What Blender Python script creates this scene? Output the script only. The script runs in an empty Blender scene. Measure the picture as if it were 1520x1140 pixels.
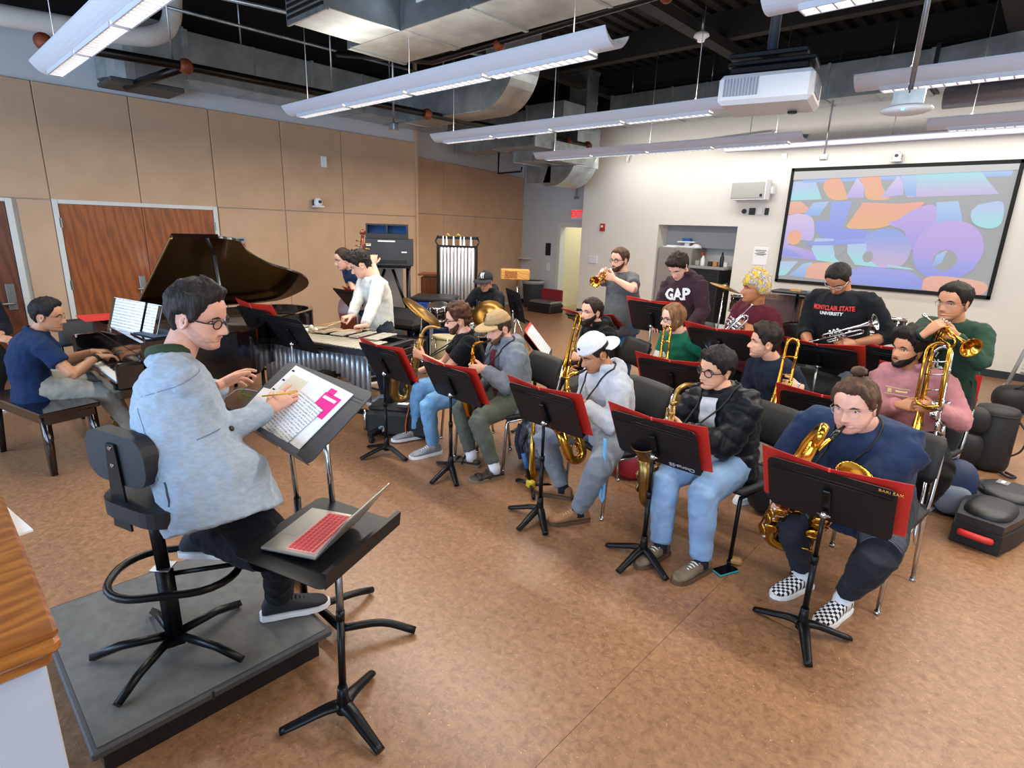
import bpy, bmesh, math, random
import numpy as np
from mathutils import Vector, Matrix, Euler, noise
from mathutils.bvhtree import BVHTree
R = math.radians
PI = math.pi
rnd = random.Random(7)
scene = bpy.context.scene
COL = scene.collection

# ------------------------------------------------------------------ camera
cam_d = bpy.data.cameras.new('camera'); cam_d.sensor_width = 36.0; cam_d.lens = 839.75 / 1520 * 36
cam_d.clip_start = 0.05; cam_d.clip_end = 60
cam = bpy.data.objects.new('camera', cam_d); COL.objects.link(cam)
def cam_basis(yaw, pitch, roll):
    cy, sy, cp, sp = math.cos(yaw), math.sin(yaw), math.cos(pitch), math.sin(pitch)
    f = Vector((sy * cp, cy * cp, -sp)); r = Vector((cy, -sy, 0)); u = r.cross(f)
    r2 = r * math.cos(roll) + u * math.sin(roll); u2 = -r * math.sin(roll) + u * math.cos(roll)
    return r2, u2, f
_r, _u, _f = cam_basis(-0.744345918, 0.269733182, 0.0349764454)
cam.matrix_world = Matrix(((_r.x, _u.x, -_f.x, 0), (_r.y, _u.y, -_f.y, 0), (_r.z, _u.z, -_f.z, 1.9), (0, 0, 0, 1)))
scene.camera = cam
# ------------------------------------------------------------------ view, world, lights
vs = scene.view_settings
vs.view_transform = 'Standard'; vs.look = 'None'; vs.exposure = 0.17; vs.gamma = 1.0; vs.use_curve_mapping = False
world = bpy.data.worlds.new('World'); scene.world = world; world.use_nodes = True
bg = world.node_tree.nodes['Background']; bg.inputs[0].default_value = (0.62, 0.78, 1.0, 1); bg.inputs[1].default_value = 1.2
def area(name, loc, rot, sx, sy, power, color, spread=180):
    d = bpy.data.lights.new(name, 'AREA'); d.shape = 'RECTANGLE'; d.size = sx; d.size_y = sy
    d.energy = power; d.color = color; d.spread = R(spread)
    o = bpy.data.objects.new(name, d); COL.objects.link(o); o.location = loc; o.rotation_euler = rot
    return o
FIX = [(-6.65, -2.32, 1.20), (-6.65, -2.32, 3.39), (-6.75, -2.5, 5.58), (-6.75, -2.5, 7.79),
       (-1.38, 3.2, 1.20), (-1.38, 3.2, 3.39), (-1.42, 3.2, 5.45), (-1.25, 3.2, 7.65)]
for x0, x1, y in FIX:
    area('fixture_lamp', ((x0 + x1) / 2, y, 2.995), (0, 0, 0), x1 - x0 - 0.3, 0.14, 58 if y < 2 else 96, (1.0, 0.92, 0.80), 178)
    area('fixture_uplight', ((x0 + x1) / 2, y, 3.13), (PI, 0, 0), x1 - x0 - 0.3, 0.16, 16, (1.0, 0.92, 0.80))
for wx in (-6.6, -4.0, -1.4, 1.2):
    area('window_daylight', (wx, -2.58, 1.75), (R(90), 0, 0), 1.9, 2.0, 95, (0.50, 0.72, 1.0))
area('added_wall_fill', (-3.0, 10.0, 3.28), (R(50), 0, 0), 9.0, 0.12, 70, (1.0, 0.94, 0.85))  # added lamp to brighten the back wall, belongs to no real fixture

# ------------------------------------------------------------------ materials
def hexc(h):
    h = h.lstrip('#'); v = [int(h[i:i + 2], 16) / 255 for i in (0, 2, 4)]
    return tuple(c / 12.92 if c <= 0.04045 else ((c + 0.055) / 1.055) ** 2.4 for c in v) + (1,)
MATS = {}
def mat(name, col, rough=0.6, metal=0.0, var=0.0, vscale=8.0, bump=0.0, bscale=60.0, col2=None, stretch=None, emit=0.0, coat=0.0, spec=None, sheen=0.0, trans=0.0, detail=4):
    if name in MATS: return MATS[name]
    m = bpy.data.materials.new(name); m.use_nodes = True; nt = m.node_tree; N = nt.nodes; L = nt.links
    b = N['Principled BSDF']
    c = hexc(col) if isinstance(col, str) else tuple(col) + ((1,) if len(col) == 3 else ())
    b.inputs['Base Color'].default_value = c; b.inputs['Roughness'].default_value = rough; b.inputs['Metallic'].default_value = metal
    if coat: b.inputs['Coat Weight'].default_value = coat; b.inputs['Coat Roughness'].default_value = 0.08
    if spec is not None: b.inputs['Specular IOR Level'].default_value = spec
    if sheen: b.inputs['Sheen Weight'].default_value = sheen
    if trans: b.inputs['Transmission Weight'].default_value = trans
    if emit: b.inputs['Emission Color'].default_value = c; b.inputs['Emission Strength'].default_value = emit
    vec = None
    if var or bump:
        tc = N.new('ShaderNodeTexCoord'); mp = N.new('ShaderNodeMapping'); L.new(tc.outputs['Object'], mp.inputs[0]); vec = mp.outputs[0]
        if stretch: mp.inputs['Scale'].default_value = stretch
    if var:
        nz = N.new('ShaderNodeTexNoise'); nz.inputs['Scale'].default_value = vscale; nz.inputs['Detail'].default_value = detail; L.new(vec, nz.inputs['Vector'])
        cr = N.new('ShaderNodeValToRGB'); L.new(nz.outputs['Fac'], cr.inputs[0])
        c2 = hexc(col2) if col2 else tuple(min(1, x * (1 + var)) for x in c[:3]) + (1,)
        c1 = c if col2 else tuple(x * (1 - var) for x in c[:3]) + (1,)
        cr.color_ramp.elements[0].position = 0.33; cr.color_ramp.elements[1].position = 0.67
        cr.color_ramp.elements[0].color = c1; cr.color_ramp.elements[1].color = c2
        L.new(cr.outputs[0], b.inputs['Base Color'])
    if bump:
        n2 = N.new('ShaderNodeTexNoise'); n2.inputs['Scale'].default_value = bscale; n2.inputs['Detail'].default_value = 3; L.new(vec, n2.inputs['Vector'])
        bp = N.new('ShaderNodeBump'); bp.inputs['Strength'].default_value = bump; bp.inputs['Distance'].default_value = 0.01
        L.new(n2.outputs['Fac'], bp.inputs['Height']); L.new(bp.outputs[0], b.inputs['Normal'])
    MATS[name] = m
    return m

# ------------------------------------------------------------------ mesh builder
class MB:
    def __init__(s): s.v = []; s.f = []; s.mi = []; s.m = 0; s.sm = []
    def mt(s, i): s.m = i; return s
    def add(s, vs, fs, M=None, smooth=False):
        b = len(s.v)
        if M is not None: vs = [M @ Vector(p) for p in vs]
        s.v += [tuple(p) for p in vs]; s.f += [tuple(i + b for i in f) for f in fs]
        s.mi += [s.m] * len(fs); s.sm += [smooth] * len(fs)
        return s
    def box(s, c, d, M=None, bev=0.0):
        x, y, z = d[0] / 2, d[1] / 2, d[2] / 2
        bev = min(bev, x * .9, y * .9, z * .9)
        if bev <= 0:
            vs = [(c[0] + i * x, c[1] + j * y, c[2] + k * z) for k in (-1, 1) for j in (-1, 1) for i in (-1, 1)]
            fs = [(0, 2, 3, 1), (4, 5, 7, 6), (0, 1, 5, 4), (2, 6, 7, 3), (0, 4, 6, 2), (1, 3, 7, 5)]
            return s.add(vs, fs, M)
        vs = []; ix = {}
        for k in (-1, 1):
            for j in (-1, 1):
                for i in (-1, 1):
                    for a in range(3):
                        p = [c[0] + i * (x - (bev if a != 0 else 0)), c[1] + j * (y - (bev if a != 1 else 0)), c[2] + k * (z - (bev if a != 2 else 0))]
                        ix[(i, j, k, a)] = len(vs); vs.append(tuple(p))
        fs = []
        g = lambda i, j, k, a: ix[(i, j, k, a)]
        for q in (-1, 1):
            fs.append([g(q, -1, -1, 0), g(q, 1, -1, 0), g(q, 1, 1, 0), g(q, -1, 1, 0)][::q])
            fs.append([g(-1, q, -1, 1), g(-1, q, 1, 1), g(1, q, 1, 1), g(1, q, -1, 1)][::q])
            fs.append([g(-1, -1, q, 2), g(1, -1, q, 2), g(1, 1, q, 2), g(-1, 1, q, 2)][::q])
        for p in (-1, 1):
            for q in (-1, 1):
                fs.append([g(-1, p, q, 1), g(-1, p, q, 2), g(1, p, q, 2), g(1, p, q, 1)][::p * q])
                fs.append([g(p, -1, q, 2), g(p, -1, q, 0), g(p, 1, q, 0), g(p, 1, q, 2)][::p * q])
                fs.append([g(p, q, -1, 0), g(p, q, -1, 1), g(p, q, 1, 1), g(p, q, 1, 0)][::p * q])
        for i in (-1, 1):
            for j in (-1, 1):
                for k in (-1, 1):
                    fs.append([g(i, j, k, 0), g(i, j, k, 1), g(i, j, k, 2)][::i * j * k])
        return s.add(vs, fs, M)
    def b2(s, p0, p1, M=None, bev=0.0):
        return s.box([(p0[i] + p1[i]) / 2 for i in range(3)], [abs(p1[i] - p0[i]) for i in range(3)], M, bev)
    def tube(s, pts, r, n=10, M=None, caps=True, flat=1.0, up=None, ring_cap=False):
        pts = [Vector(p) for p in pts]; k = len(pts)
        rs = list(r) if isinstance(r, (list, tuple)) else [r] * k
        T = []
        for i in range(k):
            t = pts[min(i + 1, k - 1)] - pts[max(i - 1, 0)]
            T.append(t.normalized() if t.length > 1e-9 else Vector((0, 0, 1)))
        u = Vector(up) if up else (Vector((0, 0, 1)) if abs(T[0].z) < .9 else Vector((1, 0, 0)))
        vs = []
        for i in range(k):
            u = u - T[i] * u.dot(T[i])
            if u.length < 1e-6: u = T[i].orthogonal()
            u.normalize(); w = T[i].cross(u)
            for a in range(n):
                an = 2 * PI * a / n
                vs.append(pts[i] + (u * math.cos(an) * flat + w * math.sin(an)) * rs[i])
        fs = [(i * n + a, i * n + (a + 1) % n, (i + 1) * n + (a + 1) % n, (i + 1) * n + a) for i in range(k - 1) for a in range(n)]
        s.add(vs, fs, M, True)
        if caps:
            b = len(s.v) - len(vs)
            s.f += [tuple(b + a for a in range(n))[::-1], tuple(b + (k - 1) * n + a for a in range(n))]
            s.mi += [s.m] * 2; s.sm += [False] * 2
        return s
    def rod(s, a, b, r, n=10, M=None, flat=1.0, up=None): return s.tube([a, b], r, n, M, True, flat, up)
    def lathe(s, prof, n=20, M=None, caps=True):
        vs = []; k = len(prof)
        for (r, z) in prof:
            for a in range(n):
                an = 2 * PI * a / n; vs.append((r * math.cos(an), r * math.sin(an), z))
        fs = [(i * n + a, i * n + (a + 1) % n, (i + 1) * n + (a + 1) % n, (i + 1) * n + a) for i in range(k - 1) for a in range(n)]
        s.add(vs, fs, M, True)
        if caps:
            b = len(s.v) - len(vs)
            s.f += [tuple(b + a for a in range(n))[::-1], tuple(b + (k - 1) * n + a for a in range(n))]
            s.mi += [s.m] * 2; s.sm += [False] * 2
        return s
    def prism(s, poly, h, M=None, z0=0.0):
        n = len(poly)
        vs = [(x, y, z0) for x, y in poly] + [(x, y, z0 + h) for x, y in poly]
        fs = [tuple(range(n))[::-1], tuple(range(n, 2 * n))] + [(i, (i + 1) % n, n + (i + 1) % n, n + i) for i in range(n)]
        return s.add(vs, fs, M)
    def ell(s, c, d, nu=16, nv=10, M=None):
        vs = [(c[0], c[1], c[2] - d[2])]
        for j in range(1, nv):
            ph = -PI / 2 + PI * j / nv
            for i in range(nu):
                a = 2 * PI * i / nu
                vs.append((c[0] + d[0] * math.cos(ph) * math.cos(a), c[1] + d[1] * math.cos(ph) * math.sin(a), c[2] + d[2] * math.sin(ph)))
        vs.append((c[0], c[1], c[2] + d[2])); e = len(vs) - 1
        fs = [(0, 1 + (i + 1) % nu, 1 + i) for i in range(nu)]
        for j in range(nv - 2):
            for i in range(nu):
                fs.append((1 + j * nu + i, 1 + j * nu + (i + 1) % nu, 1 + (j + 1) * nu + (i + 1) % nu, 1 + (j + 1) * nu + i))
        b = 1 + (nv - 2) * nu
        fs += [(b + i, b + (i + 1) % nu, e) for i in range(nu)]
        return s.add(vs, fs, M, True)
    def quad(s, a, b, c, d): return s.add([a, b, c, d], [(0, 1, 2, 3)])
    def mesh(s, name, ms):
        me = bpy.data.meshes.new(name); me.from_pydata(s.v, [], s.f)
        for m in (ms if isinstance(ms, (list, tuple)) else [ms]): me.materials.append(m)
        me.polygons.foreach_set('material_index', s.mi); me.polygons.foreach_set('use_smooth', s.sm); me.update()
        return me
    def build(s, name, ms, parent=None, M=None, **kw):
        o = bpy.data.objects.new(name, s.mesh(name, ms)); COL.objects.link(o)
        if M is not None: o.matrix_local = M
        if parent: o.parent = parent
        for k, v in kw.items(): o[k] = v
        return o
def thing(name, label, cat, loc=(0, 0, 0), rz=0.0, group=None, M=None):
    o = bpy.data.objects.new(name, None); COL.objects.link(o); o.empty_display_size = 0.1
    if M is not None: o.matrix_world = M
    else: o.location = loc; o.rotation_euler = (0, 0, rz)
    tag(o, label, cat, group)
    return o
def tag(o, label, cat, group=None):
    o['label'] = label; o['category'] = cat
    if group: o['group'] = group
    return o
def struct(o): o['kind'] = 'structure'; return o
def dup(o, label=None, loc=None, rz=None, M=None, parent=None):
    c = o.copy(); COL.objects.link(c)
    if parent is not None: c.parent = parent
    if label: c['label'] = label
    if loc is not None: c.location = loc
    if rz is not None: c.rotation_euler = (0, 0, rz)
    if M is not None: c.matrix_world = M
    for ch in list(KIDS.get(o.name, [])) or [q for q in o.children]:
        d = dup(ch, parent=c)
    return c
KIDS = {}
def T(x, y, z, rz=0.0, rx=0.0, ry=0.0): return Matrix.Translation((x, y, z)) @ Euler((rx, ry, rz)).to_matrix().to_4x4()
def frame(o, x, y, z):
    """matrix with columns x, y, z at o"""
    x, y, z, o = Vector(x), Vector(y), Vector(z), Vector(o)
    return Matrix(((x.x, y.x, z.x, o.x), (x.y, y.y, z.y, o.y), (x.z, y.z, z.z, o.z), (0, 0, 0, 1)))
def zdir(o, z, xh=(1, 0, 0)):
    """frame at o with z along given direction, x near xh"""
    z = Vector(z).normalized(); x = Vector(xh); x = x - z * x.dot(z)
    if x.length < 1e-5: x = z.orthogonal()
    x.normalize(); return frame(o, x, z.cross(x), z)
def rrect(w, h, r, n=5, cx=0, cy=0):
    p = []
    for (sx, sy, a0) in ((1, 1, 0), (-1, 1, 90), (-1, -1, 180), (1, -1, 270)):
        for i in range(n + 1):
            a = R(a0 + 90 * i / n); p.append((cx + sx * (w / 2 - r) + r * math.cos(a), cy + sy * (h / 2 - r) + r * math.sin(a)))
    return p
def curve(pts, n=8):
    """catmull-rom through the points"""
    P = [Vector(p) for p in pts]; P = [P[0] * 2 - P[1]] + P + [P[-1] * 2 - P[-2]]; out = []
    for i in range(1, len(P) - 2):
        for k in range(n):
            t = k / n; a, b, c, d = P[i - 1:i + 3]
            out.append(0.5 * (2 * b + (c - a) * t + (2 * a - 5 * b + 4 * c - d) * t * t + (3 * b - a - 3 * c + d) * t ** 3))
    out.append(P[-2]); return out
def text_mesh(name, s, size, m, parent=None, M=None, bold=0.0, ext=0.0008, align='CENTER', squash=1.0):
    cu = bpy.data.curves.new(name, 'FONT'); cu.body = s; cu.size = size; cu.align_x = align; cu.align_y = 'CENTER'
    cu.extrude = ext; cu.offset = bold; cu.resolution_u = 2
    o = bpy.data.objects.new(name, cu); me = bpy.data.meshes.new_from_object(o)
    bpy.data.objects.remove(o); me.name = name; me.materials.clear(); me.materials.append(m)
    o = bpy.data.objects.new(name, me); COL.objects.link(o)
    if M is not None: o.matrix_local = M
    if parent: o.parent = parent
    if squash != 1.0:
        for v in me.vertices: v.co.x *= squash
    return o
# ================================================================== materials
M_tan = mat('tan_fabric', '#c3a183', .9, var=.05, vscale=3, bump=.15, bscale=900)
M_white = mat('white_wall_paint', '#dcdad4', .75, var=.02, vscale=2)
M_blue_grey = mat('pale_wall_paint', '#c3c7cb', .75, var=.02, vscale=2)
M_dark = mat('black_deck_paint', '#0d0b09', .9, var=.3, vscale=12, bump=.3, bscale=40)
M_galv = mat('galvanised_steel', '#b3bbbe', .32, .85, var=.22, vscale=3.5, bump=.05, bscale=8)
M_galv2 = mat('galvanised_flange', '#a9b0b2', .35, .8, var=.2, vscale=9)
M_black = mat('black_powder_coat', '#15151a', .45, .2, var=.15, vscale=30)
M_bplas = mat('black_plastic', '#131316', .5, var=.1, vscale=40, bump=.05, bscale=300)
M_bmetal = mat('black_metal', '#101216', .35, .5, var=.1, vscale=20)
M_chrome = mat('chrome', '#c9ccd2', .18, 1.0, var=.05, vscale=5)
M_steel = mat('brushed_steel', '#9a9ea4', .35, .9, var=.08, vscale=30)
M_wplas = mat('white_plastic', '#dfe0e4', .45, var=.02, vscale=5)
M_paper = mat('white_paper', '#eceef2', .8, var=.02, vscale=20)
M_red = mat('red_folder', '#c3291f', .5, var=.1, vscale=7, bump=.04, bscale=90)
M_redsign = mat('red_paint', '#b5231c', .5, var=.05)
M_rubber = mat('black_rubber', '#1b1d1f', .8, var=.1, vscale=30)
M_base = mat('dark_baseboard', '#1d2731', .6, var=.1, vscale=5)
M_floor2 = mat('corridor_floor', '#b59a70', .4, var=.1, vscale=6)
M_yellow = mat('cream_corridor_paint', '#e2d9b4', .7, var=.02)
M_ink = mat('printed_ink', '#2a2a30', .8)
M_copper = mat('rusty_pipe_fitting', '#7d3b1f', .6, .3, var=.2, vscale=30)

def wood(name, c1, c2, sc=(3.0, 3.0, .35), rough=.4, rings=9.0, coat=.2):
    m = mat(name, c1, rough, coat=coat); nt = m.node_tree; N = nt.nodes; L = nt.links; b = N['Principled BSDF']
    tc = N.new('ShaderNodeTexCoord'); mp = N.new('ShaderNodeMapping'); mp.inputs['Scale'].default_value = sc; L.new(tc.outputs['Object'], mp.inputs[0])
    w = N.new('ShaderNodeTexWave'); w.inputs['Scale'].default_value = rings * .35; w.inputs['Distortion'].default_value = 7; w.inputs['Detail'].default_value = 3; w.inputs['Detail Scale'].default_value = 1.5
    w.bands_direction = 'DIAGONAL'; L.new(mp.outputs[0], w.inputs['Vector'])
    n = N.new('ShaderNodeTexNoise'); n.inputs['Scale'].default_value = 14; n.inputs['Detail'].default_value = 5; L.new(mp.outputs[0], n.inputs['Vector'])
    mx = N.new('ShaderNodeMix'); mx.inputs['Factor'].default_value = .5; L.new(w.outputs['Fac'], mx.inputs['A']); L.new(n.outputs['Fac'], mx.inputs['B'])
    cr = N.new('ShaderNodeValToRGB'); cr.color_ramp.elements[0].position = .2; cr.color_ramp.elements[1].position = .8
    cr.color_ramp.elements[0].color = hexc(c1); cr.color_ramp.elements[1].color = hexc(c2)
    L.new(mx.outputs['Result'], cr.inputs[0]); L.new(cr.outputs[0], b.inputs['Base Color'])
    return m
M_door = wood('cherry_door_veneer', '#7a3d18', '#9c5424', (1.5, 4.0, .6), .45, 5)
M_door2 = wood('walnut_door_veneer', '#54291a', '#6d3a24', (1.5, 4.0, .6), .5, 5)
M_oak = wood('honey_oak', '#80481a', '#a8692a', (6, 1.2, 6), .35, 6)
M_pine = wood('pale_temple_wood', '#b07a35', '#cf9a4f', (2, 8, 8), .5, 6)

def floor_mat():
    m = mat('cork_linoleum', '#a9744c', .34); nt = m.node_tree; N = nt.nodes; L = nt.links; b = N['Principled BSDF']
    tc = N.new('ShaderNodeTexCoord')
    n1 = N.new('ShaderNodeTexNoise'); n1.inputs['Scale'].default_value = 26; n1.inputs['Detail'].default_value = 6; n1.inputs['Roughness'].default_value = .7; n1.inputs['Distortion'].default_value = .6
    n2 = N.new('ShaderNodeTexNoise'); n2.inputs['Scale'].default_value = 1.1; n2.inputs['Detail'].default_value = 3
    v = N.new('ShaderNodeTexNoise'); v.inputs['Scale'].default_value = 95; v.inputs['Detail'].default_value = 2; v.inputs['Distortion'].default_value = 1.5
    for n in (n1, n2, v): L.new(tc.outputs['Object'], n.inputs['Vector'])
    cr = N.new('ShaderNodeValToRGB'); e = cr.color_ramp.elements
    e[0].position = .28; e[0].color = hexc('#6f4d37'); e[1].position = .72; e[1].color = hexc('#a27a5a')
    L.new(n1.outputs['Fac'], cr.inputs[0])
    c2 = N.new('ShaderNodeValToRGB'); e = c2.color_ramp.elements
    e[0].position = .30; e[0].color = (.80, .80, .82, 1); e[1].position = .74; e[1].color = (1.12, 1.10, 1.06, 1)
    L.new(n2.outputs['Fac'], c2.inputs[0])
    mx = N.new('ShaderNodeMix'); mx.data_type = 'RGBA'; mx.blend_type = 'MULTIPLY'; mx.inputs['Factor'].default_value = .55
    L.new(cr.outputs[0], mx.inputs['A']); L.new(c2.outputs[0], mx.inputs['B'])
    c3 = N.new('ShaderNodeValToRGB'); e = c3.color_ramp.elements
    e[0].position = .66; e[0].color = (0, 0, 0, 1); e[1].position = .76; e[1].color = (1, 1, 1, 1)
    L.new(v.outputs['Fac'], c3.inputs[0])
    m2 = N.new('ShaderNodeMix'); m2.data_type = 'RGBA'; L.new(c3.outputs[0], m2.inputs['Factor']); L.new(mx.outputs['Result'], m2.inputs['A']); m2.inputs['B'].default_value = hexc('#c9a07a')
    L.new(m2.outputs['Result'], b.inputs['Base Color'])
    bp = N.new('ShaderNodeBump'); bp.inputs['Strength'].default_value = .08; L.new(n1.outputs['Fac'], bp.inputs['Height']); L.new(bp.outputs[0], b.inputs['Normal'])
    return m
M_floor = floor_mat()

# ================================================================== the room
fl = struct(MB().b2((-10.4, -2.8, -.2), (4.8, 11.2, -.004)).build('floor', M_base))
xs = [-10.4, -8.44, -6.58, -4.72, -2.86, -1.0, .86, 2.72, 4.8]
for i in range(len(xs) - 1):
    MB().b2((xs[i] + .001, -2.8, -.004), (xs[i + 1] - .001, 11.2, 0)).build('floor_sheet', M_floor, fl)
CZ = 5.0
cl = struct(MB().b2((-10.4, -2.8, CZ), (4.8, 13.2, CZ + .15)).build('ceiling', M_dark))
mb = MB()
for i in range(66): mb.b2((-10.4 + i * .23, -2.8, CZ - .06), (-10.4 + i * .23 + .11, 11.2, CZ))
o = mb.build('deck_rib', M_dark, cl); o['kind'] = 'stuff'
for y in (.6, 2.6, 4.6, 6.6, 8.6, 10.4): MB().b2((-10.4, y, CZ - .42), (4.8, y + .16, CZ - .06)).build('roof_beam', M_dark, cl)
for x in (-7.2, -4.2, -1.0, 2.2):
    MB().b2((x, -2.8, CZ - .55), (x + .18, 11.2, CZ - .42)).build('roof_girder', M_dark, cl)

# left wall: painted wall with fabric panels up to 3.27
XL = -8.55
wl = struct(MB().b2((XL - .35, -2.8, 0), (XL - .03, 6.56, 3.95)).build('wall_left', M_blue_grey))
struct(MB().b2((XL - .35, -2.8, 3.95), (XL - .03, 6.56, CZ)).build('wall_left_upper', M_dark))
seams = [-2.75, -1.35, -.4, .5, 1.35, 2.26, 3.17, 4.14, 5.12, 6.6]
for i in range(len(seams) - 1):
    a, b = seams[i] + .004, seams[i + 1] - .004
    MB().b2((XL - .03, a, 2.034), (XL, b, 3.27), bev=.006).build('panel', M_tan, wl)
def low_panel(a, b): MB().b2((XL - .03, a + .004, .1), (XL, b - .004, 2.026), bev=.006).build('panel', M_tan, wl)
for a, b in ((-2.75, -.1), (1.035, 1.352), (3.175, 4.14), (4.14, 5.12), (5.12, 6.6)): low_panel(a, b)
struct(MB().b2((XL - .02, -2.8, 0), (XL + .012, -.1, .1)).b2((XL - .02, 3.18, 0), (XL + .012, 6.6, .1)).build('baseboard_left', M_base))
# return and recessed wall
A = Vector((-8.88, 6.6, 0)); B = Vector((-10.1, 11.16, 0))
d = (B - A).normalized(); nrm = Vector((d.y, -d.x, 0)); Mw = frame(A, d, -nrm, (0, 0, 1)); Lw = (B - A).length
wr = struct(MB().b2((0, 0.03, 0), (Lw, .3, 3.95), Mw).build('wall_recess', M_blue_grey))
struct(MB().b2((0, 0.03, 3.95), (Lw, .3, CZ), Mw).build('wall_recess_upper', M_dark))
for a, b in ((0, 1.2), (1.2, 2.4), (2.4, 3.6), (3.6, Lw)):
    MB().b2((a + .003, 0, 2.104), (b - .003, .03, 3.1), Mw, .005).build('panel', M_tan, wr)
    MB().b2((a + .003, 0, .1), (b - .003, .03, 2.096), Mw, .005).build('panel', M_tan, wr)
struct(MB().b2((-8.9, 6.56, 0), (-8.52, 6.6, CZ)).build('wall_return', M_tan))
# exit wall with the open doorway
YE = 11.16
we = struct(MB().b2((-10.5, YE, 0), (-8.86, YE + .15, 4.1)).b2((-8.86, YE, 2.0), (-7.86, YE + .15, 4.1)).b2((-7.86, YE, 0), (-7.7, YE + .15, 4.1)).build('wall_exit', M_blue_grey))
dm = mat('door_frame_paint', '#cfcfca', .5)
struct(MB().b2((-8.94, YE - .02, 0), (-8.84, YE + .17, 2.05)).b2((-8.84, YE - .02, 1.95), (-7.8, YE + .17, 2.05)).build('trim_1', dm))
struct(MB().b2((-10.1, YE - .012, 0), (-8.95, YE + .02, .1)).build('baseboard_exit', M_base))
# corridor seen through it
struct(MB().b2((-9.6, 12.9, 0), (-6.5, 13.05, 3)).build('wall_corridor', M_yellow))
struct(MB().b2((-9.0, YE + .15, 0), (-8.9, 12.9, 3)).build('wall_corridor_side', M_yellow))
struct(MB().b2((-9.6, YE, -.1), (-6.5, 13.0, 0)).build('floor_corridor', M_floor2))
struct(MB().b2((-9.6, 12.87, 0), (-6.5, 12.9, .12)).build('baseboard_corridor', M_base))
struct(MB().b2((-9.6, YE + .15, 2.9), (-6.5, 13.0, 3)).build('ceiling_corridor', M_white))
area('corridor_lamp', (-8.0, 12.0, 2.85), (0, 0, 0), 1.2, .4, 22, (1, .9, .7))
# back wall with the alcove
YB = 10.85
AX0, AX1, AZ = -6.06, -4.42, 2.06
wb = struct(MB().b2((-8.0, YB, 0), (AX0, YB + .3, 4.15)).b2((AX1, YB, 0), (4.8, YB + .3, 4.15)).b2((AX0, YB, AZ), (AX1, YB + .3, 4.15)).build('wall_back', M_white))
struct(MB().b2((-8.0, YB, 4.15), (4.8, YB + .3, CZ)).b2((-10.5, YE, 4.1), (-7.7, YE + .15, CZ)).build('wall_back_upper', M_dark))
struct(MB().b2((AX0 - .1, YB + .3, 0), (AX0, 11.7, AZ)).b2((AX1, YB + .3, 0), (AX1 + .1, 11.7, AZ)).b2((AX0, 11.6, 0), (AX1, 11.7, AZ)).b2((AX0, YB + .3, AZ), (AX1, 11.7, AZ + .1)).build('wall_alcove', M_white))
struct(MB().b2((AX0, YB, -.1), (AX1, 11.7, 0)).build('floor_alcove', M_floor))
struct(MB().b2((AX0 + .001, 11.25, 1.63), (AX1 - .001, 11.6, AZ - .001)).build('trim_2', mat('grey_bulkhead_paint', '#9a9da5', .8)))
struct(MB().b2((-8.0, YB - .012, 0), (AX0, YB + .02, .11)).b2((AX1, YB - .012, 0), (4.8, YB + .02, .11)).build('baseboard_back', M_base))
# right wall and window wall (behind the camera)
struct(MB().b2((4.6, -2.8, 0), (4.8, 11.2, CZ)).build('wall_right', M_white))
mb = MB().b2((-8.9, -2.8, 0), (4.8, -2.6, .72)).b2((-8.9, -2.8, 2.8), (4.8, -2.6, CZ))
wx = [-8.9, -7.6, -5.6, -5.0, -3.0, -2.4, -.4, .2, 2.2, 4.8]
for i in range(0, len(wx), 2): mb.b2((wx[i], -2.8, .72), (wx[i + 1], -2.6, 2.8))
struct(mb.build('wall_window_side', M_white))
for i in range(4):
    x0, x1 = wx[2 * i + 1], wx[2 * i + 2]
    mb = MB()
    for x in (x0, (x0 + x1) / 2, x1): mb.b2((x - .03, -2.78, .72), (x + .03, -2.7, 2.8))
    mb.b2((x0, -2.78, .72), (x1, -2.7, .79)).b2((x0, -2.78, 2.73), (x1, -2.7, 2.8))
    struct(mb.build('window_%d' % (i + 1), M_steel))

# doors in the left wall
def door_leaf(y0, y1, m, dn, hinge):
    o = struct(MB().b2((XL - .03, y0, .01), (XL + .005, y1, 1.99), bev=.004).build(dn, m))
    for z in (.3, 1.0, 1.72):
        MB().b2((XL - .01, hinge - .012, z), (XL + .02, hinge + .012, z + .11)).build('hinge', M_steel, o)
    return o
d1 = door_leaf(1.41, 2.252, M_door, 'door_1', 1.405); d2 = door_leaf(2.258, 3.10, M_door, 'door_2', 3.105)
for dd, y in ((d1, 2.15), (d2, 2.36)):
    MB().b2((XL + .005, y - .035, .86), (XL + .02, y + .035, 1.14), bev=.005).build('lock_plate', M_steel, dd)
    MB().rod((XL + .06, y - .07, .98), (XL + .06, y + .07, .98), .012).rod((XL, y, .98), (XL + .06, y, .98), .012).build('door_handle', M_steel, dd)
d3 = door_leaf(.0, .935, M_door2, 'door_3', .06)
MB().b2((XL + .005, .80, .80), (XL + .02, .88, 1.10), bev=.005).build('lock_plate', M_steel, d3)
MB().rod((XL + .07, .66, .88), (XL + .07, .86, .88), .013).rod((XL, .85, .88), (XL + .07, .85, .88), .013).build('door_handle', M_steel, d3)
struct(MB().b2((XL - .03, 1.352, 0), (XL + .02, 1.405, 2.04), bev=.004).b2((XL - .03, 3.105, 0), (XL + .02, 3.16, 2.04), bev=.004).b2((XL - .03, 1.405, 1.99), (XL + .02, 3.105, 2.04), bev=.004).build('trim_3', dm))
struct(MB().b2((XL - .03, .94, 0), (XL + .02, 1.0, 2.03), bev=.004).b2((XL - .03, -.06, 0), (XL + .02, 0, 2.03)).b2((XL - .03, 0, 1.99), (XL + .02, .94, 2.03), bev=.004).build('trim_4', dm))
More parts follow.
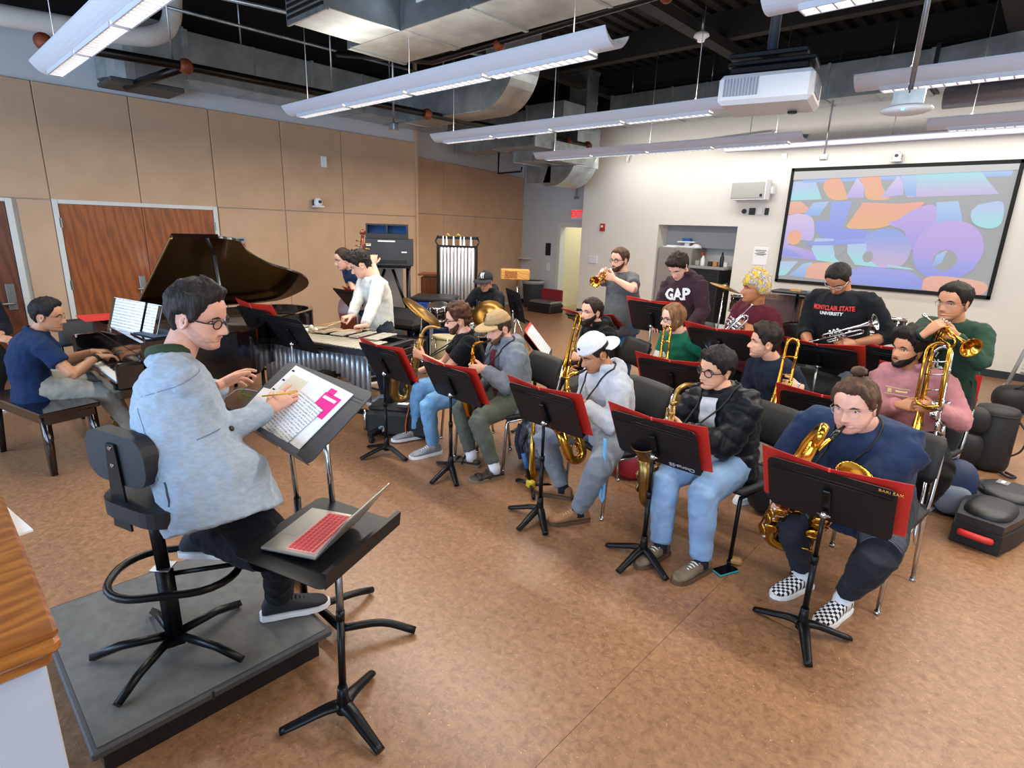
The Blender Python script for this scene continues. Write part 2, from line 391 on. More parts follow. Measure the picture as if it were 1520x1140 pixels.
# ================================================================== people
def smooth01(x): x = min(1, max(0, x)); return x * x * (3 - 2 * x)
def lerp_tab(tab, z):
    if z <= tab[0][0]: return tab[0][1]
    for (a, va), (b, vb) in zip(tab, tab[1:]):
        if z <= b:
            t = (z - a) / (b - a); return va + (vb - va) * (t * t * (3 - 2 * t) * .5 + t * .5)
    return tab[-1][1]
F_TAB = [(0, .26), (.03, .33), (.07, .365), (.12, .362), (.155, .35), (.19, .372), (.215, .36), (.25, .372), (.3, .372), (.4, .362), (.48, .35), (.55, .385), (.62, .385), (.72, .368), (.82, .31), (.9, .22), (.96, .09), (1, -.04)]
B_TAB = [(0, .12), (.03, .03), (.07, -.03), (.12, -.10), (.2, -.20), (.3, -.30), (.42, -.39), (.55, -.435), (.68, -.43), (.8, -.37), (.9, -.27), (.96, -.17), (1, -.04)]
W_TAB = [(0, .05), (.03, .11), (.07, .16), (.12, .20), (.2, .245), (.3, .275), (.42, .30), (.55, .325), (.68, .33), (.8, .295), (.9, .215), (.96, .12), (1, .004)]
def head_pt(a, z, jaw=1.0):
    """a: azimuth, 0 = face; z: 0 chin .. 1 crown"""
    f, b, w = lerp_tab(F_TAB, z), lerp_tab(B_TAB, z), lerp_tab(W_TAB, z)
    w *= 1 + (jaw - 1) * smooth01((.6 - z) / .4)
    c, h = (f + b) / 2, (f - b) / 2
    ca, sa = math.cos(a), math.sin(a)
    e = .92 if ca > 0 else .86
    x = w * math.copysign(abs(sa) ** e, sa); y = c + h * math.copysign(abs(ca) ** e, ca)
    if ca > 0:
        g = lambda cx, cz, sx, sz: math.exp(-((abs(x) - cx) / sx) ** 2 - ((z - cz) / sz) ** 2)
        amp = 0
        if .27 < z < .58:
            amp = .115 * (smooth01((.57 - z) / .23)) * smooth01((z - .268) / .045)
        sx = .036 + .018 * smooth01((.42 - z) / .1)
        y += amp * math.exp(-(x / sx) ** 2)
        y += .02 * g(.052, .305, .022, .025)
        y -= .045 * g(.145, .485, .07, .05) + .018 * g(0, .245, .03, .03)
        y += .016 * g(.2, .4, .08, .06) + .014 * g(.12, .565, .1, .03) + .014 * g(0, .07, .07, .04)
    return x, y, z
SAZ = [((i / 56) * 2 - 1) for i in range(56)]
def az_warp(u): return PI * (u * .55 + .45 * u ** 3)       # denser at the face
AZ = [az_warp(u) for u in SAZ]
ZL = [0, .015, .03, .05, .07, .09, .11, .13, .15, .165, .18, .195, .21, .225, .24, .255, .27, .285, .3, .32, .34, .365, .39, .415, .44, .465, .49, .515, .54, .565, .59, .62, .66, .7, .74, .78, .82, .86, .9, .93, .96, .985, 1]
def head_into(mb, M, jaw=1.0):
    n = len(AZ); vs = [head_pt(a, z, jaw) for z in ZL for a in AZ]
    fs = [(i * n + a, i * n + (a + 1) % n, (i + 1) * n + (a + 1) % n, (i + 1) * n + a) for i in range(len(ZL) - 1) for a in range(n)]
    fs = [f[::-1] for f in fs] + [tuple(range(n)), tuple((len(ZL) - 1) * n + a for a in range(n))[::-1]]
    mb.add(vs, fs, M, True)
    for sx in (-1, 1):       # ears
        E = M @ Matrix.Translation((sx * .318, -.035, .435)) @ Euler((R(-12), 0, R(sx * -22))).to_matrix().to_4x4()
        vs = []; k = 12
        for rr, zz in ((.30, .0), (1.0, .0), (1.08, .35), (.9, .75), (.62, .55), (.3, .2)):
            for i in range(k):
                a = 2 * PI * i / k; low = .8 if math.sin(a) < 0 else 1
                vs.append((sx * (zz * .05 - .01), .07 * rr * math.cos(a) * low, .125 * rr * math.sin(a)))
        fs = [(r * k + i, r * k + (i + 1) % k, (r + 1) * k + (i + 1) % k, (r + 1) * k + i) for r in range(5) for i in range(k)]
        mb.add(vs, fs, E, True)
def az_line(tab, a):
    return lerp_tab(tab, abs(a) / PI * 180)
HAIRLINE = [(0, .80), (25, .80), (45, .76), (60, .62), (72, .47), (84, .42), (92, .56), (108, .50), (118, .36), (135, .22), (180, .16)]
LONGLINE = [(0, .82), (25, .80), (42, .70), (58, .40), (68, .22), (90, .08), (120, .04), (180, .02)]
BEARDTOP = [(0, .145), (14, .150), (20, .19), (30, .225), (44, .24), (58, .26), (74, .33), (86, .42), (93, .40), (100, -.1)]
def shell(M, wfun, th, noise_a=.02, freq=9.0, seed=0.0, jaw=1.0, zmin=0.0, zmax=1.01, lean=(0, 0, 0), strand=3.0):
    """patch of the head surface pushed outward where wfun(a, z) > 0"""
    mb = MB(); n = 84; zs = [i / 50 for i in range(51)]; idx = {}; vs = []; fs = []; W = {}
    A = [-PI + 2 * PI * i / n for i in range(n)]
    for j, z in enumerate(zs):
        for i, a in enumerate(A):
            w = wfun(a, z)
            W[(j, i)] = w
            x, y, zz = head_pt(a, z, jaw)
            d = Vector((x, y + .03, (zz - .45) * 1.1)).normalized()
            p = Vector((x, y, zz))
            nz = noise.noise(Vector((x * freq + seed, y * freq, zz * freq / strand))) + .5 * noise.noise(Vector((x * freq * 2.3 + seed, y * freq * 2.3, zz * freq * 2 / strand)))
            t = th(a, z) * smooth01(w) + (nz * noise_a * smooth01(w)) - (.012 if w <= 0 else 0)
            vs.append(p + d * t + Vector(lean) * (smooth01(w) * max(0, z - .6)))
    for j in range(len(zs) - 1):
        for i in range(n):
            q = [(j, i), (j, (i + 1) % n), (j + 1, (i + 1) % n), (j + 1, i)]
            if max(W[k] for k in q) > 0: fs.append(tuple(k[0] * n + k[1] for k in q)[::-1])
    mb.add(vs, fs, M, True)
    return mb
def strip(mb):
    used = sorted({i for f in mb.f for i in f}); ix = {v: k for k, v in enumerate(used)}
    mb.v = [mb.v[i] for i in used]; mb.f = [tuple(ix[i] for i in f) for f in mb.f]; return mb

def hand_into(mb, M, side, curl=(.5, .5, .5, .5), thumb=.5, spread=.10):
    """x = finger direction, z = back of the hand; side +1 left, -1 right"""
    t = -side
    for k in range(1):
        rings = [(-.03, .026, .019), (0, .028, .019), (.035, .037, .017), (.07, .042, .015), (.092, .041, .012)]
        vs = []; n = 14
        for x, hw, hd in rings:
            for i in range(n):
                a = 2 * PI * i / n; vs.append((x, hw * math.copysign(abs(math.cos(a)) ** .8, math.cos(a)), hd * math.copysign(abs(math.sin(a)) ** .8, math.sin(a))))
        m = len(rings)
        fs = [(r * n + i, r * n + (i + 1) % n, (r + 1) * n + (i + 1) % n, (r + 1) * n + i) for r in range(m - 1) for i in range(n)] + [tuple(range(n))[::-1], tuple((m - 1) * n + i for i in range(n))]
        mb.add(vs, [f[::-1] for f in fs], M, True)
    L = (.076, .084, .078, .061); ys = (.031, .0105, -.0105, -.030)
    for f in range(4):
        p = Vector((.084, t * ys[f], 0)); ang = 0; sp = t * spread * (1.5 - f) * 1.0
        pts = [p - Vector((.02, 0, 0)), p.copy()]
        for sg, (fr, ca) in enumerate(((.46, 70), (.30, 95), (.24, 60))):
            ang += R(ca) * curl[f]
            d = Vector((math.cos(ang) * math.cos(sp), math.cos(ang) * math.sin(sp), -math.sin(ang)))
            p = p + d * L[f] * fr; pts.append(p.copy())
        r = .0092 if f < 3 else .0080
        mb.tube(pts, [r, r, r * .95, r * .88, r * .72], 8, M, up=(0, 0, 1))
    p = Vector((.012, t * .020, -.006)); d = Vector((.66, t * .68, -.32)).normalized(); pts = [p.copy()]
    for fr, b in ((.044, 0), (.034, .5), (.028, .5)):
        d = (d + Vector((.35, -t * .75, -.55)) * (b * thumb * 1.3)).normalized(); p = p + d * fr; pts.append(p.copy())
    mb.tube(pts, [.015, .0125, .0105, .0080], 8, M)

def ik(a, b, l1, l2, pole):
    a, b = Vector(a), Vector(b); d = b - a; D = d.length
    if D > (l1 + l2) * .999: k = D / ((l1 + l2) * .999); l1 *= k; l2 *= k
    x = (l1 * l1 - l2 * l2 + D * D) / (2 * D); h = math.sqrt(max(0, l1 * l1 - x * x)); u = d / D
    p = Vector(pole); p = p - u * p.dot(u); p.normalize()
    return a + u * x + p * h

_tex = {}
def clouds(name, size, depth=2):
    if name not in _tex:
        t = bpy.data.textures.new(name, 'CLOUDS'); t.noise_scale = size; t.noise_depth = depth; _tex[name] = t
    return _tex[name]
def temp(mb, voxel, sm=4, wr=0.0, wsize=.07):
    me = mb.mesh('temp', []); o = bpy.data.objects.new('temp', me); COL.objects.link(o)
    m = o.modifiers.new('r', 'REMESH'); m.mode = 'VOXEL'; m.voxel_size = voxel; m.use_smooth_shade = True
    m = o.modifiers.new('s', 'SMOOTH'); m.factor = .5; m.iterations = sm
    if wr:
        m = o.modifiers.new('d', 'DISPLACE'); m.texture = clouds('folds%d' % int(wsize * 1000), wsize); m.strength = wr; m.mid_level = .5; m.texture_coords = 'LOCAL'
        m = o.modifiers.new('d2', 'DISPLACE'); m.texture = clouds('creases', .034, 1); m.strength = wr * .42; m.mid_level = .5; m.texture_coords = 'LOCAL'
        m = o.modifiers.new('s2', 'SMOOTH'); m.factor = .5; m.iterations = 1
    return o
def ring_loft(mb, rings, n=20, e=.9):
    vs = []
    for c, l, f in rings:
        c, l, f = Vector(c), Vector(l), Vector(f)
        for i in range(n):
            a = 2 * PI * i / n; ca, sa = math.cos(a), math.sin(a)
            vs.append(c + l * math.copysign(abs(ca) ** e, ca) + f * math.copysign(abs(sa) ** e, sa))
    m = len(rings)
    fs = [(r * n + i, r * n + (i + 1) % n, (r + 1) * n + (i + 1) % n, (r + 1) * n + i) for r in range(m - 1) for i in range(n)]
    fs += [tuple(range(n))[::-1], tuple((m - 1) * n + i for i in range(n))]
    mb.add(vs, fs, None, True)
PEOPLE = []
def person(**k):
    """lays out the skeleton and queues the surfaces; finish_people() turns them into parts"""
    S = k.get('s', 1.0); a = R(k['yaw']); g = k.get('g', 1.0)
    F0 = Vector((math.cos(a), math.sin(a), 0)); L0 = Vector((-math.sin(a), math.cos(a), 0)); Z = Vector((0, 0, 1))
    P = Vector(k['pel']); hy, hp, hr = k['head']
    h = .25 * k.get('hs', 1.0)
    # head frame: local x = person's left, y = face, z = up
    ha = R(hy); Rm = Matrix.Rotation(ha - PI / 2, 3, 'Z') @ Matrix.Rotation(R(-hp), 3, 'X') @ Matrix.Rotation(R(hr), 3, 'Y')
    HC = Vector(k['hc']); HM = Matrix.Translation(HC) @ Rm.to_4x4() @ Matrix.Scale(h, 4) @ Matrix.Translation((0, 0, -.5))
    base = HM @ Vector((0, -.12, .20))
    N = Vector(k['neck']) if 'neck' in k else base + (P + Z * .3 - base).normalized() * .075 * S
    tw = R(k.get('tw', 0)); F1 = Matrix.Rotation(tw, 3, 'Z') @ F0; Tt = (N - P).normalized()
    L1 = Matrix.Rotation(tw, 3, 'Z') @ L0; L1 = (L1 - Tt * L1.dot(Tt)).normalized(); F1 = L1.cross(Tt).normalized()
    sl = k.get('slouch', .03)
    def spine(t): return P.lerp(N, t) - F1 * (sl * 4 * t * (1 - t))
    sw = .178 * S * k.get('sw', 1.0)
    sh = {}; el = {}; wr = {}; hf = {}
    for sd, nm in ((1, 'l'), (-1, 'r')):
        sh[sd] = N - Tt * .055 * S + L1 * sd * sw + F1 * k.get('shf', .0)
        wr[sd] = Vector(k['h' + nm]); pole = Vector(k.get('e' + nm, tuple(L1 * sd * .6 - Z - F1 * .3)))
        el[sd] = ik(sh[sd], wr[sd], .29 * S, .255 * S, pole)
        d, nn = k.get('hd' + nm, (None, None))
        d = Vector(d).normalized() if d else (wr[sd] - el[sd]).normalized()
        nn = Vector(nn) if nn else Z
        nn = (nn - d * nn.dot(d)).normalized()
        hf[sd] = frame(wr[sd], d, nn.cross(d), nn) @ Matrix.Scale(S * k.get('hscale', 1.02), 4)
    hip = {}; kn = {}; an = {}
    for sd, nm in ((1, 'l'), (-1, 'r')):
        hip[sd] = P + L0 * sd * .088 * S * g
        if 'a' + nm in k:
            an[sd] = Vector(k['a' + nm]); pole = Vector(k.get('k' + nm, tuple(F0 * 1 + Z * .3 + L0 * sd * .12)))
            kn[sd] = ik(hip[sd], an[sd], .425 * S, .405 * S, pole)
    K = dict(k); K.update(P=P, N=N, T=Tt, L1=L1, F1=F1, F0=F0, L0=L0, HM=HM, h=h, sh=sh, el=el, wr=wr, hf=hf, hip=hip, kn=kn, an=an, S=S, g=g, spine=spine, sw=sw, base=base)
    # ---- skin: torso, neck, arms, legs
    mb = MB(); gb = g
    ring_loft(mb, [(P - Tt * .04, L1 * .11 * S, F1 * .07 * S), (spine(.3), L1 * .10 * S, F1 * .07 * S), (spine(.7), L1 * .12 * S, F1 * .075 * S), (spine(.9), L1 * .09 * S, F1 * .05 * S), (N, L1 * .058 * S, F1 * .056 * S)])
    cv = 1.0 if k.get('top') in ('tee', 'polo') else .72
    nk = HM @ Vector((0, -.10, .38))
    mb.tube([N - Tt * .06, N, base, nk], [.075 * S, .062 * S * k.get('nk', 1), .058 * S * k.get('nk', 1), .055 * S], 14)
    for sd in (1, -1):
        ag = k.get('ag', 1.0)
        mb.tube([spine(.84), sh[sd], sh[sd].lerp(el[sd], .4), el[sd]], [.04 * S, .036 * S, (.046 if cv == 1 else .036) * S * ag, .041 * S * ag * cv], 12)
        mb.tube([sh[sd].lerp(el[sd], .9), el[sd], el[sd].lerp(wr[sd], .28), el[sd].lerp(wr[sd], .7), wr[sd]], [.040 * S * ag * cv, .041 * S * ag * cv, .043 * S * ag * (cv if k.get('cuff', 1) > .5 else 1), .033 * S * ag, .026 * S], 12)
        if sd in kn:
            mb.tube([hip[sd], kn[sd], an[sd], an[sd] - Z * .03], [.055 * S, .036 * S, .034 * S, .033 * S], 12)
    K['o_body'] = temp(mb, k.get('vox', .010), 4)
    mb = MB()
    for sd, nm in ((1, 'l'), (-1, 'r')):
        hand_into(mb, hf[sd], sd, k.get('c' + nm, (.55, .6, .62, .65)), k.get('th' + nm, .5), k.get('sp', .10))
    K['o_hand'] = temp(mb, .0042 if k.get('vox', .010) > .008 else .0036, 2)
    # ---- upper garment
    kind = k.get('top', 'sweat'); fat = {'tee': .018, 'polo': .016, 'sweat': .024, 'hoodie': .032, 'jacket': .034, 'puffer': .042, 'blazer': .026}[kind]
    mb = MB(); belly = k.get('belly', 0.0)
    hem = k.get('hem', -.10)
    R_ = lambda t, w, d, fo=0.0: (spine(t) + F1 * fo, L1 * (w * S * g + fat), F1 * (d * S * g + fat))
    hw_ = k.get('hemw', 0)
    rings = [(P + Tt * hem * S + F1 * (belly * .3 + hw_ * .6), L1 * (.158 * S * g + fat + hw_ * .7), F1 * (.112 * S * g + fat + belly * .5 + hw_)),
             R_(.0, .160 + hw_ * .4, .118 + belly * .8 + hw_ * .5, belly * .5 + hw_ * .4), R_(.22, .150, .115 + belly, belly * .6), R_(.45, .152, .116 + belly * .6, belly * .35), R_(.68, .168, .120, .01), R_(.84, .172, .105), R_(.95, .13, .075), (N + Tt * .012, L1 * .070 * S * max(1, k.get('nk', 1)) , F1 * .068 * S * max(1, k.get('nk', 1)))]
    ring_loft(mb, rings)
    short = kind in ('tee', 'polo') or k.get('short')
    af = {'tee': .022, 'polo': .02, 'sweat': .017, 'hoodie': .026, 'jacket': .030, 'puffer': .040, 'blazer': .019}[kind] + (k.get('ag', 1) - 1) * .05
    for sd in (1, -1):
        e = el[sd]; s_ = sh[sd]; w_ = wr[sd]
        mb.tube([spine(.86), s_ - L1 * sd * .01, s_.lerp(e, .25)], [.085 * S, .058 * S + af * .8, .055 * S + af], 14)
        if short:
            q = k.get('short', .62); mb.tube([s_, s_.lerp(e, q * .5), s_.lerp(e, q)], [.055 * S + af, .054 * S + af, .052 * S + af * 1.1], 14)
        else:
            q = k.get('cuff', .97); m_ = .6
            mb.tube([s_, s_.lerp(e, .5), e, ], [.055 * S + af, .050 * S + af, .044 * S + af], 14)
            mb.tube([s_.lerp(e, .9), e, e.lerp(w_, .35), e.lerp(w_, q - .06), e.lerp(w_, q)], [.042 * S + af, .044 * S + af, .041 * S + af, .033 * S + af * .8, .030 * S + af * .45], 14)
    if kind == 'hoodie' or k.get('hood'):
        hb = N - F1 * .055 + Tt * .015
        pts = []
        for i in range(13):
            t = -2.5 + 5.0 * i / 12; pts.append(N + Tt * (.028 - .02 * math.cos(t)) + (-F1 * math.cos(t) * .085 + L1 * math.sin(t) * .088) * S)
        mb.tube(pts, [.022 + .022 * (1 + math.cos(-2.5 + 5 * i / 12)) * .5 for i in range(13)], 10)
        mb.ell((0, 0, 0), (.10 * S, .055 * S, .085 * S), M=frame(hb - F1 * .045 - Tt * .03, L1, -F1, Tt))
    if kind in ('polo', 'jacket', 'puffer', 'blazer'):
        pts = []; cr = .078 * max(1, k.get('nk', 1)) * S; rng = 2.55
        for i in range(13):
            t = -rng + 2 * rng * i / 12; pts.append(N + Tt * (.020 + .012 * math.cos(t)) + (-F1 * math.cos(t) * cr + L1 * math.sin(t) * cr))
        mb.tube(pts, .016 if kind in ('polo', 'blazer') else .027, 8)
    K['o_top'] = temp(mb, k.get('vox2', .011), 5, k.get('wr', .020), .075 if kind != 'puffer' else .12)
    # ---- trousers
    if kn:
        mb = MB(); lf = k.get('loose', .014)
        ring_loft(mb, [(P + Tt * .08, L1 * (.15 * S * g + .012), F1 * (.108 * S * g + .01)), (P, L0 * (.165 * S * g + .012), F1 * (.115 * S * g + .01)), (P - Z * .07, L0 * (.15 * S * g + .01), F0 * (.10 * S * g + .01))])
        cuts = k.get('leg', .97)
        for sd in (1, -1):
            q = kn[sd].lerp(an[sd], cuts); fl_ = k.get('flare', 0)
            lg = k.get('lg', 1.0)
            mb.tube([hip[sd] - L0 * sd * .01, hip[sd].lerp(kn[sd], .5), kn[sd]], [.092 * S * lg * (g * .5 + .5) + lf, .080 * S * lg + lf, .062 * S * lg + lf], 14)
            mb.tube([hip[sd].lerp(kn[sd], .93), kn[sd], kn[sd].lerp(an[sd], .3), kn[sd].lerp(an[sd], cuts * .85), q], [.058 * S * lg + lf, .061 * S * lg + lf, .058 * S * lg + lf, .042 * S + lf + fl_ * .8, .040 * S + lf + fl_], 14)
        K['o_leg'] = temp(mb, k.get('vox2', .011), 4, k.get('wrl', .019), .085)
    PEOPLE.append(K)
    return K
def bvh_of(me): return BVHTree.FromPolygons([v.co.copy() for v in me.vertices], [tuple(p.vertices) for p in me.polygons])
def decal(me2, bvh, O, X, Y, D, off=.0045):
    """lay a flat mesh (x, y) on a garment by casting along D"""
    for v in me2.vertices:
        p = O + X * v.co.x + Y * v.co.y; lift = off + v.co.z
        hit = bvh.ray_cast(p, -D, .6)
        v.co = (hit[0] - D * lift) if hit[0] else p
def grid_mesh(name, rows, m, cols=10):
    """rows: list of (y, x0, x1)"""
    mb = MB(); vs = []
    rows = [tuple(a + (b - a) * q / 4 for a, b in zip(r0, r1)) for r0, r1 in zip(rows, rows[1:]) for q in range(4)] + [rows[-1]]
    for y, x0, x1 in rows:
        for c in range(cols + 1): vs.append((x0 + (x1 - x0) * c / cols, y, 0))
    n = cols + 1
    fs = [(r * n + c, r * n + c + 1, (r + 1) * n + c + 1, (r + 1) * n + c) for r in range(len(rows) - 1) for c in range(cols)]
    mb.add(vs, fs, None, True); return mb.mesh(name, m)
def shoe(K, sd, toe, mu, ms, style):
    an = K['an'][sd]; S = K['S']; d = Vector((math.cos(R(toe)), math.sin(R(toe)), 0)); pt = K.get('toe_pitch', {}).get(sd, 0)
    d = Vector((d.x * math.cos(R(pt)), d.y * math.cos(R(pt)), math.sin(R(pt))))
    up = Vector((0, 0, 1)); up = (up - d * up.dot(d)).normalized(); l = up.cross(d)
    M = frame(an - up * .088 * S, d, l, up) @ Matrix.Scale(S * K.get('shoe_s', 1.0), 4)
    # rings along the length: x, half width, z low, z high
    rg = [(-.075, .022, .020, .060), (-.06, .034, .018, .088), (-.02, .038, .018, .098), (.03, .040, .018, .092), (.075, .044, .018, .074), (.12, .048, .018, .058), (.165, .046, .018, .048), (.195, .034, .018, .040), (.21, .014, .020, .030)]
    if style == 'sandal': rg = [(x, w, z0, z1 * .72) for x, w, z0, z1 in rg]
    mb = MB(); n = 16; vs = []
    for x, w, z0, z1 in rg:
        for i in range(n):
            a = 2 * PI * i / n; ca, sa = math.cos(a), math.sin(a)
            vs.append((x, w * math.copysign(abs(ca) ** .7, ca), (z0 + z1) / 2 + (z1 - z0) / 2 * math.copysign(abs(sa) ** .7, sa)))
    m = len(rg); fs = [(r * n + (i + 1) % n, r * n + i, (r + 1) * n + i, (r + 1) * n + (i + 1) % n) for r in range(m - 1) for i in range(n)] + [tuple(range(n)), tuple((m - 1) * n + i for i in range(n))[::-1]]
    mb.add(vs, fs, None, True)
    o = mb.build('shoe', mu, K['root'], K['root'].matrix_world.inverted() @ M)
    out = [(x, y) for x, y in ((-.085, .018), (-.075, .034), (-.03, .041), (.05, .044), (.11, .053), (.165, .050), (.20, .036), (.22, .012))]
    poly = out + [(x, -y) for x, y in out[::-1]]
    MB().prism(poly[::-1], .024).build('sole', ms, o)
    if style in ('lace', 'suede'):
        lb = MB()
        for i in range(5):
            x = .035 + i * .017; z = .094 - i * .0085
            lb.tube([(x, -.024, z - .008), (x + .004, 0, z + .003), (x, .024, z - .008)], .0035, 6)
        lb.build('laces', K.get('lace_m', M_paper), o)
    elif style == 'sandal':
        sb = MB()
        for x in (.06, .135): sb.tube([(x, -.052, .02), (x, -.04, .055 - x * .08), (x, 0, .072 - x * .1), (x, .04, .055 - x * .08), (x, .052, .02)], .018, 8, flat=.25)
        sb.build('strap', mat('dark_leather', '#2f2622', .5), o)
    elif style == 'checker':
        pass
    return o
def finish_people():
    dg = bpy.context.evaluated_depsgraph_get(); dg.update()
    for K in PEOPLE:
        for q in ('o_body', 'o_hand', 'o_top', 'o_leg'):
            if q in K: K['m' + q[1:]] = bpy.data.meshes.new_from_object(K[q].evaluated_get(dg))
    for K in PEOPLE:
        for q in ('o_body', 'o_hand', 'o_top', 'o_leg'):
            if q in K: bpy.data.objects.remove(K[q])
        dress(K)
def mesh_join(name, parts, mats):
    V = []; Fc = []; MI = []
    for me, mi in parts:
        b = len(V)
        if isinstance(me, MB): V += [tuple(v) for v in me.v]; Fc += [tuple(i + b for i in f) for f in me.f]; MI += [mi] * len(me.f)
        else:
            V += [tuple(v.co) for v in me.vertices]; Fc += [tuple(i + b for i in p.vertices) for p in me.polygons]; MI += [mi] * len(me.polygons)
    me = bpy.data.meshes.new(name); me.from_pydata(V, [], Fc)
    for m in mats: me.materials.append(m)
    me.polygons.foreach_set('material_index', MI); me.polygons.foreach_set('use_smooth', [True] * len(Fc)); me.update()
    return me
def skin_mat(name, col):
    m = mat(name, col, .48, var=.07, vscale=18, bump=.06, bscale=220); b = m.node_tree.nodes['Principled BSDF']
    b.inputs['Subsurface Weight'].default_value = .12; b.inputs['Subsurface Radius'].default_value = (.5, .2, .1); b.inputs['Subsurface Scale'].default_value = .02
    return m
def hair_mat(name, col): return mat(name, col, .6, var=.45, vscale=34, bump=.8, bscale=110, stretch=(1, 1, .22), spec=.25)
def lens_mat():
    if 'spectacle_lens' in MATS: return MATS['spectacle_lens']
    m = bpy.data.materials.new('spectacle_lens'); m.use_nodes = True; nt = m.node_tree; nt.nodes.clear()
    o = nt.nodes.new('ShaderNodeOutputMaterial'); t = nt.nodes.new('ShaderNodeBsdfTransparent'); g = nt.nodes.new('ShaderNodeBsdfGlossy'); x = nt.nodes.new('ShaderNodeMixShader')
    g.inputs['Roughness'].default_value = .05; x.inputs[0].default_value = .07
    nt.links.new(t.outputs[0], x.inputs[1]); nt.links.new(g.outputs[0], x.inputs[2]); nt.links.new(x.outputs[0], o.inputs[0]); MATS['spectacle_lens'] = m
    return m
def dress(K):
    P, N, T_, L1, F1, S, HM, h = (K[q] for q in ('P', 'N', 'T', 'L1', 'F1', 'S', 'HM', 'h'))
    root = thing('person', K['label'], 'person', (P.x, P.y, K.get('ground', 0)), group=K.get('group'))
    bpy.context.view_layer.update() if False else None
    root.matrix_world = Matrix.Translation((P.x, P.y, K.get('ground', 0))); K['root'] = root
    RI = Matrix.Translation((-P.x, -P.y, -K.get('ground', 0)))
    sk = skin_mat('skin_' + K['skin'][1:], K['skin']); hm = hair_mat('hair_' + K['hair'][1:], K['hair'])
    jaw = K.get('jaw', 1.0)
    hd = MB(); head_into(hd, HM, jaw)
    body = mesh_join('body', [(K['m_body'], 0), (K['m_hand'], 0), (hd, 0)], [sk])
    def part(name, mesh_or, m=None, parent=root):
        me = mesh_or.mesh(name, m) if isinstance(mesh_or, MB) else mesh_or
        o = bpy.data.objects.new(name, me); COL.objects.link(o); o.parent = parent; o.matrix_local = RI
        return o
    part('body', body)
    # face
    eye_m = [mat('eye_white', '#d8d2cc', .3), mat('iris_brown', '#2a1a12', .25)]
    half = K.get('lids', .6) * 1.45
    for sx in (-1, 1):
        e = MB(); ex = .148
        y0 = head_pt(math.asin(.44), .488)[1] - .006
        e.ell((sx * ex, y0, .487), (.058, .036, .034 * half), 12, 8, HM); e.mt(1).ell((sx * ex + K.get('gaze', 0) * .02, y0 + .022, .487), (.024, .018, .029 * half), 10, 6, HM)
        part('eye', e, eye_m)
        br = MB().tube([HM @ Vector((sx * .07, .372, .555)), HM @ Vector((sx * .14, .368, .578)), HM @ Vector((sx * .225, .318, .56))], [.011 * h * 1.2, .016 * h * 1.2, .006 * h], 8)
        part('eyebrow', br, hm)
        ld = MB().tube([HM @ Vector((sx * .088, y0 + .012, .49)), HM @ Vector((sx * .148, y0 + .034, .489 + .034 * half)), HM @ Vector((sx * .212, y0 + .0, .488))], .009 * h, 6)
        part('eyelid', ld, mat('lid_' + K['hair'][1:], K['hair'], .6))
    lip = MB(); ly = .352
    if K.get('smile'):
        lip.tube([HM @ Vector(q) for q in ((-.115, ly - .045, .20), (-.05, ly + .005, .178), (0, ly + .012, .172), (.05, ly + .005, .178), (.115, ly - .045, .20))], [.004 * h, .018 * h, .022 * h, .018 * h, .004 * h], 8)
    else:
        lip.tube([HM @ Vector(q) for q in ((-.09, ly - .03, .182), (-.04, ly + .008, .196), (0, ly + .014, .193), (.04, ly + .008, .196), (.09, ly - .03, .182))], [.003 * h, .013 * h, .012 * h, .013 * h, .003 * h], 8)
        lip.tube([HM @ Vector(q) for q in ((-.085, ly - .03, .178), (-.03, ly + .008, .166), (.03, ly + .008, .166), (.085, ly - .03, .178))], [.003 * h, .015 * h, .015 * h, .003 * h], 8)
    c = hexc(K['skin']); part('lips', lip, mat('lips_' + K['skin'][1:], (c[0] * .82, c[1] * .52, c[2] * .52), .45))
    if K.get('smile') == 2:
        part('teeth', MB().ell((0, ly + .008, .185), (.06, .012, .012), 10, 6, HM), mat('teeth', '#e6e0d4', .3))
    # hair
    hs = K.get('hairstyle', {}); line = K.get('line', HAIRLINE); dz = hs.get('dz', 0)
    tp, sd_ = hs.get('top', .07), hs.get('side', .035)
    wf = lambda a, z: (z - az_line(line, a) - (dz if abs(a) < 1.0 else 0) + .025 * noise.noise(Vector((a * 7, z * 3, hs.get('seed', 1))))) / .07
    thf = lambda a, z: (sd_ + (tp - sd_) * smooth01((z - .5) / .35)) + hs.get('fr', 0) * smooth01((math.cos(a) - .3) / .5) * smooth01((z - .7) / .15)
    if tp > 0:
        part('hair', strip(shell(HM, wf, thf, hs.get('noise', .03), hs.get('freq', 9), hs.get('seed', 1), jaw, strand=hs.get('strand', 2.5))), hm)
    if 'extra' in hs:
        mb = MB()
        for c_, d_ in hs['extra']: mb.ell(c_, d_, 18, 12, HM)
        for i, v in enumerate(mb.v):
            p = Vector(v); mb.v[i] = tuple(p + (p - (HM @ Vector(hs['extra'][0][0]))).normalized() * .012 * noise.noise(p * 55))
        part('hair_bun', mb, hm)
    bd = K.get('beard', 0)
    if bd:
        bt = lambda a, z: (az_line(BEARDTOP, a) + K.get('beard_up', 0) - z + .02 * noise.noise(Vector((a * 9, z * 9, 3)))) / .05 if abs(a) < 1.75 else -1
        bc = K.get('beardc', K['hair'])
        if bd < .012:
            a_, b_ = hexc(K['skin']), hexc(bc); bm = mat('stubble_' + K['skin'][1:] + bc[1:], tuple(x * .76 + y * .24 for x, y in zip(a_[:3], b_[:3])), .75, var=.15, vscale=60)
        else: bm = hair_mat('beard_' + bc[1:], bc)
        part('beard', strip(shell(HM, bt, lambda a, z: bd * (1 + .8 * smooth01((.12 - z) / .1)), bd * .5, 16, 4, jaw)), bm)
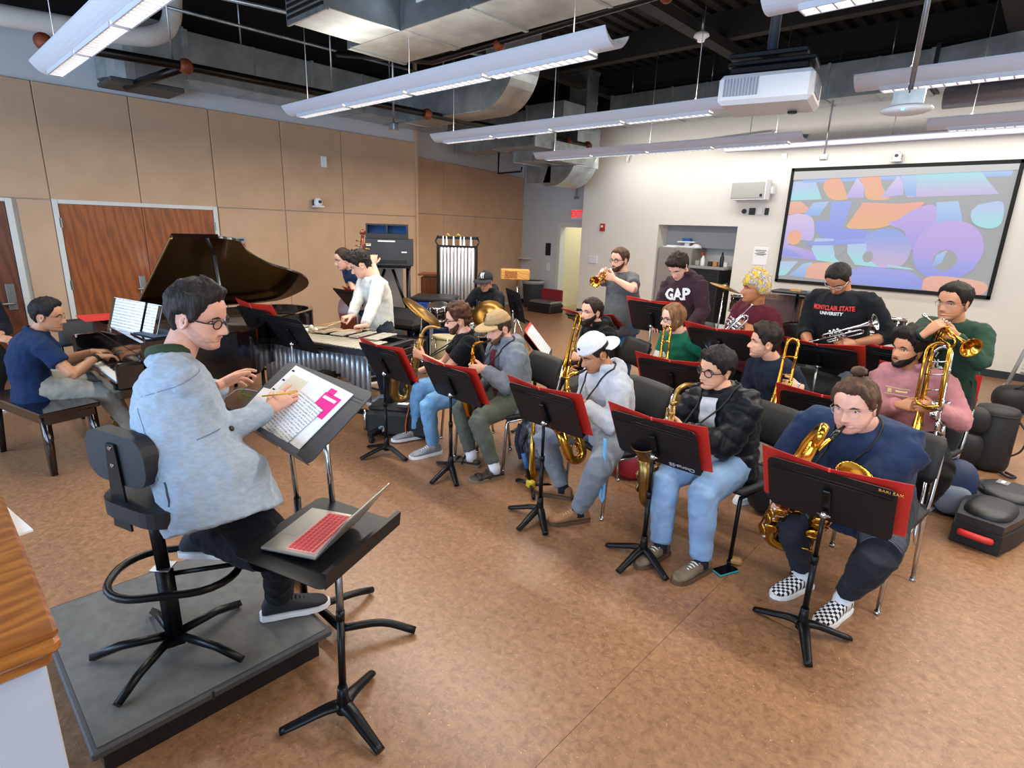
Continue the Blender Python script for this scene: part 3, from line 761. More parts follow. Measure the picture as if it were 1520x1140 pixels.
        mu = MB().tube([HM @ Vector(q) for q in ((-.10, ly - .015, .20), (-.05, ly + .026, .235), (0, ly + .03, .238), (.05, ly + .026, .235), (.10, ly - .015, .20))], [.006 * h, .014 * h, .012 * h, .014 * h, .006 * h], 8)
        part('moustache', mu, bm)
    cap = K.get('cap')
    if cap:
        cm, bk = cap; y = 1 if not bk else -1
        cw = lambda a, z: (z - .665 - (.05 * math.cos(a) * y)) / .03
        hole = (lambda a, z: .4) if not bk else None
        cs = strip(shell(HM, cw, lambda a, z: .06 + .05 * smooth01((z - .7) / .25), .006, 5, 2))
        co = part('cap', cs, cm)
        br = MB(); zc = .70 + (.03 if not bk else -.05); n = 14; vs = []
        for r_, (yo, zo) in enumerate(((.30, .0), (.42, .0), (.56, -.03), (.68, -.07))):
            for i in range(n + 1):
                a = R(-68 + 136 * i / n); q = .36 if r_ == 0 else .36 + (yo - .30) * math.cos(a) ** .6
                vs.append((q * math.sin(a) * .97, y * (q * math.cos(a) + .04), zc + zo * math.cos(a) - .05 * abs(math.sin(a)) ** 2))
        k = n + 1; m = len(vs)
        vs += [(x, y_, z - .018) for x, y_, z in vs]
        fs = [(r_ * k + i, r_ * k + i + 1, (r_ + 1) * k + i + 1, (r_ + 1) * k + i) for r_ in range(3) for i in range(n)]
        fs += [tuple(m + q for q in f[::-1]) for f in fs] + [(3 * k + i, 3 * k + i + 1, m + 3 * k + i + 1, m + 3 * k + i) for i in range(n)]
        br.add(vs, fs, HM, True); o = part('cap_brim', br, cm, co); o.matrix_local = Matrix()
        if bk:
            hv = MB().ell((0, .36, .775), (.12, .045, .085), 14, 8, HM); o = part('cap_opening', hv, mat('hair_shadow', '#15110f', .8), co); o.matrix_local = Matrix()
            o = part('cap_strap', MB().tube([HM @ Vector((math.sin(t) * .405, math.cos(t) * .405 - .005, .715)) for t in (-.5, -.25, 0, .25, .5)], .022 * h, 8), cm, co); o.matrix_local = Matrix()
        bt = MB().ell((0, -.03, 1.105), (.03, .03, .02), 10, 6, HM); o = part('cap_button', bt, cm, co); o.matrix_local = Matrix()
        K['cap_o'] = co
    if K.get('cap_text'):
        tx, tm_, sz = K['cap_text']; text_mesh('emblem', tx, sz, tm_, None, None, .001, .001).parent = K['cap_o']
        o = [q for q in K['cap_o'].children if q.name.startswith('emblem')][0]
        for v in o.data.vertices:
            q = HM.inverted() @ (HM @ Vector((0, 0, .86)))
            a_ = -v.co.x / (.40 * h) + K.get('cap_off', 0); zz = .835 + v.co.y / h; x_, y_, z_ = head_pt(a_, zz); d_ = Vector((x_, y_ + .03, (z_ - .45) * 1.1)).normalized(); pp = Vector((x_, y_, z_)) + d_ * (.085 + .05 * smooth01((zz - .7) / .25) + v.co.z / h); v.co = HM @ pp
    if K.get('glasses'):
        gm = mat('frame_' + K['glasses'][1:], K['glasses'], .35, .3); gl = MB(); rr = K.get('gr', (.088, .070)); gw = K.get('gw', .0085) * h * 1.25
        for sx in (-1, 1):
            pts = [HM @ Vector((sx * .152 + rr[0] * math.cos(t), .405 - abs(sx * .152 + rr[0] * math.cos(t)) ** 2 * .8, .475 + rr[1] * math.sin(t))) for t in [2 * PI * i / 18 for i in range(19)]]
            gl.tube(pts, gw, 6, caps=False)
            gl.tube([HM @ Vector((sx * .238, .355, .495)), HM @ Vector((sx * .315, .27, .50)), HM @ Vector((sx * .345, -.02, .50))], gw, 6)
        gl.tube([HM @ Vector((-.066, .402, .49)), HM @ Vector((0, .425, .50)), HM @ Vector((.066, .402, .49))], gw, 6)
        go = part('glasses', gl, gm)
        for sx in (-1, 1):
            ln = MB(); vs = [HM @ Vector((sx * .152 + rr[0] * math.cos(t), .405 - abs(sx * .152 + rr[0] * math.cos(t)) ** 2 * .8, .475 + rr[1] * math.sin(t))) for t in [2 * PI * i / 18 for i in range(18)]]
            ln.add(vs, [tuple(range(18))]); o = part('lens', ln, lens_mat(), go); o.matrix_local = Matrix()
    # clothes
    tm = K['top_m']; tms = list(tm) if isinstance(tm, (list, tuple)) else [tm]
    me = K['m_top']; me.materials.clear(); [me.materials.append(m) for m in tms]
    if K.get('bands'):
        for p in me.polygons:
            c = Vector(p.center); t = (c - P).dot(T_) / (N - P).length
            best = 9; av = 0
            for sd in (1, -1):
                s_, e, w_ = K['sh'][sd], K['el'][sd], K['wr'][sd]
                for q0, q1, b0 in ((s_, e, 0), (e, w_, 1)):
                    u = q1 - q0; x = min(1, max(0, (c - q0).dot(u) / u.length_squared)); dd = (c - q0 - u * x).length
                    if dd < best: best = dd; av = b0 + x
            p.material_index = K['bands'](t, av if best < .085 and (av > .25) else None)
    if K.get('pre'): K['pre'](K, me)
    bv = bvh_of(me); K['bvh'] = bv
    top = part(K.get('top_name', 'top'), me)
    if K['kn']:
        me = K['m_leg']; me.materials.clear(); me.materials.append(K['leg_m']); part('trousers', me)
        sm = K.get('sock')
        for sd, nm in ((1, 'l'), (-1, 'r')):
            if sm: part('sock', MB().tube([K['an'][sd] + (K['kn'][sd] - K['an'][sd]) * .22, K['an'][sd], K['an'][sd] - Vector((0, 0, .04))], [.044 * S, .045 * S, .047 * S], 12), sm)
            if K.get('shoe_m'): shoe(K, sd, K.get('t' + nm, K['yaw']), K['shoe_m'], K.get('sole_m', M_paper), K.get('shoe', 'lace'))
    for nm, txt, size, tt, xo, m, bold, sq in K.get('text', []):
        o = text_mesh(nm, txt, size, m, None, None, bold, .001, squash=sq); D = -F1
        # person's left is viewer's right seen from the front
        O = K['spine'](tt) + L1 * xo
        decal(o.data, bv, O + F1 * .0, L1, T_, D); o.parent = top
    for nm, rows, m, off in K.get('patch', []):
        me2 = grid_mesh(nm, [((t - .5) * (N - P).length, x0, x1) for t, x0, x1 in rows], m)
        decal(me2, bv, K['spine'](.5), L1, T_, -F1, off); o = bpy.data.objects.new(nm, me2); COL.objects.link(o); o.parent = top
    for f in K.get('after', []): f(K, part, top)
# ================================================================== instruments held by the players
M_brass = mat('lacquered_brass', '#c9973c', .2, 1.0, var=.12, vscale=14)
M_oldbrass = mat('worn_brass', '#9c7d4a', .34, 1.0, var=.2, vscale=18)
M_amber = mat('amber_lacquer', '#b3701c', .2, 1.0, var=.15, vscale=16)
M_silver = mat('silver_plate', '#c4c8d0', .18, 1.0, var=.08, vscale=12)
M_ebon = mat('ebonite', '#121214', .25)
M_cord = mat('black_strap', '#111114', .7)
def horn_tube(mb, pts, r, n=14): return mb.tube(curve(pts, 5), r, n)
def rad(pts_n, a, b, p=1.0): return [a + (b - a) * (i / (pts_n - 1)) ** p for i in range(pts_n)]
def saxophone(label, kind, M, mt, group=None):
    """z up the body, +y away from the player, origin at the mouthpiece tip"""
    k = {'alto': 1.0, 'tenor': 1.28, 'bari': 1.62, 'soprano': .8}[kind]
    t = thing('saxophone', label, 'saxophone', M=M, group=group)
    yb = .165 * k; z0 = -.075 * k if kind != 'bari' else -.05
    Lb = .50 * k if kind != 'bari' else .70
    zb = z0 - Lb
    if kind == 'soprano':
        mb = MB(); mb.tube([(0, 0, 0), (0, 0, -.45), (0, 0, -.52), (0, 0, -.56)], [.008, .026, .036, .048], 14); mb.build('body', mt, t)
        mb = MB(); mb.rod((0, 0, 0), (0, 0, .07), .009).build('mouthpiece', M_ebon, t)
    else:
        br = .052 * k; yl = yb + 2 * br
        if kind == 'bari':
            mouth = [(0, -.005, .004), (0, .045, -.004), (0, .10, -.02)]
            nk = curve([(0, .08, -.015), (0, .16, -.03), (0, .20, -.04)], 5)
            MB().tube(nk, rad(len(nk), .010, .014), 12).build('neck', mt, t)
            lp = curve([(0, .20, -.04), (0, .245, .02), (0, .24, .10), (.02, .19, .11), (.045, .16, .04), (.06, .17, -.06), (.055, .20, -.15), (.02, yb + .02, -.16)], 6)
            MB().tube(lp, rad(len(lp), .018, .030), 14).build('pigtail_loop', mt, t)
            pts = [(0, yb, .06), (0, yb, z0 - .1), (0, yb, zb + br)]
        else:
            nk = curve([(0, .045 * k, -.004), (0, .10 * k, .004), (0, .148 * k, -.018 * k), (0, yb, z0)], 6)
            MB().tube(nk, rad(len(nk), .0085 * k, .0125 * k), 12).lathe([(.015 * k, -.012), (.017 * k, 0), (.015 * k, .014)], 14, T(0, yb, z0)).build('neck', mt, t)
            mouth = [(0, -.005, .004), (0, .03, -.002), (0, .075 * k, -.004)]
            pts = [(0, yb, z0), (0, yb, zb + br)]
        MB().tube(mouth, [.006, .011 * k ** .5, .0125 * k ** .5], 12, flat=.9).build('mouthpiece', M_ebon, t)
        b = [Vector(p) for p in pts]; n0 = len(b); bow = []
        for i in range(1, 10):
            a = PI * i / 9; bow.append(Vector((0, yb + br - br * math.cos(a), zb + br - br * 1.05 * math.sin(a))))
        bl = {'alto': .18, 'tenor': .19, 'bari': .28}[kind] * k; up = [Vector((0, yl + .012 * k, zb + br + bl * .5)), Vector((0, yl + .022 * k, zb + br + bl))]
        allp = b + bow + up; r = []
        tot = sum((allp[i + 1] - allp[i]).length for i in range(len(allp) - 1)); s = 0
        for i, p in enumerate(allp):
            if i: s += (allp[i] - allp[i - 1]).length
            r.append((.0125 + (.036 - .0125) * (s / tot) ** .9) * k)
        if kind == 'bari':
            tw = R(122); rt = lambda q: Vector((q.x * math.cos(tw) - (q.y - yb) * math.sin(tw), yb + (q.y - yb) * math.cos(tw), q.z))
            allp = [rt(q) for q in allp]
        MB().tube(allp, r, 16).build('body', mt, t)
        bz = zb + br + bl; by = yl + .022 * k; bm = T(0, by, bz, rx=R(-14))
        if kind == 'bari': bm = T(0, yb, 0) @ Matrix.Rotation(tw, 4, 'Z') @ T(0, by - yb, bz, rx=R(-14))
        MB().lathe([(.034 * k, -.01), (.040 * k, .03 * k), (.050 * k, .055 * k), (.064 * k, .073 * k), (.0645 * k, .077 * k), (.060 * k, .076 * k), (.046 * k, .052 * k), (.036 * k, .03 * k), (.031 * k, -.02), (.004, -.03)], 22, bm, False).build('bell', mt, t)
        # keys, rods and guards
        kb = MB(); rn = random.Random(3)
        for sx in (-1, 1): kb.rod((sx * .021 * k, yb + .012 * k, z0 - .04), (sx * .030 * k, yb + .012 * k, zb + br), .0035 * k, 6)
        kb.rod((.012 * k, yb - .022 * k, z0 - .03), (.012 * k, yb - .030 * k, zb + br + .05), .003 * k, 6)
        nn = 11
        for i in range(nn):
            z = z0 - .05 * k - (Lb - .12 * k) * i / (nn - 1); q = i / (nn - 1); rr = (.010 + .012 * q) * k; x = (.010 if i % 3 else -.012) * k
            kb.lathe([(rr * .9, 0), (rr, .003), (rr, .007), (rr * .6, .010)], 12, zdir((x, yb + (.017 + .014 * q) * k, z), (x * 3, .06 * k, 0)))
            kb.rod((x, yb + (.024 + .014 * q) * k, z), (.026 * k if i % 2 else -.028 * k, yb + .01 * k, z + .01), .003 * k, 6)
        for sx, z in ((1, z0 - .10 * k), (1, z0 - .14 * k), (-1, z0 - .18 * k), (-1, z0 - .24 * k)):
            kb.lathe([(.010 * k, 0), (.010 * k, .006), (.004, .012)], 10, zdir((sx * .022 * k, yb, z), (sx, 0, .1)))
        Bt = T(0, yb, 0) @ Matrix.Rotation(R(122) if kind == 'bari' else 0, 4, 'Z') @ T(0, -yb, 0)
        for q in (0, 1, 2):
            zz = zb + br + (.02 + .07 * q) * k
            kb.lathe([(.024 * k, 0), (.026 * k, .005), (.026 * k, .010), (.012 * k, .014)], 14, Bt @ zdir((.034 * k, yl + (.01 if q else .0), zz), (1, 0, 0), (0, 1, 0)))
            kb.tube([(.05 * k, yl - .018 * k, zz), (.056 * k, yl + .005, zz + .02), (.05 * k, yl + .028 * k, zz)], .003 * k, 6, Bt)
        o = kb.build('key_work', mt, t); o['kind'] = 'stuff'
        kb = MB()
        for i in range(7):
            z = z0 - .07 * k - i * .055 * k + (.02 if i > 3 else 0); kb.ell((0.004 if i % 2 else -.004, yb + .032 * k, z), (.007 * k, .003, .007 * k), 10, 6)
        kb.build('pearl_buttons', mat('mother_of_pearl', '#e9e6dc', .2), t)
        MB().box((0, yb + br, zb + br + .12 * k), (.006, .075 * k, .012), Bt).lathe([(.018 * k, -.004), (.018 * k, .004)], 12, Bt @ T(0, yb + br, zb + br + .12 * k, ry=PI / 2)).build('brace', mt, t)
    return t
def trombone(label, M, mt, ms, bass=False, group=None):
    """z along the bell section up to the tuning bow, y forward, origin mid bow"""
    t = thing('trombone', label, 'trombone', M=M, group=group); k = 1.08 if bass else 1.0
    w = .042
    bow = [Vector((-w + w + w * 0 - w * math.cos(a), 0, -.05 + w * 1.15 * math.sin(a))) for a in [PI * i / 10 for i in range(11)]]
    MB().tube([(-w, 0, -.20)] + bow + [(w, 0, -.22)], .0095, 12).lathe([(.0115, -.01), (.0115, .01)], 12, T(-w, 0, -.13)).lathe([(.0115, -.01), (.0115, .01)], 12, T(w, 0, -.13)).build('tuning_slide', ms if bass else mt, t)
    br = .082 if not bass else .098; Lb = .56 * k
    prof = [(.0095, 0), (.0105, -.16), (.0135, -.28), (.019, -.37), (.028, -.44), (.042, -.49), (.060, -.53), (br, -.56), (br + .001, -.562), (br - .003, -.556), (.056, -.525), (.036, -.48), (.02, -.42)]
    MB().lathe([(r, z * k) for r, z in prof], 26, T(w, 0, 0), False).build('bell', mt, t)
    MB().tube(curve([(-w, 0, -.18), (-w, 0, -.26), (-w, .0, -.30)], 5), .009, 12).lathe([(.013, -.025), (.013, .025)], 12, T(-w, 0, -.31)).build('gooseneck', ms, t)
    for z in (-.12, -.24): MB().rod((-w, 0, z), (w, 0, z), .0045, 8).build('brace', ms, t)
    sl = MB(); x1, y1 = -w, 0.0; y2 = -.085
    sl.tube([(x1, y1, -.30), (x1, y1, -.98), (x1, y1 - .012, -1.012), (x1, (y1 + y2) / 2, -1.028), (x1, y2 + .012, -1.012), (x1, y2, -.98), (x1, y2, -.36)], .0078, 10)
    sl.rod((x1, y1, -.40), (x1, y2, -.40), .006).rod((x1, y1, -.45), (x1, y2, -.45), .006).lathe([(.011, -.03), (.011, .03)], 10, T(x1, y1, -.42)).lathe([(.011, -.03), (.011, .03)], 10, T(x1, y2, -.42))
    sl.build('hand_slide', ms, t)
    MB().lathe([(.006, 0), (.007, .05), (.012, .075), (.0135, .085), (.010, .086), (.003, .07)], 14, T(x1, y2, -.36), False).build('mouthpiece', M_silver, t)
    if bass:
        a = MB()
        for q, dy in ((0, .03), (1, .055)):
            ww = .038 + .014 * q
            a.tube([(-ww, dy, -.34)] + [(-ww * math.cos(s), dy, -.03 - .02 * q + ww * math.sin(s)) for s in [PI * i / 10 for i in range(11)]] + [(ww, dy, -.30)], .0085, 10)
            a.tube([(ww, dy, -.30), (ww * .8, dy, -.335), (0, dy, -.35), (-ww, dy, -.34)], .0085, 10)
        a.build('valve_tubing', mt, t)
        for z in (-.33, -.38): MB().lathe([(.022, -.016), (.024, -.014), (.024, .014), (.022, .016)], 14, T(-w + .01, .03, z, ry=PI / 2)).build('rotor_valve', ms, t)
        for z in (-.10, -.17): MB().rod((-.045, .04, z), (.045, .04, z), .004, 8).build('brace', ms, t)
    return t
def trumpet(label, M, mt, group=None):
    """x from the mouthpiece to the bell, z up through the valves"""
    t = thing('trumpet', label, 'trumpet', M=M, group=group)
    MB().lathe([(.0135, 0), (.0135, .004), (.010, .018), (.005, .03), (.0045, .09)], 14, zdir((0, 0, 0), (1, 0, 0))).build('mouthpiece', M_silver, t)
    zb = -.055
    lp = [(.08, 0, 0), (.36, 0, 0)] + [(.36 + .0275 * math.sin(a), 0, -.0275 + .0275 * math.cos(a)) for a in [PI * i / 8 for i in range(1, 9)]] + [(.24, 0, zb)]
    MB().tube(lp, .0062, 10).build('leadpipe', mt, t)
    bell = [(.10 - .0 * a, .03, 0) for a in (0,)]
    bt = [(.25, .034, zb), (.12, .034, zb)] + [(.12 - .0275 * math.sin(a), .034, -.0275 - .0275 * math.cos(a)) for a in [PI * i / 8 for i in range(1, 9)]] + [(.2, .034, 0), (.30, .034, 0)]
    MB().tube(bt, .0066, 10).build('bell_bow', mt, t)
    MB().lathe([(.0066, .30), (.009, .36), (.014, .41), (.022, .445), (.036, .468), (.0615, .482), (.0625, .484), (.059, .482), (.034, .463), (.02, .44), (.01, .40)], 24, zdir((0, .034, 0), (1, 0, 0)), False).build('bell', mt, t)
    for i in range(3):
        x = .185 + i * .028
        v = MB().lathe([(.0095, -.088), (.0115, -.085), (.0115, -.03), (.0105, -.028), (.0105, .02), (.0118, .022), (.0118, .034), (.004, .036)], 14, T(x, .014, 0)).build('valve', mt, t)
        MB().rod((x, .014, .03), (x, .014, .058), .003).lathe([(.0085, .055), (.0085, .061)], 12, T(x, .014, 0)).build('valve_button', M_silver, v)
    MB().tube([(.20, -.01, -.02), (.13, -.012, -.02), (.12, -.012, -.035), (.13, -.012, -.05), (.20, -.01, -.05)], .005, 8).build('slide_loop', mt, t)
    MB().rod((.16, 0, 0), (.16, .034, 0), .004).rod((.30, 0, 0), (.30, .034, 0), .004).tube([(.29, 0, .006), (.30, 0, .022), (.315, 0, .020), (.318, 0, .006)], .002, 6).build('brace', mt, t)
    return t
def headM(d):
    hy, hp, hr = d['head']; h = .25 * d.get('hs', 1.0)
    Rm = Matrix.Rotation(R(hy) - PI / 2, 3, 'Z') @ Matrix.Rotation(R(-hp), 3, 'X') @ Matrix.Rotation(R(hr), 3, 'Y')
    return Matrix.Translation(Vector(d['hc'])) @ Rm.to_4x4() @ Matrix.Scale(h, 4) @ Matrix.Translation((0, 0, -.5))
def FL(yaw): a = R(yaw); return Vector((math.cos(a), math.sin(a), 0)), Vector((-math.sin(a), math.cos(a), 0))
Zv = Vector((0, 0, 1))
def grip(d, sd, g, dirv, nrm, back=.088, off=.026):
    """put a hand with its curled fingers round point g"""
    dirv = Vector(dirv).normalized(); nrm = Vector(nrm); nrm = (nrm - dirv * nrm.dot(dirv)).normalized()
    nm = 'l' if sd > 0 else 'r'; d['h' + nm] = tuple(Vector(g) - dirv * back + nrm * off); d['hd' + nm] = (tuple(dirv), tuple(nrm))
def sax_player(kind, label, mt, bottom, d, hz=(.34, .66)):
    HM = headM(d); mth = HM @ Vector((0, .40, .182)); b = Vector(bottom)
    F, L = FL(d['yaw']); Hf = (HM.to_3x3() @ Vector((0, 1, 0))).normalized()
    k = {'alto': 1.0, 'tenor': 1.28, 'bari': 1.62}[kind]; Lt = (.075 * k + .50 * k) if kind != 'bari' else .75
    # body axis: choose z so that the bow lands on the target
    z = (mth - b); z.normalize(); y = Hf * .7 + F * .6; y = (y - z * y.dot(z)).normalized()
    tgt = b - mth
    # body sits at +y*.165k: tilt the axis so the bow meets the target
    ang = math.atan2(.217, .575) if kind != 'bari' else math.atan2(.267, .80); ax = z.cross(y).normalized()
    z = Matrix.Rotation(ang, 3, ax) @ z; y = (y - z * y.dot(z)).normalized(); x = y.cross(z)
    M = frame(mth, x, y, z); saxophone(label, kind, M, mt)
    yb = .165 * k
    for sd, q in ((1, hz[0]), (-1, hz[1])):
        g = M @ Vector((0, yb + .012, -Lt * q))
        dv = y * .80 + x * sd * .58; nr = x * -sd * .8 + y * .5
        grip(d, sd, g, dv, nr)
        d.setdefault('c' + ('l' if sd > 0 else 'r'), (.50, .52, .55, .58))
    # neck strap
    d['strap'] = tuple(M @ Vector((0, yb - .03 * k, -.30 * k)))
    return person(**d)
def strap(K, part, top):
    b = Vector(K['strap']); N, F1, L1, T_, S = K['N'], K['F1'], K['L1'], K['T'], K['S']; mb = MB()
    for sd in (1, -1):
        p0 = N - F1 * .075 + L1 * sd * .03 + T_ * .03; p1 = N + L1 * sd * .10 + T_ * .022; p2 = N + F1 * .10 + L1 * sd * .085 - T_ * .05
        pts = curve([p0, p1, p2, p2.lerp(b, .5) + F1 * .03, b], 6); out = []
        for p in pts:
            h = K['bvh'].find_nearest(p)
            if h[0] is not None and (p - h[0]).dot(h[1]) < .006: p = h[0] + h[1] * .006
            out.append(p)
        mb.tube(out, .0055, 6)
    part('neck_strap', mb, M_cord)
def tb_player(label, mt, ms, topp, rim, d, bass=False, lh=True):
    a, b = Vector(topp), Vector(rim); z = (a - b).normalized(); F, L = FL(d['yaw'])
    if d.get('tbx'): x = Vector(d['tbx'])
    else: x = -L
    x = (x - z * x.dot(z)).normalized(); y = z.cross(x)
    M = frame(a, x, y, z) @ Matrix.Scale((a - b).length / (.54 if not bass else .57), 4)
    trombone(label, M, mt, ms, bass)
    return M
def clothes(name, col, rough=.85, var=.06, vs=40, bump=.25, bs=220, **k): return mat(name, col, rough, spec=.18, var=var, vscale=vs, bump=bump, bscale=bs, sheen=.04, **k)
M_dsole = mat('dark_sole', '#2b2a28', .7)
# ------------------------------------------------ front row: five saxophones
denim_l = clothes('light_blue_denim', '#6f9cc4', vs=9, var=.18); olive = clothes('olive_grey_cotton', '#565b52'); greyj = clothes('grey_jersey', '#7b828c'); bluej = clothes('pale_blue_sweat', '#7f9cc0', vs=7, var=.12)
d = dict(label='person in black polo shirt with curly hair and glasses playing a tenor saxophone', pel=(-3.50, 3.25, .54), yaw=-118, hc=(-3.60, 3.20, 1.135), head=(-130, 10, 0), tw=-6,
         al=(-3.55, 2.88, .088), ar=(-3.93, 2.98, .10), kr=(-.8, -.7, .5), kl=(-.1, -1, .5), tl=-102, tr=-108, skin='#dca58c', hair='#4a2c1c', beard=.012, beardc='#4a3023', lids=.5,
         hairstyle=dict(top=.13, side=.075, noise=.09, freq=11, strand=1, seed=3, dz=.02), glasses='#1c1416', top='polo', top_m=clothes('black_polo', '#0d0f14'), top_name='polo_shirt', leg_m=denim_l, shoe_m=mat('grey_suede', '#8b8f92', .8, var=.15, vscale=30), shoe='lace', sock=mat('grey_sock', '#9b9a98', .9), after=[strap], text=[])
K = sax_player('tenor', 'worn brass tenor saxophone played by the person in the black polo shirt', M_oldbrass, (-3.98, 2.92, .46), d)
d = dict(label='person in tan baseball cap and grey hooded parka playing an alto saxophone', pel=(-3.05, 3.30, .54), yaw=-108, hc=(-3.14, 3.22, 1.125), head=(-106, 18, 0), cap=(mat('tan_cap_cloth', '#a58a63', .9, var=.06, vscale=60, bump=.2, bscale=300), False), cap_text=('GR', mat('dark_thread', '#2a2420', .8), .045), cap_off=.35,
         al=(-2.85, 2.93, .088), ar=(-3.15, 2.96, .088), tl=-112, tr=-160, skin='#dba690', hair='#3b2c22', beard=.014, beardc='#5a4132', lids=.4, hairstyle=dict(top=.02, side=.03, noise=.02),
         top='jacket', top_m=clothes('grey_parka_shell', '#6d7580', .6, bs=120), top_name='parka', hood=1, leg_m=olive, shoe_m=mat('brown_leather', '#3d332d', .5, var=.1), shoe='sandal', sole_m=mat('cork_sole', '#7d6a55', .8), sock=mat('white_sock', '#dcdde2', .9), after=[strap], leg=.9,
         patch=[('shirt_front', [(t, -.045 - .015 * (1 - t), .045 + .015 * (1 - t)) for t in (.05, .2, .35, .5, .65, .8, .93)], clothes('maroon_shirt', '#5d1a28'), .004),
                ('zip_flap', [(t, -.085, -.05) for t in (.05, .2, .35, .5, .65, .8, .9)], clothes('grey_parka_flap', '#5b626b', .6), .010), ('zip_flap', [(t, .05, .085) for t in (.05, .2, .35, .5, .65, .8, .9)], clothes('grey_parka_flap', '#5b626b', .6), .010)], wr=.022)
sax_player('alto', 'amber lacquer alto saxophone played by the person in the tan cap', M_amber, (-3.13, 2.98, .46), d)
d = dict(label='person in backwards white cap and white hoodie playing an alto saxophone', pel=(-2.04, 3.24, .54), yaw=-112, hc=(-2.13, 3.12, 1.105), head=(-114, 26, 0), cap=(mat('white_cap_cloth', '#d9dbe0', .9, var=.03, vscale=60, bump=.2, bscale=300), True),
         al=(-1.985, 2.86, .088), ar=(-2.28, 3.06, .088), kl=(.5, -.8, .4), kr=(-.8, -.6, .4), tl=-122, tr=-158, skin='#b07a58', hair='#1e1613', beard=.007, lids=.25, hairstyle=dict(top=.02, side=.022, noise=.015),
         top='hoodie', top_m=clothes('white_hoodie_fleece', '#b5bac5', bump=.2), top_name='hoodie', leg_m=greyj, shoe_m=mat('tan_suede', '#8c6545', .85, var=.12, vscale=30), shoe='suede', lace_m=mat('tan_lace', '#b59a7c', .8), sole_m=mat('brown_sole', '#5a4330', .7), sock=mat('navy_sock', '#141a28', .9), loose=.020, after=[strap],
         patch=[('print', [(t, -.06, .05) for t in (.30, .4, .5, .6)], mat('blue_pink_print', '#3f83b8', .8, var=1, vscale=28, col2='#d8d2dc'), .003)], wr=.022)
sax_player('alto', 'brass alto saxophone played by the person in the backwards white cap', M_brass, (-2.09, 2.96, .44), d)
d = dict(label='person in black puffer jacket and round glasses playing a tenor saxophone', pel=(-1.24, 3.34, .54), yaw=-102, hc=(-1.345, 3.27, 1.125), head=(-114, 6, -6), al=(-1.13, 2.89, .088), ar=(-1.38, 2.87, .088), tl=-104, tr=-98, skin='#d9a283', hair='#1d1816', lids=.45,
         hairstyle=dict(top=.085, side=.05, noise=.05, freq=10, dz=-.06, fr=.03, seed=8), glasses='#2b211d', gr=(.098, .084), gw=.010, top='puffer', top_m=clothes('black_puffer_nylon', '#0e1118', .4, bump=.1, bs=50), top_name='puffer_jacket', leg_m=bluej, loose=.024,
         shoe_m=mat('olive_brown_suede', '#6e5f4c', .85, var=.15, vscale=30), shoe='suede', sole_m=mat('brown_sole', '#5a4330', .7), sock=mat('navy_sock', '#141a28', .9), after=[strap],
         patch=[('shirt_front', [(t, -.055 - .03 * (1 - t), .045 + .03 * (1 - t)) for t in (.02, .15, .3, .45, .6, .75, .88, .96)], clothes('heather_grey_tee', '#b9bcc4'), .020)], wr=.024)
def puffer_seams(K, me):
    for v in me.vertices:
        c = v.co; t = (c - K['P']).dot(K['T']); best = 9; q = t
        for sd in (1, -1):
            for a, b, o in ((K['sh'][sd], K['el'][sd], 0), (K['el'][sd], K['wr'][sd], .29)):
                u = b - a; x = min(1, max(0, (c - a).dot(u) / u.length_squared)); dd = (c - a - u * x).length
                if dd < best and dd < .10 and x > .15: best = dd; q = o + x * u.length
        s = abs(math.sin(q / .085 * PI)); v.co = c + v.normal * (.016 * s ** .5 - .012)
d['pre'] = puffer_seams
sax_player('tenor', 'old unlacquered tenor saxophone played by the person in the puffer jacket', M_oldbrass, (-1.49, 2.95, .34), d)
d = dict(label='heavyset person in dark blue long-sleeved shirt with a hair bun playing a baritone saxophone', pel=(-.50, 3.40, .56), yaw=-100, hc=(-.565, 3.10, 1.12), head=(-101, 10, 4), g=1.38, sw=1.34, belly=.07, ag=1.45, nk=1.28, jaw=1.16, lg=1.28,
         al=(-.44, 3.08, .088), ar=(-.66, 3.16, .088), kl=(.30, -.9, .4), kr=(-.28, -.9, .4), tl=-104, tr=-112, skin='#e0aa98', hair='#4b3426', beard=.004, lids=.55, el=(.2, -.1, -1), hairstyle=dict(top=.06, side=.045, noise=.05, freq=8, strand=4, lean=0, dz=.0, fr=.0), glasses='#b9b2a8', gw=.004, gr=(.095, .075),
         top='sweat', top_m=clothes('navy_henley', '#22314f', vs=30), top_name='henley_shirt', leg_m=None, loose=.016, leg=.86, shoe_m=None, shoe='checker', sock=mat('white_sock', '#dcdde2', .9), after=[strap], wr=.020, hs=1.05)
d['hairstyle']['extra'] = [((0.02, -.16, 1.10), (.13, .13, .10))]
def moto():
    m = clothes('faded_black_denim', '#23262e', vs=7, var=.35); return m
d['leg_m'] = moto()
def checker():
    m = mat('checkered_canvas', '#e4e4e6', .8); nt = m.node_tree; c = nt.nodes.new('ShaderNodeTexChecker'); c.inputs['Scale'].default_value = 62; tc = nt.nodes.new('ShaderNodeTexCoord')
    c.inputs['Color1'].default_value = hexc('#15161a'); c.inputs['Color2'].default_value = hexc('#e4e4e8'); mp = nt.nodes.new('ShaderNodeMapping'); mp.inputs['Scale'].default_value = (1, 1, .001)
    nt.links.new(tc.outputs['Object'], mp.inputs[0]); nt.links.new(mp.outputs[0], c.inputs['Vector']); nt.links.new(c.outputs[0], nt.nodes['Principled BSDF'].inputs['Base Color']); return m
d['shoe_m'] = checker()
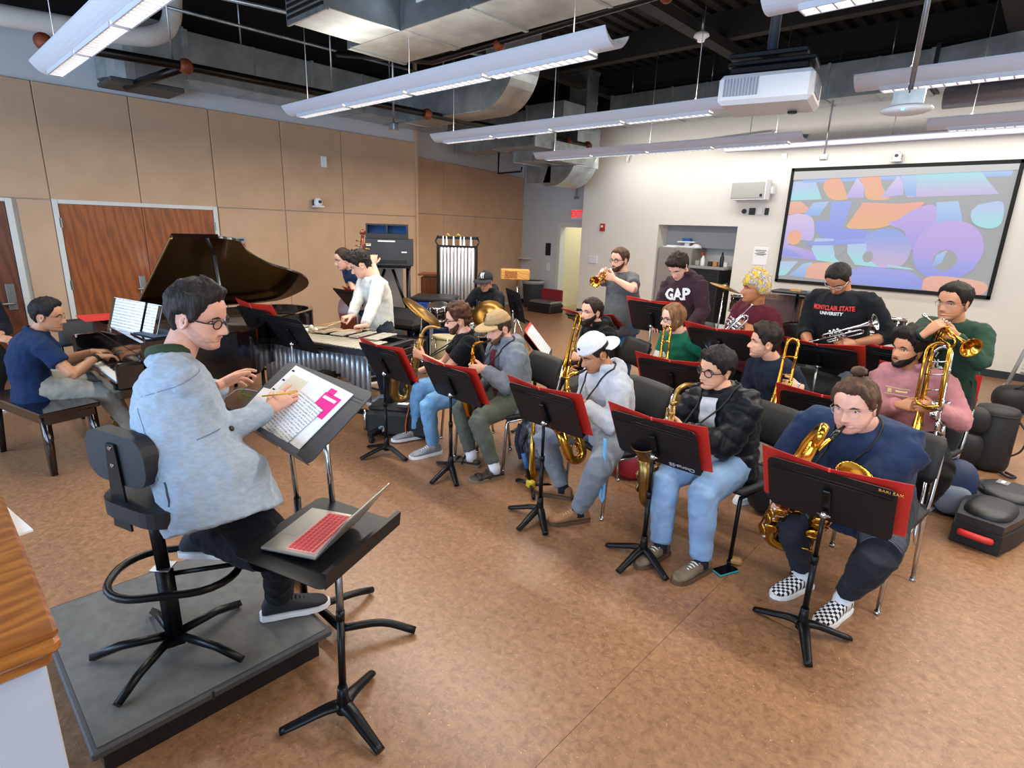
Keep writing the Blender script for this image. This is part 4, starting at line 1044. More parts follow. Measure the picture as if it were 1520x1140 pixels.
def knee_ribs(K, part, top):
    me = K['m_leg']; bv = bvh_of(me)
    for sd in (1, -1):
        a, b = K['hip'][sd], K['kn'][sd]; u = (b - a).normalized(); upv = (Zv - u * u.z).normalized(); sv = u.cross(upv); mb = MB()
        for i in range(12):
            p = a.lerp(b, .70 + .026 * i); pts = []
            for q in range(-5, 6):
                an = q * .24; dr = (upv * math.cos(an) + sv * math.sin(an)); h = bv.ray_cast(p + dr * .3, -dr, .3)
                if h[0]: pts.append(h[0] + dr * .002)
            if len(pts) > 3: mb.tube(pts, .0045, 5)
        part('knee_ribbing', mb, mat('worn_black_denim', '#4a4e58', .8))
d['after'] = d['after'] + [knee_ribs]
sax_player('bari', 'large brass baritone saxophone played by the person in dark blue', M_brass, (-.90, 3.10, .16), d, (.36, .62))
# ------------------------------------------------ second row: four trombones
khaki = clothes('tan_corduroy', '#8f6a3a'); lgrey = clothes('light_grey_twill', '#a6a5a3'); dgrey = clothes('dark_grey_twill', '#4b4a48'); blackc = clothes('black_cotton', '#0b0c0f')
def tb_hands(d, M, q1, q2, lap=None):
    F, L = FL(d['yaw']); z = M.to_3x3() @ Vector((0, 0, 1)); z.normalize()
    g = M @ Vector((-.042, -.02, q1)); grip(d, 1, g, -L * .8 + F * .55 + Zv * .1, L * .5 + F * .8 + Zv * .2); d['cl'] = (.75, .8, .85, .9)
    if lap: d['hr'] = lap; d['hdr'] = (tuple(F * .7 - Zv * .45), tuple(Zv * .9 + F * .3)); d['cr'] = (.2, .2, .25, .3)
    else:
        g = M @ Vector((-.042, -.05, q2)); grip(d, -1, g, L * .8 + F * .5, -L * .5 + F * .8 + Zv * .2); d['cr'] = (.7, .75, .8, .85)
d = dict(label='bearded person in black hoodie and dark grey trousers holding a trombone', pel=(-2.98, 4.58, .54), yaw=-118, hc=(-3.07, 4.40, 1.165), head=(-108, 0, 0), al=(-3.05, 4.12, .088), ar=(-3.45, 4.25, .088), kr=(-.9, -.5, .4), tl=-110, tr=-125, skin='#d8a48c', hair='#241a15', beard=.045, beard_up=.03, lids=.5,
         hairstyle=dict(top=.06, side=.035, noise=.03), top='hoodie', top_m=blackc, top_name='hoodie', leg_m=dgrey, shoe_m=blackc, sole_m=M_dsole)
M = tb_player('gold brass trombone held upright by the bearded person in black', M_brass, M_brass, (-3.17, 4.35, 1.13), (-3.17, 4.18, .56), d); tb_hands(d, M, -.36, -.50); person(**d)
d = dict(label='person in green sweater with white stripe and glasses holding a trombone', pel=(-2.30, 4.86, .54), yaw=-120, hc=(-2.37, 4.66, 1.172), head=(-122, 4, 0), al=(-2.30, 4.42, .088), ar=(-2.62, 4.52, .088), kr=(-.8, -.6, .4), kl=(.2, -1, .4), skin='#dfae98', hair='#7a5638', line=LONGLINE, lids=.5,
         hairstyle=dict(top=.06, side=.055, noise=.03, freq=7, strand=5), glasses='#2a2a30', top='sweat', top_m=[clothes('forest_green_knit', '#12604a', bump=.4, bs=150), clothes('cream_knit', '#cfcdc6', bump=.4, bs=150), clothes('navy_knit', '#161c2a', bump=.4, bs=150)], top_name='sweater',
         bands=lambda t, a: (0 if a < .62 else 1 if a < .98 else 2) if a is not None else (0 if t > .52 else 1 if t > .34 else 2), cuff=.16, leg_m=khaki, shoe_m=khaki, sole_m=M_dsole)
M = tb_player('gold brass trombone held upright by the person in the striped green sweater', M_brass, M_brass, (-2.33, 4.50, 1.122), (-2.21, 4.26, .545), d); tb_hands(d, M, -.36, -.5, lap=(-2.12, 4.56, .68)); d['hr'], d['hl'] = d['hl'], d['hr']; d['hdr'], d['hdl'] = ((-.45, -.75, -.35), (-.5, .2, .7)), ((-.25, -.8, -.45), (0, -.3, .9)); d['cr'], d['cl'] = (.6, .65, .7, .7), (.2, .2, .25, .3)
d['hl'] = (-2.02, 4.60, .66); d['hr'] = (-2.42, 4.50, .74); person(**d)
d = dict(label='smiling person in navy crewneck and light grey trousers holding a trombone', pel=(-1.34, 4.58, .54), yaw=-112, hc=(-1.475, 4.42, 1.128), head=(-150, 0, 0), al=(-1.28, 4.12, .088), ar=(-1.55, 4.2, .088), tl=-105, tr=-115, skin='#d9a288', hair='#231a17', beard=.004, smile=2, lids=.5, tw=-8,
         hairstyle=dict(top=.12, side=.045, noise=.06, freq=9, dz=-.03, seed=4, fr=.05), top='sweat', top_m=clothes('dark_navy_knit', '#1a2436'), top_name='sweater', leg_m=lgrey, shoe_m=mat('white_leather', '#d9dade', .5), sole_m=M_paper, loose=.02)
M = tb_player('yellow brass trombone resting on the knee of the person in the navy crewneck', M_brass, M_brass, (-1.25, 4.34, 1.195), (-1.215, 4.12, .64), d); tb_hands(d, M, -.34, -.5, lap=(-1.52, 4.28, .68)); d['hl'] = (-1.15, 4.30, .86); d['hdl'] = ((-.75, -.5, .1), (.4, -.8, .3)); person(**d)
d = dict(label='person in pink hoodie with dark curly hair holding a bass trombone', pel=(-.50, 4.78, .56), yaw=-106, hc=(-.60, 4.64, 1.19), head=(-124, -2, 0), g=1.1, sw=1.08, al=(-.37, 4.38, .088), ar=(-.72, 4.42, .088), kl=(.5, -.9, .3), kr=(-.5, -.9, .3), tl=-100, tr=-110, skin='#b9805e', hair='#1a1412', beard=.014, lids=.55,
         hairstyle=dict(top=.20, side=.15, noise=.10, freq=7, strand=1, seed=6, dz=-.02), top='hoodie', top_m=clothes('dusty_pink_fleece', '#b07a80', vs=30), top_name='hoodie', leg_m=blackc, loose=.026, shoe_m=mat('white_leather', '#d9dade', .5), sole_m=M_paper, sock=mat('grey_sock', '#9b9a98', .9),
         patch=[('chest_print_border', [(.80, -.10, .06), (.79, -.10, .06)], mat('pale_gold_print', '#d9c48a', .7), .004), ('chest_print_border', [(.71, -.10, .06), (.70, -.10, .06)], mat('pale_gold_print', '#d9c48a', .7), .004), ('chest_print', [(.78, -.085, -.055), (.725, -.085, -.055)], mat('pale_gold_print', '#d9c48a', .7), .004), ('chest_print', [(.77, -.03, .045), (.745, -.03, .045)], mat('pale_gold_print', '#d9c48a', .7), .004)])
M = tb_player('large bass trombone with coiled valve tubing held by the person in pink', M_brass, M_silver, (-.41, 4.60, 1.245), (-.362, 4.26, .615), d, True); tb_hands(d, M, -.42, -.5, lap=(-.66, 4.44, .70)); d['hl'] = (-.36, 4.42, .87); d['hdl'] = ((-.8, -.45, .1), (.3, -.9, .3)); d['hr'] = (-.56, 4.46, .84); d['hdr'] = ((.80, -.5, .25), (-.3, -.8, .5)); d['cr'] = (.7, .75, .8, .85); person(**d)
# ------------------------------------------------ back row: five trumpets
def tp_hands(d, M):
    F, L = FL(d['yaw']); x = (M.to_3x3() @ Vector((1, 0, 0))).normalized(); z = (M.to_3x3() @ Vector((0, 0, 1))).normalized(); y = z.cross(x)
    grip(d, 1, M @ Vector((.205, .03, -.025)), x * .25 - y * .85 + z * .35, y * .75 + x * .55, .085, .022); d['cl'] = (.8, .85, .85, .9)
    grip(d, -1, M @ Vector((.21, 0, .02)), x * .15 + y * .40 + z * .75, z * .35 - y * .85 + x * .1, .09, .03); d['cr'] = (.55, .6, .6, .6)
def tp_frame(p, q, up=(0, 0, 1)):
    x = (Vector(q) - Vector(p)).normalized(); z = Vector(up); z = (z - x * z.dot(x)).normalized(); return frame(p, x, z.cross(x), z)
d = dict(label='person in grey t-shirt with glasses and brown beard playing a trumpet', pel=(-3.46, 5.62, .93), yaw=-112, hc=(-3.51, 5.50, 1.60), head=(-102, 6, 0), g=1.15, belly=.05, al=(-3.36, 5.58, .088), ar=(-3.56, 5.6, .088), skin='#dba58f', hair='#4a3122', beard=.02, glasses='#3a2f2a', lids=.5,
         hairstyle=dict(top=.06, side=.03, noise=.02), top='tee', top_m=clothes('charcoal_tee', '#565a5e'), top_name='t_shirt', hem=-.16, leg_m=clothes('mid_blue_denim', '#345a86', vs=9, var=.2), shoe_m=blackc, sole_m=M_dsole, slouch=0, el=(.8, -.5, -.4), er=(-.9, .0, -.5))
mth = headM(d) @ Vector((0, .405, .182)); M = tp_frame(mth, mth + Vector((.10, -.80, -.22))); tp_hands(d, M); trumpet('yellow brass trumpet being played by the person in the grey t-shirt', M, M_brass); person(**d)
d = dict(label='person in maroon hoodie with white lettering standing with head bowed over a stand', pel=(-2.60, 5.44, .93), yaw=-98, hc=(-2.70, 5.30, 1.585), head=(-98, 40, 0), al=(-2.50, 5.42, .088), ar=(-2.70, 5.44, .088), skin='#dba690', hair='#241914', lids=.2, hairstyle=dict(top=.10, side=.05, noise=.06, freq=10, dz=-.06, fr=.04, seed=12),
         top='hoodie', top_m=clothes('plum_fleece', '#33212b'), top_name='hoodie', hem=-.14, leg_m=blackc, shoe_m=blackc, hl=(-2.42, 5.10, 1.02), hr=(-2.78, 5.10, 1.02), cl=(.3, .35, .4, .4), cr=(.3, .35, .4, .4), hdl=((-.6, -.7, -.2), (.2, -.3, .9)), hdr=((.5, -.8, -.2), (-.2, -.3, .9)),
         text=[('lettering', 'GAP', .155, .72, -.005, mat('white_felt_letters', '#d5d7da', .9), .006, .95)])
person(**d)
d = dict(label='smiling person in maroon fleece and yellow patterned head wrap holding a silver trumpet', pel=(-1.80, 5.06, .86), yaw=-112, hc=(-1.79, 4.94, 1.475), head=(-142, 0, 0), s=.95, al=(-1.72, 5.06, .088), ar=(-1.9, 5.06, .088), skin='#a56a44', hair='#1a1412', smile=2, lids=.5, hairstyle=dict(top=0),
         top='sweat', top_m=clothes('maroon_fleece', '#4f1826'), top_name='fleece_jacket', hem=-.12, leg_m=blackc, shoe_m=blackc, hl=(-1.70, 4.82, 1.15), hr=(-1.88, 4.80, 1.18), hdl=((-.75, -.5, .1), (.3, -.6, .7)), hdr=((.6, -.7, .2), (-.3, -.4, .8)), cl=(.7, .75, .8, .85), cr=(.55, .6, .65, .7))
def wrap_(K, part, top):
    w = lambda a, z: (z - (.60 if abs(a) < 1.0 else .60 - .30 * smooth01((abs(a) - 1.0) / .9))) / .06
    s = strip(shell(K['HM'], w, lambda a, z: .085 + .07 * smooth01((z - .7) / .2), .07, 7, 5)); s.ell((.03, .02, 1.10), (.20, .19, .12), 18, 10, K['HM'])
    m = mat('yellow_patterned_cotton', '#c9a92c', .8, var=1, vscale=26, col2='#b9b06a'); nt = m.node_tree
    cr = [n for n in nt.nodes if n.type == 'VALTORGB'][0].color_ramp
    for p_, c_ in ((.45, '#c8b43a'), (.52, '#8c3f6a'), (.57, '#cfcbb8'), (.62, '#3d6f8a')):
        e = cr.elements.new(p_); e.color = hexc(c_)
    part('head_wrap', s, m)
d['after'] = [wrap_]
trumpet('silver trumpet held diagonally by the person in the yellow head wrap', tp_frame((-1.72, 4.74, 1.36), (-1.98, 4.66, 1.02), (-.6, -.5, .6)) , M_silver); person(**d)
d = dict(label='person in black university sweatshirt with clear glasses looking down at a silver trumpet', pel=(-1.14, 5.20, .95), yaw=-104, hc=(-1.205, 5.05, 1.60), head=(-98, 46, 0), g=1.15, sw=1.18, s=1.06, hs=.96, al=(-1.02, 5.2, .088), ar=(-1.26, 5.2, .088), skin='#a97050', hair='#17110f', glasses='#c9c9cc', gw=.006, lids=.25, hairstyle=dict(top=.055, side=.03, noise=.015),
         top='sweat', top_m=clothes('black_sweatshirt', '#0f1318'), top_name='sweatshirt', cuff=.10, hem=-.10, leg_m=clothes('grey_sweatpants', '#6f7680', vs=30), shoe_m=blackc, loose=.02, hl=(-.99, 4.94, 1.13), hr=(-1.27, 4.86, 1.07), hdl=((-.7, -.65, .1), (.2, -.5, .8)), hdr=((.6, -.75, -.1), (-.2, -.5, .8)), cl=(.6, .65, .7, .7), cr=(.6, .65, .7, .75),
         text=[('lettering', 'MONTCLAIR STATE', .050, .80, .0, mat('red_print', '#c8362f', .8), .0016, .74), ('lettering', 'UNIVERSITY', .034, .725, .0, mat('white_print', '#d8dade', .8), .0008, .98)])
trumpet('long silver trumpet held level at the waist by the person in the university sweatshirt', tp_frame((-1.275, 4.83, 1.11), (-.97, 4.80, 1.245), (.0, -.8, .6)) @ Matrix.Scale(.98, 4), M_silver); person(**d)
d = dict(label='person in dark green sweatshirt smiling and holding up a brass trumpet', pel=(-.38, 5.06, .90), yaw=-108, hc=(-.44, 4.90, 1.51), head=(-118, 4, 0), s=.97, al=(-.29, 5.0, .088), ar=(-.47, 5.02, .088), skin='#b98262', hair='#17120f', glasses='#8c8276', gw=.005, lids=.5, smile=1, hairstyle=dict(top=.085, side=.03, noise=.02, dz=.0, fr=.02), top='sweat', top_m=clothes('dark_green_fleece', '#1f3a2e'), top_name='sweatshirt', hem=-.16,
         leg_m=clothes('charcoal_joggers', '#23252b'), shoe_m=blackc, el=(.6, -.1, -.9), er=(-.35, -.1, -1), text=[('lettering', 'COL', .075, .42, -.07, mat('white_print', '#d8dade', .8), .001, 1.0), ('lettering', '17', .06, .55, -.05, mat('white_print', '#d8dade', .8), .001, 1.0)])
M = tp_frame((-.565, 4.70, 1.425), (-.35, 4.42, 1.325)); tp_hands(d, M); trumpet('yellow brass trumpet raised by the person in the dark green sweatshirt', M, M_brass); person(**d)
# ------------------------------------------------ rhythm section
d = dict(label='person in white sweater playing the vibraphone with four mallets', pel=(-5.02, 3.36, .93), yaw=-100, hc=(-5.08, 3.20, 1.49), head=(-126, 28, 0), al=(-4.66, 3.46, .088), ar=(-5.06, 3.44, .088), skin='#dca890', hair='#1f1815', lids=.25, hairstyle=dict(top=.12, side=.05, noise=.07, freq=11, strand=1, seed=9, dz=-.05, fr=.05),
         top='sweat', top_m=clothes('off_white_knit', '#c9cbc8', bump=.35, bs=160), top_name='sweater', hem=-.10, leg_m=clothes('dark_slate_trousers', '#2a2f3a'), shoe_m=mat('grey_blue_canvas', '#8f9bb5', .8), sole_m=M_paper, hl=(-4.50, 2.86, .985), hr=(-4.92, 2.98, 1.01), hdl=((-.75, -.6, -.15), (-.1, -.1, .95)), hdr=((-.2, -.9, -.15), (0, -.1, .95)), cl=(.85, .85, .9, .9), cr=(.85, .85, .9, .9))
person(**d)
d = dict(label='person in navy college t-shirt playing the double bass behind the vibraphone', pel=(-5.98, 3.82, .93), yaw=-100, hc=(-6.0, 3.56, 1.485), head=(-105, 14, 0), s=.98, al=(-5.78, 3.8, .088), ar=(-5.95, 3.8, .088), skin='#d9a48e', hair='#2b1d16', lids=.3, hairstyle=dict(top=.03, side=.03, noise=.015), top='tee', top_m=clothes('navy_tee', '#1b2a48'), top_name='t_shirt', leg_m=clothes('dark_blue_denim', '#22375c', vs=9), shoe_m=blackc,
         hl=(-5.72, 3.78, 1.44), hr=(-5.62, 3.50, 1.05), hdl=((-.2, .2, .9), (.8, -.5, 0)), hdr=((.5, -.3, -.6), (-.3, -.6, .5)), el=(1, -.3, -.6), text=[('lettering', 'CONTRA', .06, .66, .03, mat('yellow_print', '#d9a63a', .8), .002, .9)])
person(**d)
d = dict(label='person in black baseball cap and black hoodie sitting behind the drum kit', pel=(-5.50, 5.48, .62), yaw=-84, hc=(-5.42, 5.30, 1.20), head=(-72, 16, 0), skin='#c08a6a', hair='#18120f', cap=(mat('black_cap_cloth', '#1a1c22', .9, bump=.2, bscale=300), False), cap_text=('NY', mat('white_thread', '#dfe1e5', .8), .06), glasses='#1a1a1c', lids=.4, hairstyle=dict(top=.02, side=.03, noise=.015), al=(-5.2, 5.05, .088), ar=(-5.7, 5.0, .088), kl=(.4, -.8, .5), kr=(-.4, -.8, .5),
         top='hoodie', top_m=clothes('black_fleece', '#12161d'), top_name='hoodie', leg_m=blackc, shoe_m=blackc, hl=(-5.12, 5.02, .86), hr=(-5.62, 4.98, .86), cl=(.8, .8, .85, .85), cr=(.8, .8, .85, .85), text=[('lettering', '19', .16, .62, -.085, mat('grey_print', '#8e959e', .8), -.004, .9), ('lettering', '90', .16, .62, .10, mat('grey_print', '#8e959e', .8), -.004, .9)])
person(**d)
d = dict(label='person in navy polo shirt and khaki trousers seated at the grand piano', pel=(-5.60, .58, .58), yaw=84, hc=(-5.53, .73, 1.135), head=(62, 8, 0), tw=4, al=(-5.60, 1.16, .14), ar=(-5.36, 1.14, .12), skin='#b58060', hair='#141010', glasses='#8d8578', gw=.005, lids=.4, hairstyle=dict(top=.075, side=.028, noise=.02, dz=.0, fr=.02), top='polo', top_m=clothes('navy_polo', '#14284a'), top_name='polo_shirt', hem=-.13, hemw=.03, leg_m=clothes('pale_khaki', '#9a968c'), shoe_m=mat('grey_canvas', '#55585e', .8),
         hl=(-5.62, 1.00, .80), hr=(-5.40, .98, .80), hdl=((.1, 1, -.10), (0, .1, 1)), hdr=((-.1, 1, -.10), (0, .1, 1)), cl=(.3, .3, .3, .35), cr=(.3, .3, .3, .35), el=(-.7, -.4, -.7), er=(.7, -.5, -.7), slouch=.05, s=1.02)
def watch(K, part, top):
    w, e = K['wr'][-1], K['el'][-1]; u = (w - e).normalized(); mb = MB(); M = zdir(w - u * .03, u); mb.lathe([(.034, -.011), (.036, -.011), (.036, .011), (.034, .011)], 16, M); part('wristband', mb, M_cord)
d['after'] = [watch]
person(**d)
d = dict(label='person in dark jacket seated by the far door with folded hands', pel=(-7.90, .40, .54), yaw=18, hc=(-7.86, .46, 1.18), head=(10, 0, 0), skin='#c9957a', hair='#1d1613', al=(-7.4, .45, .088), ar=(-7.42, .25, .088), top='jacket', top_m=clothes('dark_navy_jacket', '#141824'), top_name='jacket', leg_m=blackc, shoe_m=blackc, hl=(-7.58, .60, .70), hr=(-7.56, .56, .66), hdl=((.5, -.75, -.2), (.5, .2, .7)), hdr=((.6, .75, -.1), (.5, -.2, .7)), cl=(.4, .4, .45, .5), cr=(.4, .4, .45, .5))
person(**d)
# ------------------------------------------------ the conductor
d = dict(label='person in pale blue-grey blazer conducting from a high stool on the podium', pel=(-2.20, .66, .95), yaw=72, g=1.04, belly=.02, hemw=.06, hc=(-2.365, .765, 1.535), head=(44, 14, 2), tw=2, ground=.15, al=(-2.22, 1.00, .245), ar=(-2.05, .86, .60), kl=(.3, .8, .6), skin='#d59d86', hair='#241d1b', glasses='#1f1a19', beard=.004, lids=.5, vox=.008, vox2=.009, neck=(-2.385, .665, 1.345),
         hairstyle=dict(top=.085, side=.055, noise=.05, freq=9, strand=3, seed=2, fr=.04), top='blazer', top_m=clothes('pale_blue_grey_wool', '#9aa6b5', vs=90, var=.09, stretch=(.4, .4, 1)), top_name='blazer', hem=-.19, leg_m=clothes('dark_navy_trousers', '#0a0d17'), shoe_m=mat('charcoal_mesh', '#20232b', .8, bump=.3, bscale=300), sole_m=M_paper, shoe='lace', lace_m=blackc, loose=.020, leg=.95)
d.update(al=(-2.40, .68, .60), ar=(-2.25, .93, .245), kr=(.75, .6, .3), kl=(.9, .3, -.2), tl=48, tr=68, hr=(-2.262, .965, 1.135), hdr=((-.10, .88, .40), (.50, -.35, .75)), hl=(-2.53, .88, 1.20), hdl=((-.35, .9, .15), (-.75, -.1, .6)), cr=(.15, .22, .22, .2), cl=(.25, .3, .35, .4), thr=.1, thl=.3, sp=.17, er=(.35, -.8, -.9), el=(-.7, -.3, -.7))
def blazer_bits(K, part, top):
    N, F1, L1, T_, P = K['N'], K['F1'], K['L1'], K['T'], K['P']
    gm = mat('dark_green_shirt', '#26381f', .85); pts = []
    for i in range(21):
        t = -PI + 2 * PI * i / 20; pts.append(N + T_ * (.048 + .012 * math.cos(t)) - F1 * math.cos(t) * .068 + L1 * math.sin(t) * .070)
    part('shirt_collar', MB().tube(pts, .018, 8, flat=1.3, up=tuple(T_)), gm)
    dk = mat('blazer_seam', '#6e7d92', .9)
    bv = K['bvh']
    def seam(pp, r, m, nm):
        mb = MB(); o = []
        for p, dr in pp:
            h = bv.ray_cast(p + dr * .4, -dr, .6)
            if h[0]: o.append(h[0] + h[1] * .0008)
        if len(o) > 2: mb.tube(o, r, 6); part(nm, mb, m)
    Rr = -L1
    sh_, e_ = K['sh'][-1], K['el'][-1]; ud = (e_ - sh_).normalized(); a1 = ud.orthogonal().normalized(); a2 = ud.cross(a1)
    seam([(sh_ + ud * .035, a1 * math.cos(q * .3) + a2 * math.sin(q * .3)) for q in range(22) if (a1 * math.cos(q * .3) + a2 * math.sin(q * .3)).dot((sh_ - P.lerp(N, .8)).normalized()) > -.25], .0018, dk, 'armhole_seam')
    seam([(P.lerp(N, .04 + .05 * i), (-F1 * .7 + Rr * .75).normalized()) for i in range(13)], .0014, dk, 'panel_seam')
    # centre back seam and vents, flap pocket on the right hip
    seam([(P.lerp(N, t), -F1) for t in [i / 14 - .15 for i in range(16)]], .0016, dk, 'back_seam')
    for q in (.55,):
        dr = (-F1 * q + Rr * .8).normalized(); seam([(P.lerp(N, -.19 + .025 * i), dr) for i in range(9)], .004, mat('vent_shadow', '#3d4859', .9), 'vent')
    seam([(P + T_ * (.12 + .004 * i) , (Rr * .9 + F1 * (.1 + .09 * i)).normalized()) for i in range(7)], .003, dk, 'pocket_welt')
    for q in (0,):
        h = bv.ray_cast(P + T_ * .14 + (Rr * .5 + F1 * .8) * .4, -(Rr * .5 + F1 * .8).normalized(), .6)
        if h[0]: part('button', MB().lathe([(.011, 0), (.011, .005), (.006, .007)], 12, zdir(h[0], h[1])), M_black)
d['after'] = [blazer_bits]
KC = person(**d)
finish_people()
pm = (KC['hf'][-1] @ Vector((.055, .018, .020))); tag(MB().rod(pm + Vector((-.07, -.03, -.012)), pm + Vector((.10, .035, .03)), .0038, 7).build('pencil', mat('yellow_pencil', '#d9a92c', .5)), 'yellow pencil held in the right hand of the person in the pale blazer', 'pencil')
# ================================================================== music stands
def inv(M): return M.inverted()
def music_stand(label, x, y, rz, zc=.76, tilt=28, w=.53, h=.33, legs=(0, 120, 240), group=None, shaft=None, mark=None, ground=0.0, base=(0, 0)):
    """player on the local -Y side; desk centre at height zc"""
    t = thing('music_stand', label, 'music stand', (x, y, ground), R(rz), group)
    zc -= ground; ti = R(tilt)
    mb = MB()
    mb.lathe([(.030, .045), (.026, .06), (.022, .12), (.019, .16)], 14, T(base[0], base[1], 0))
    mb.build('base_hub', M_bmetal, t)
    for a in legs:
        a = R(a); d = Vector((math.cos(a), math.sin(a), 0)); b = Vector((base[0], base[1], 0))
        pts = curve([b + d * .015 + Zv * .075, b + d * .07 + Zv * .068, b + d * .15 + Zv * .042, b + d * .235 + Zv * .016], 4)
        MB().tube(pts, [.030 - .011 * i / (len(pts) - 1) for i in range(len(pts))], 10, flat=.62, up=(0, 0, 1)).build('leg', M_bmetal, t)
    pz = zc - .075 * math.cos(ti)
    D = T(0, 0, zc, rx=-ti)     # desk plane: x across, z up the desk, -y towards the reader
    piv = D @ Vector((0, .045, -.075))
    p0 = Vector((base[0], base[1], .1)); pm = p0.lerp(piv, .58)
    MB().rod(p0, pm, .0145, 12).lathe([(.017, -.02), (.017, .02)], 12, zdir(pm, piv - p0)).build('outer_tube', M_bmetal, t)
    MB().rod(pm, piv, .0105, 12).build('inner_shaft', shaft or M_steel, t)
    r = .035; o = rrect(w, h, r, 4)
    mb = MB().prism(o, .003, D @ Matrix.Rotation(PI / 2, 4, 'X'))
    for zz in (h * .30, h * .36): mb.rod(D @ Vector((-w / 2 + .015, .002, zz)), D @ Vector((w / 2 - .015, .002, zz)), .0022, 6)
    desk = mb.build('desk', M_black, t)
    MB().box((0, -.03, -h / 2 + .002), (w * .96, .06, .003), D).box((0, -.06, -h / 2 + .010), (w * .96, .003, .018), D).build('ledge', M_black, t)
    MB().box((0, .012, -.02), (.035, .020, .16), D, .004).build('bracket', M_bmetal, t)
    MB().ell((0, 0, 0), (.019, .019, .019), 14, 10, T(*piv)).rod(piv - Vector((.03, 0, 0)), piv + Vector((.03, 0, 0)), .006, 8).build('pivot_knob', M_chrome, t)
    if mark: text_mesh('stencil', mark[0], mark[1], mat('faded_white_paint', '#b8b8bc', .8), desk, D @ T(mark[2], .004, mark[3], PI, PI / 2) @ Matrix.Rotation(PI, 4, 'Z'), .0004)
    bpy.context.view_layer.update(); t['_d'] = 0
    del t['_d']
    W = Matrix.Translation((x, y, ground)) @ Matrix.Rotation(R(rz), 4, 'Z')
    return t, W @ D, h
def folder_on(label, DM, h, w=.62, hh=.34, up=.035, group=None, paper=True, vee=7, m=None, name='folder', shift=0.0, slim=False):
    """open folder of parts lying on a desk"""
    t = thing(name, label, 'folder', M=DM, group=group)
    m = m or M_red; zb = -h / 2 + .006
    for sx in (-1, 1):
        Mx = T(shift, -.010, 0, -R(vee) * sx)
        MB().box((sx * w / 4, 0, zb + hh / 2 + up * .0), (w / 2, .004, hh), Mx, .002).build('cover', m, t)
        if paper:
            MB().box((sx * w / 4 * .96, -.006, zb + hh / 2 - .012), (w / 2 - .03, .004, hh - .03), Mx).build('sheet_music', M_sheet, t)
    MB().rod((shift, -.009, zb), (shift, -.009, zb + hh), .006, 8).build('spine', m, t)
    return t
def sheet_mat(name, sc, axis='z', base='#eceef2', ink='#8f939c'):
    m = mat(name, base, .8); nt = m.node_tree; N = nt.nodes; L = nt.links; tc = N.new('ShaderNodeTexCoord'); sp = N.new('ShaderNodeSeparateXYZ'); L.new(tc.outputs['Object'], sp.inputs[0])
    a = N.new('ShaderNodeMath'); a.operation = 'MULTIPLY'; a.inputs[1].default_value = sc; L.new(sp.outputs['XYZ'.index(axis.upper())], a.inputs[0])
    f = N.new('ShaderNodeMath'); f.operation = 'FRACT'; L.new(a.outputs[0], f.inputs[0])
    g = N.new('ShaderNodeMath'); g.operation = 'LESS_THAN'; g.inputs[1].default_value = .45; L.new(f.outputs[0], g.inputs[0])
    n = N.new('ShaderNodeTexNoise'); n.inputs['Scale'].default_value = 160; L.new(tc.outputs['Object'], n.inputs['Vector'])
    k = N.new('ShaderNodeMath'); k.operation = 'GREATER_THAN'; k.inputs[1].default_value = .47; L.new(n.outputs['Fac'], k.inputs[0])
    q = N.new('ShaderNodeMath'); q.operation = 'MULTIPLY'; L.new(g.outputs[0], q.inputs[0]); L.new(k.outputs[0], q.inputs[1])
    x = N.new('ShaderNodeMix'); x.data_type = 'RGBA'; L.new(q.outputs[0], x.inputs['Factor']); x.inputs['A'].default_value = hexc(base); x.inputs['B'].default_value = hexc(ink)
    L.new(x.outputs['Result'], N['Principled BSDF'].inputs['Base Color']); return m
M_sheet = sheet_mat('engraved_music', 42)
SG = 'music stands of the players'; FG = 'red folders on the music stands'
who = ['the person in the black polo shirt', 'the person in the tan cap', 'the person in the white hoodie', 'the person in the puffer jacket', 'the person in the dark blue shirt']
for i, (x, y, zc, legs, dr) in enumerate([(-3.80, 2.585, .80, (8, 188, 80), 0), (-3.13, 2.72, .745, (-14, 150, 100), 0), (-2.19, 2.70, .775, (15, 140, 95), 0), (-1.435, 2.77, .755, (10, 155, 85), 0), (-.535, 2.75, .752, (-5, 115, 215), 0)]):
    t, D, h = music_stand('black music stand with red folder in front of ' + who[i], x, y, 180, zc, 27, legs=legs, group=SG, shaft=M_bmetal, mark=('Chorus-SB', .036, -.15, -.135) if i == 3 else None)
    folder_on('open red folder of parts on the stand before ' + who[i], D, h, group=FG)
    if i == 4: text_mesh('stamp', 'BARI SAX', .022, mat('gold_print', '#c9a04a', .6), [o for o in COL.objects if o.name.startswith('cover')][-2], T(-.24, .004, .15, PI, PI / 2))
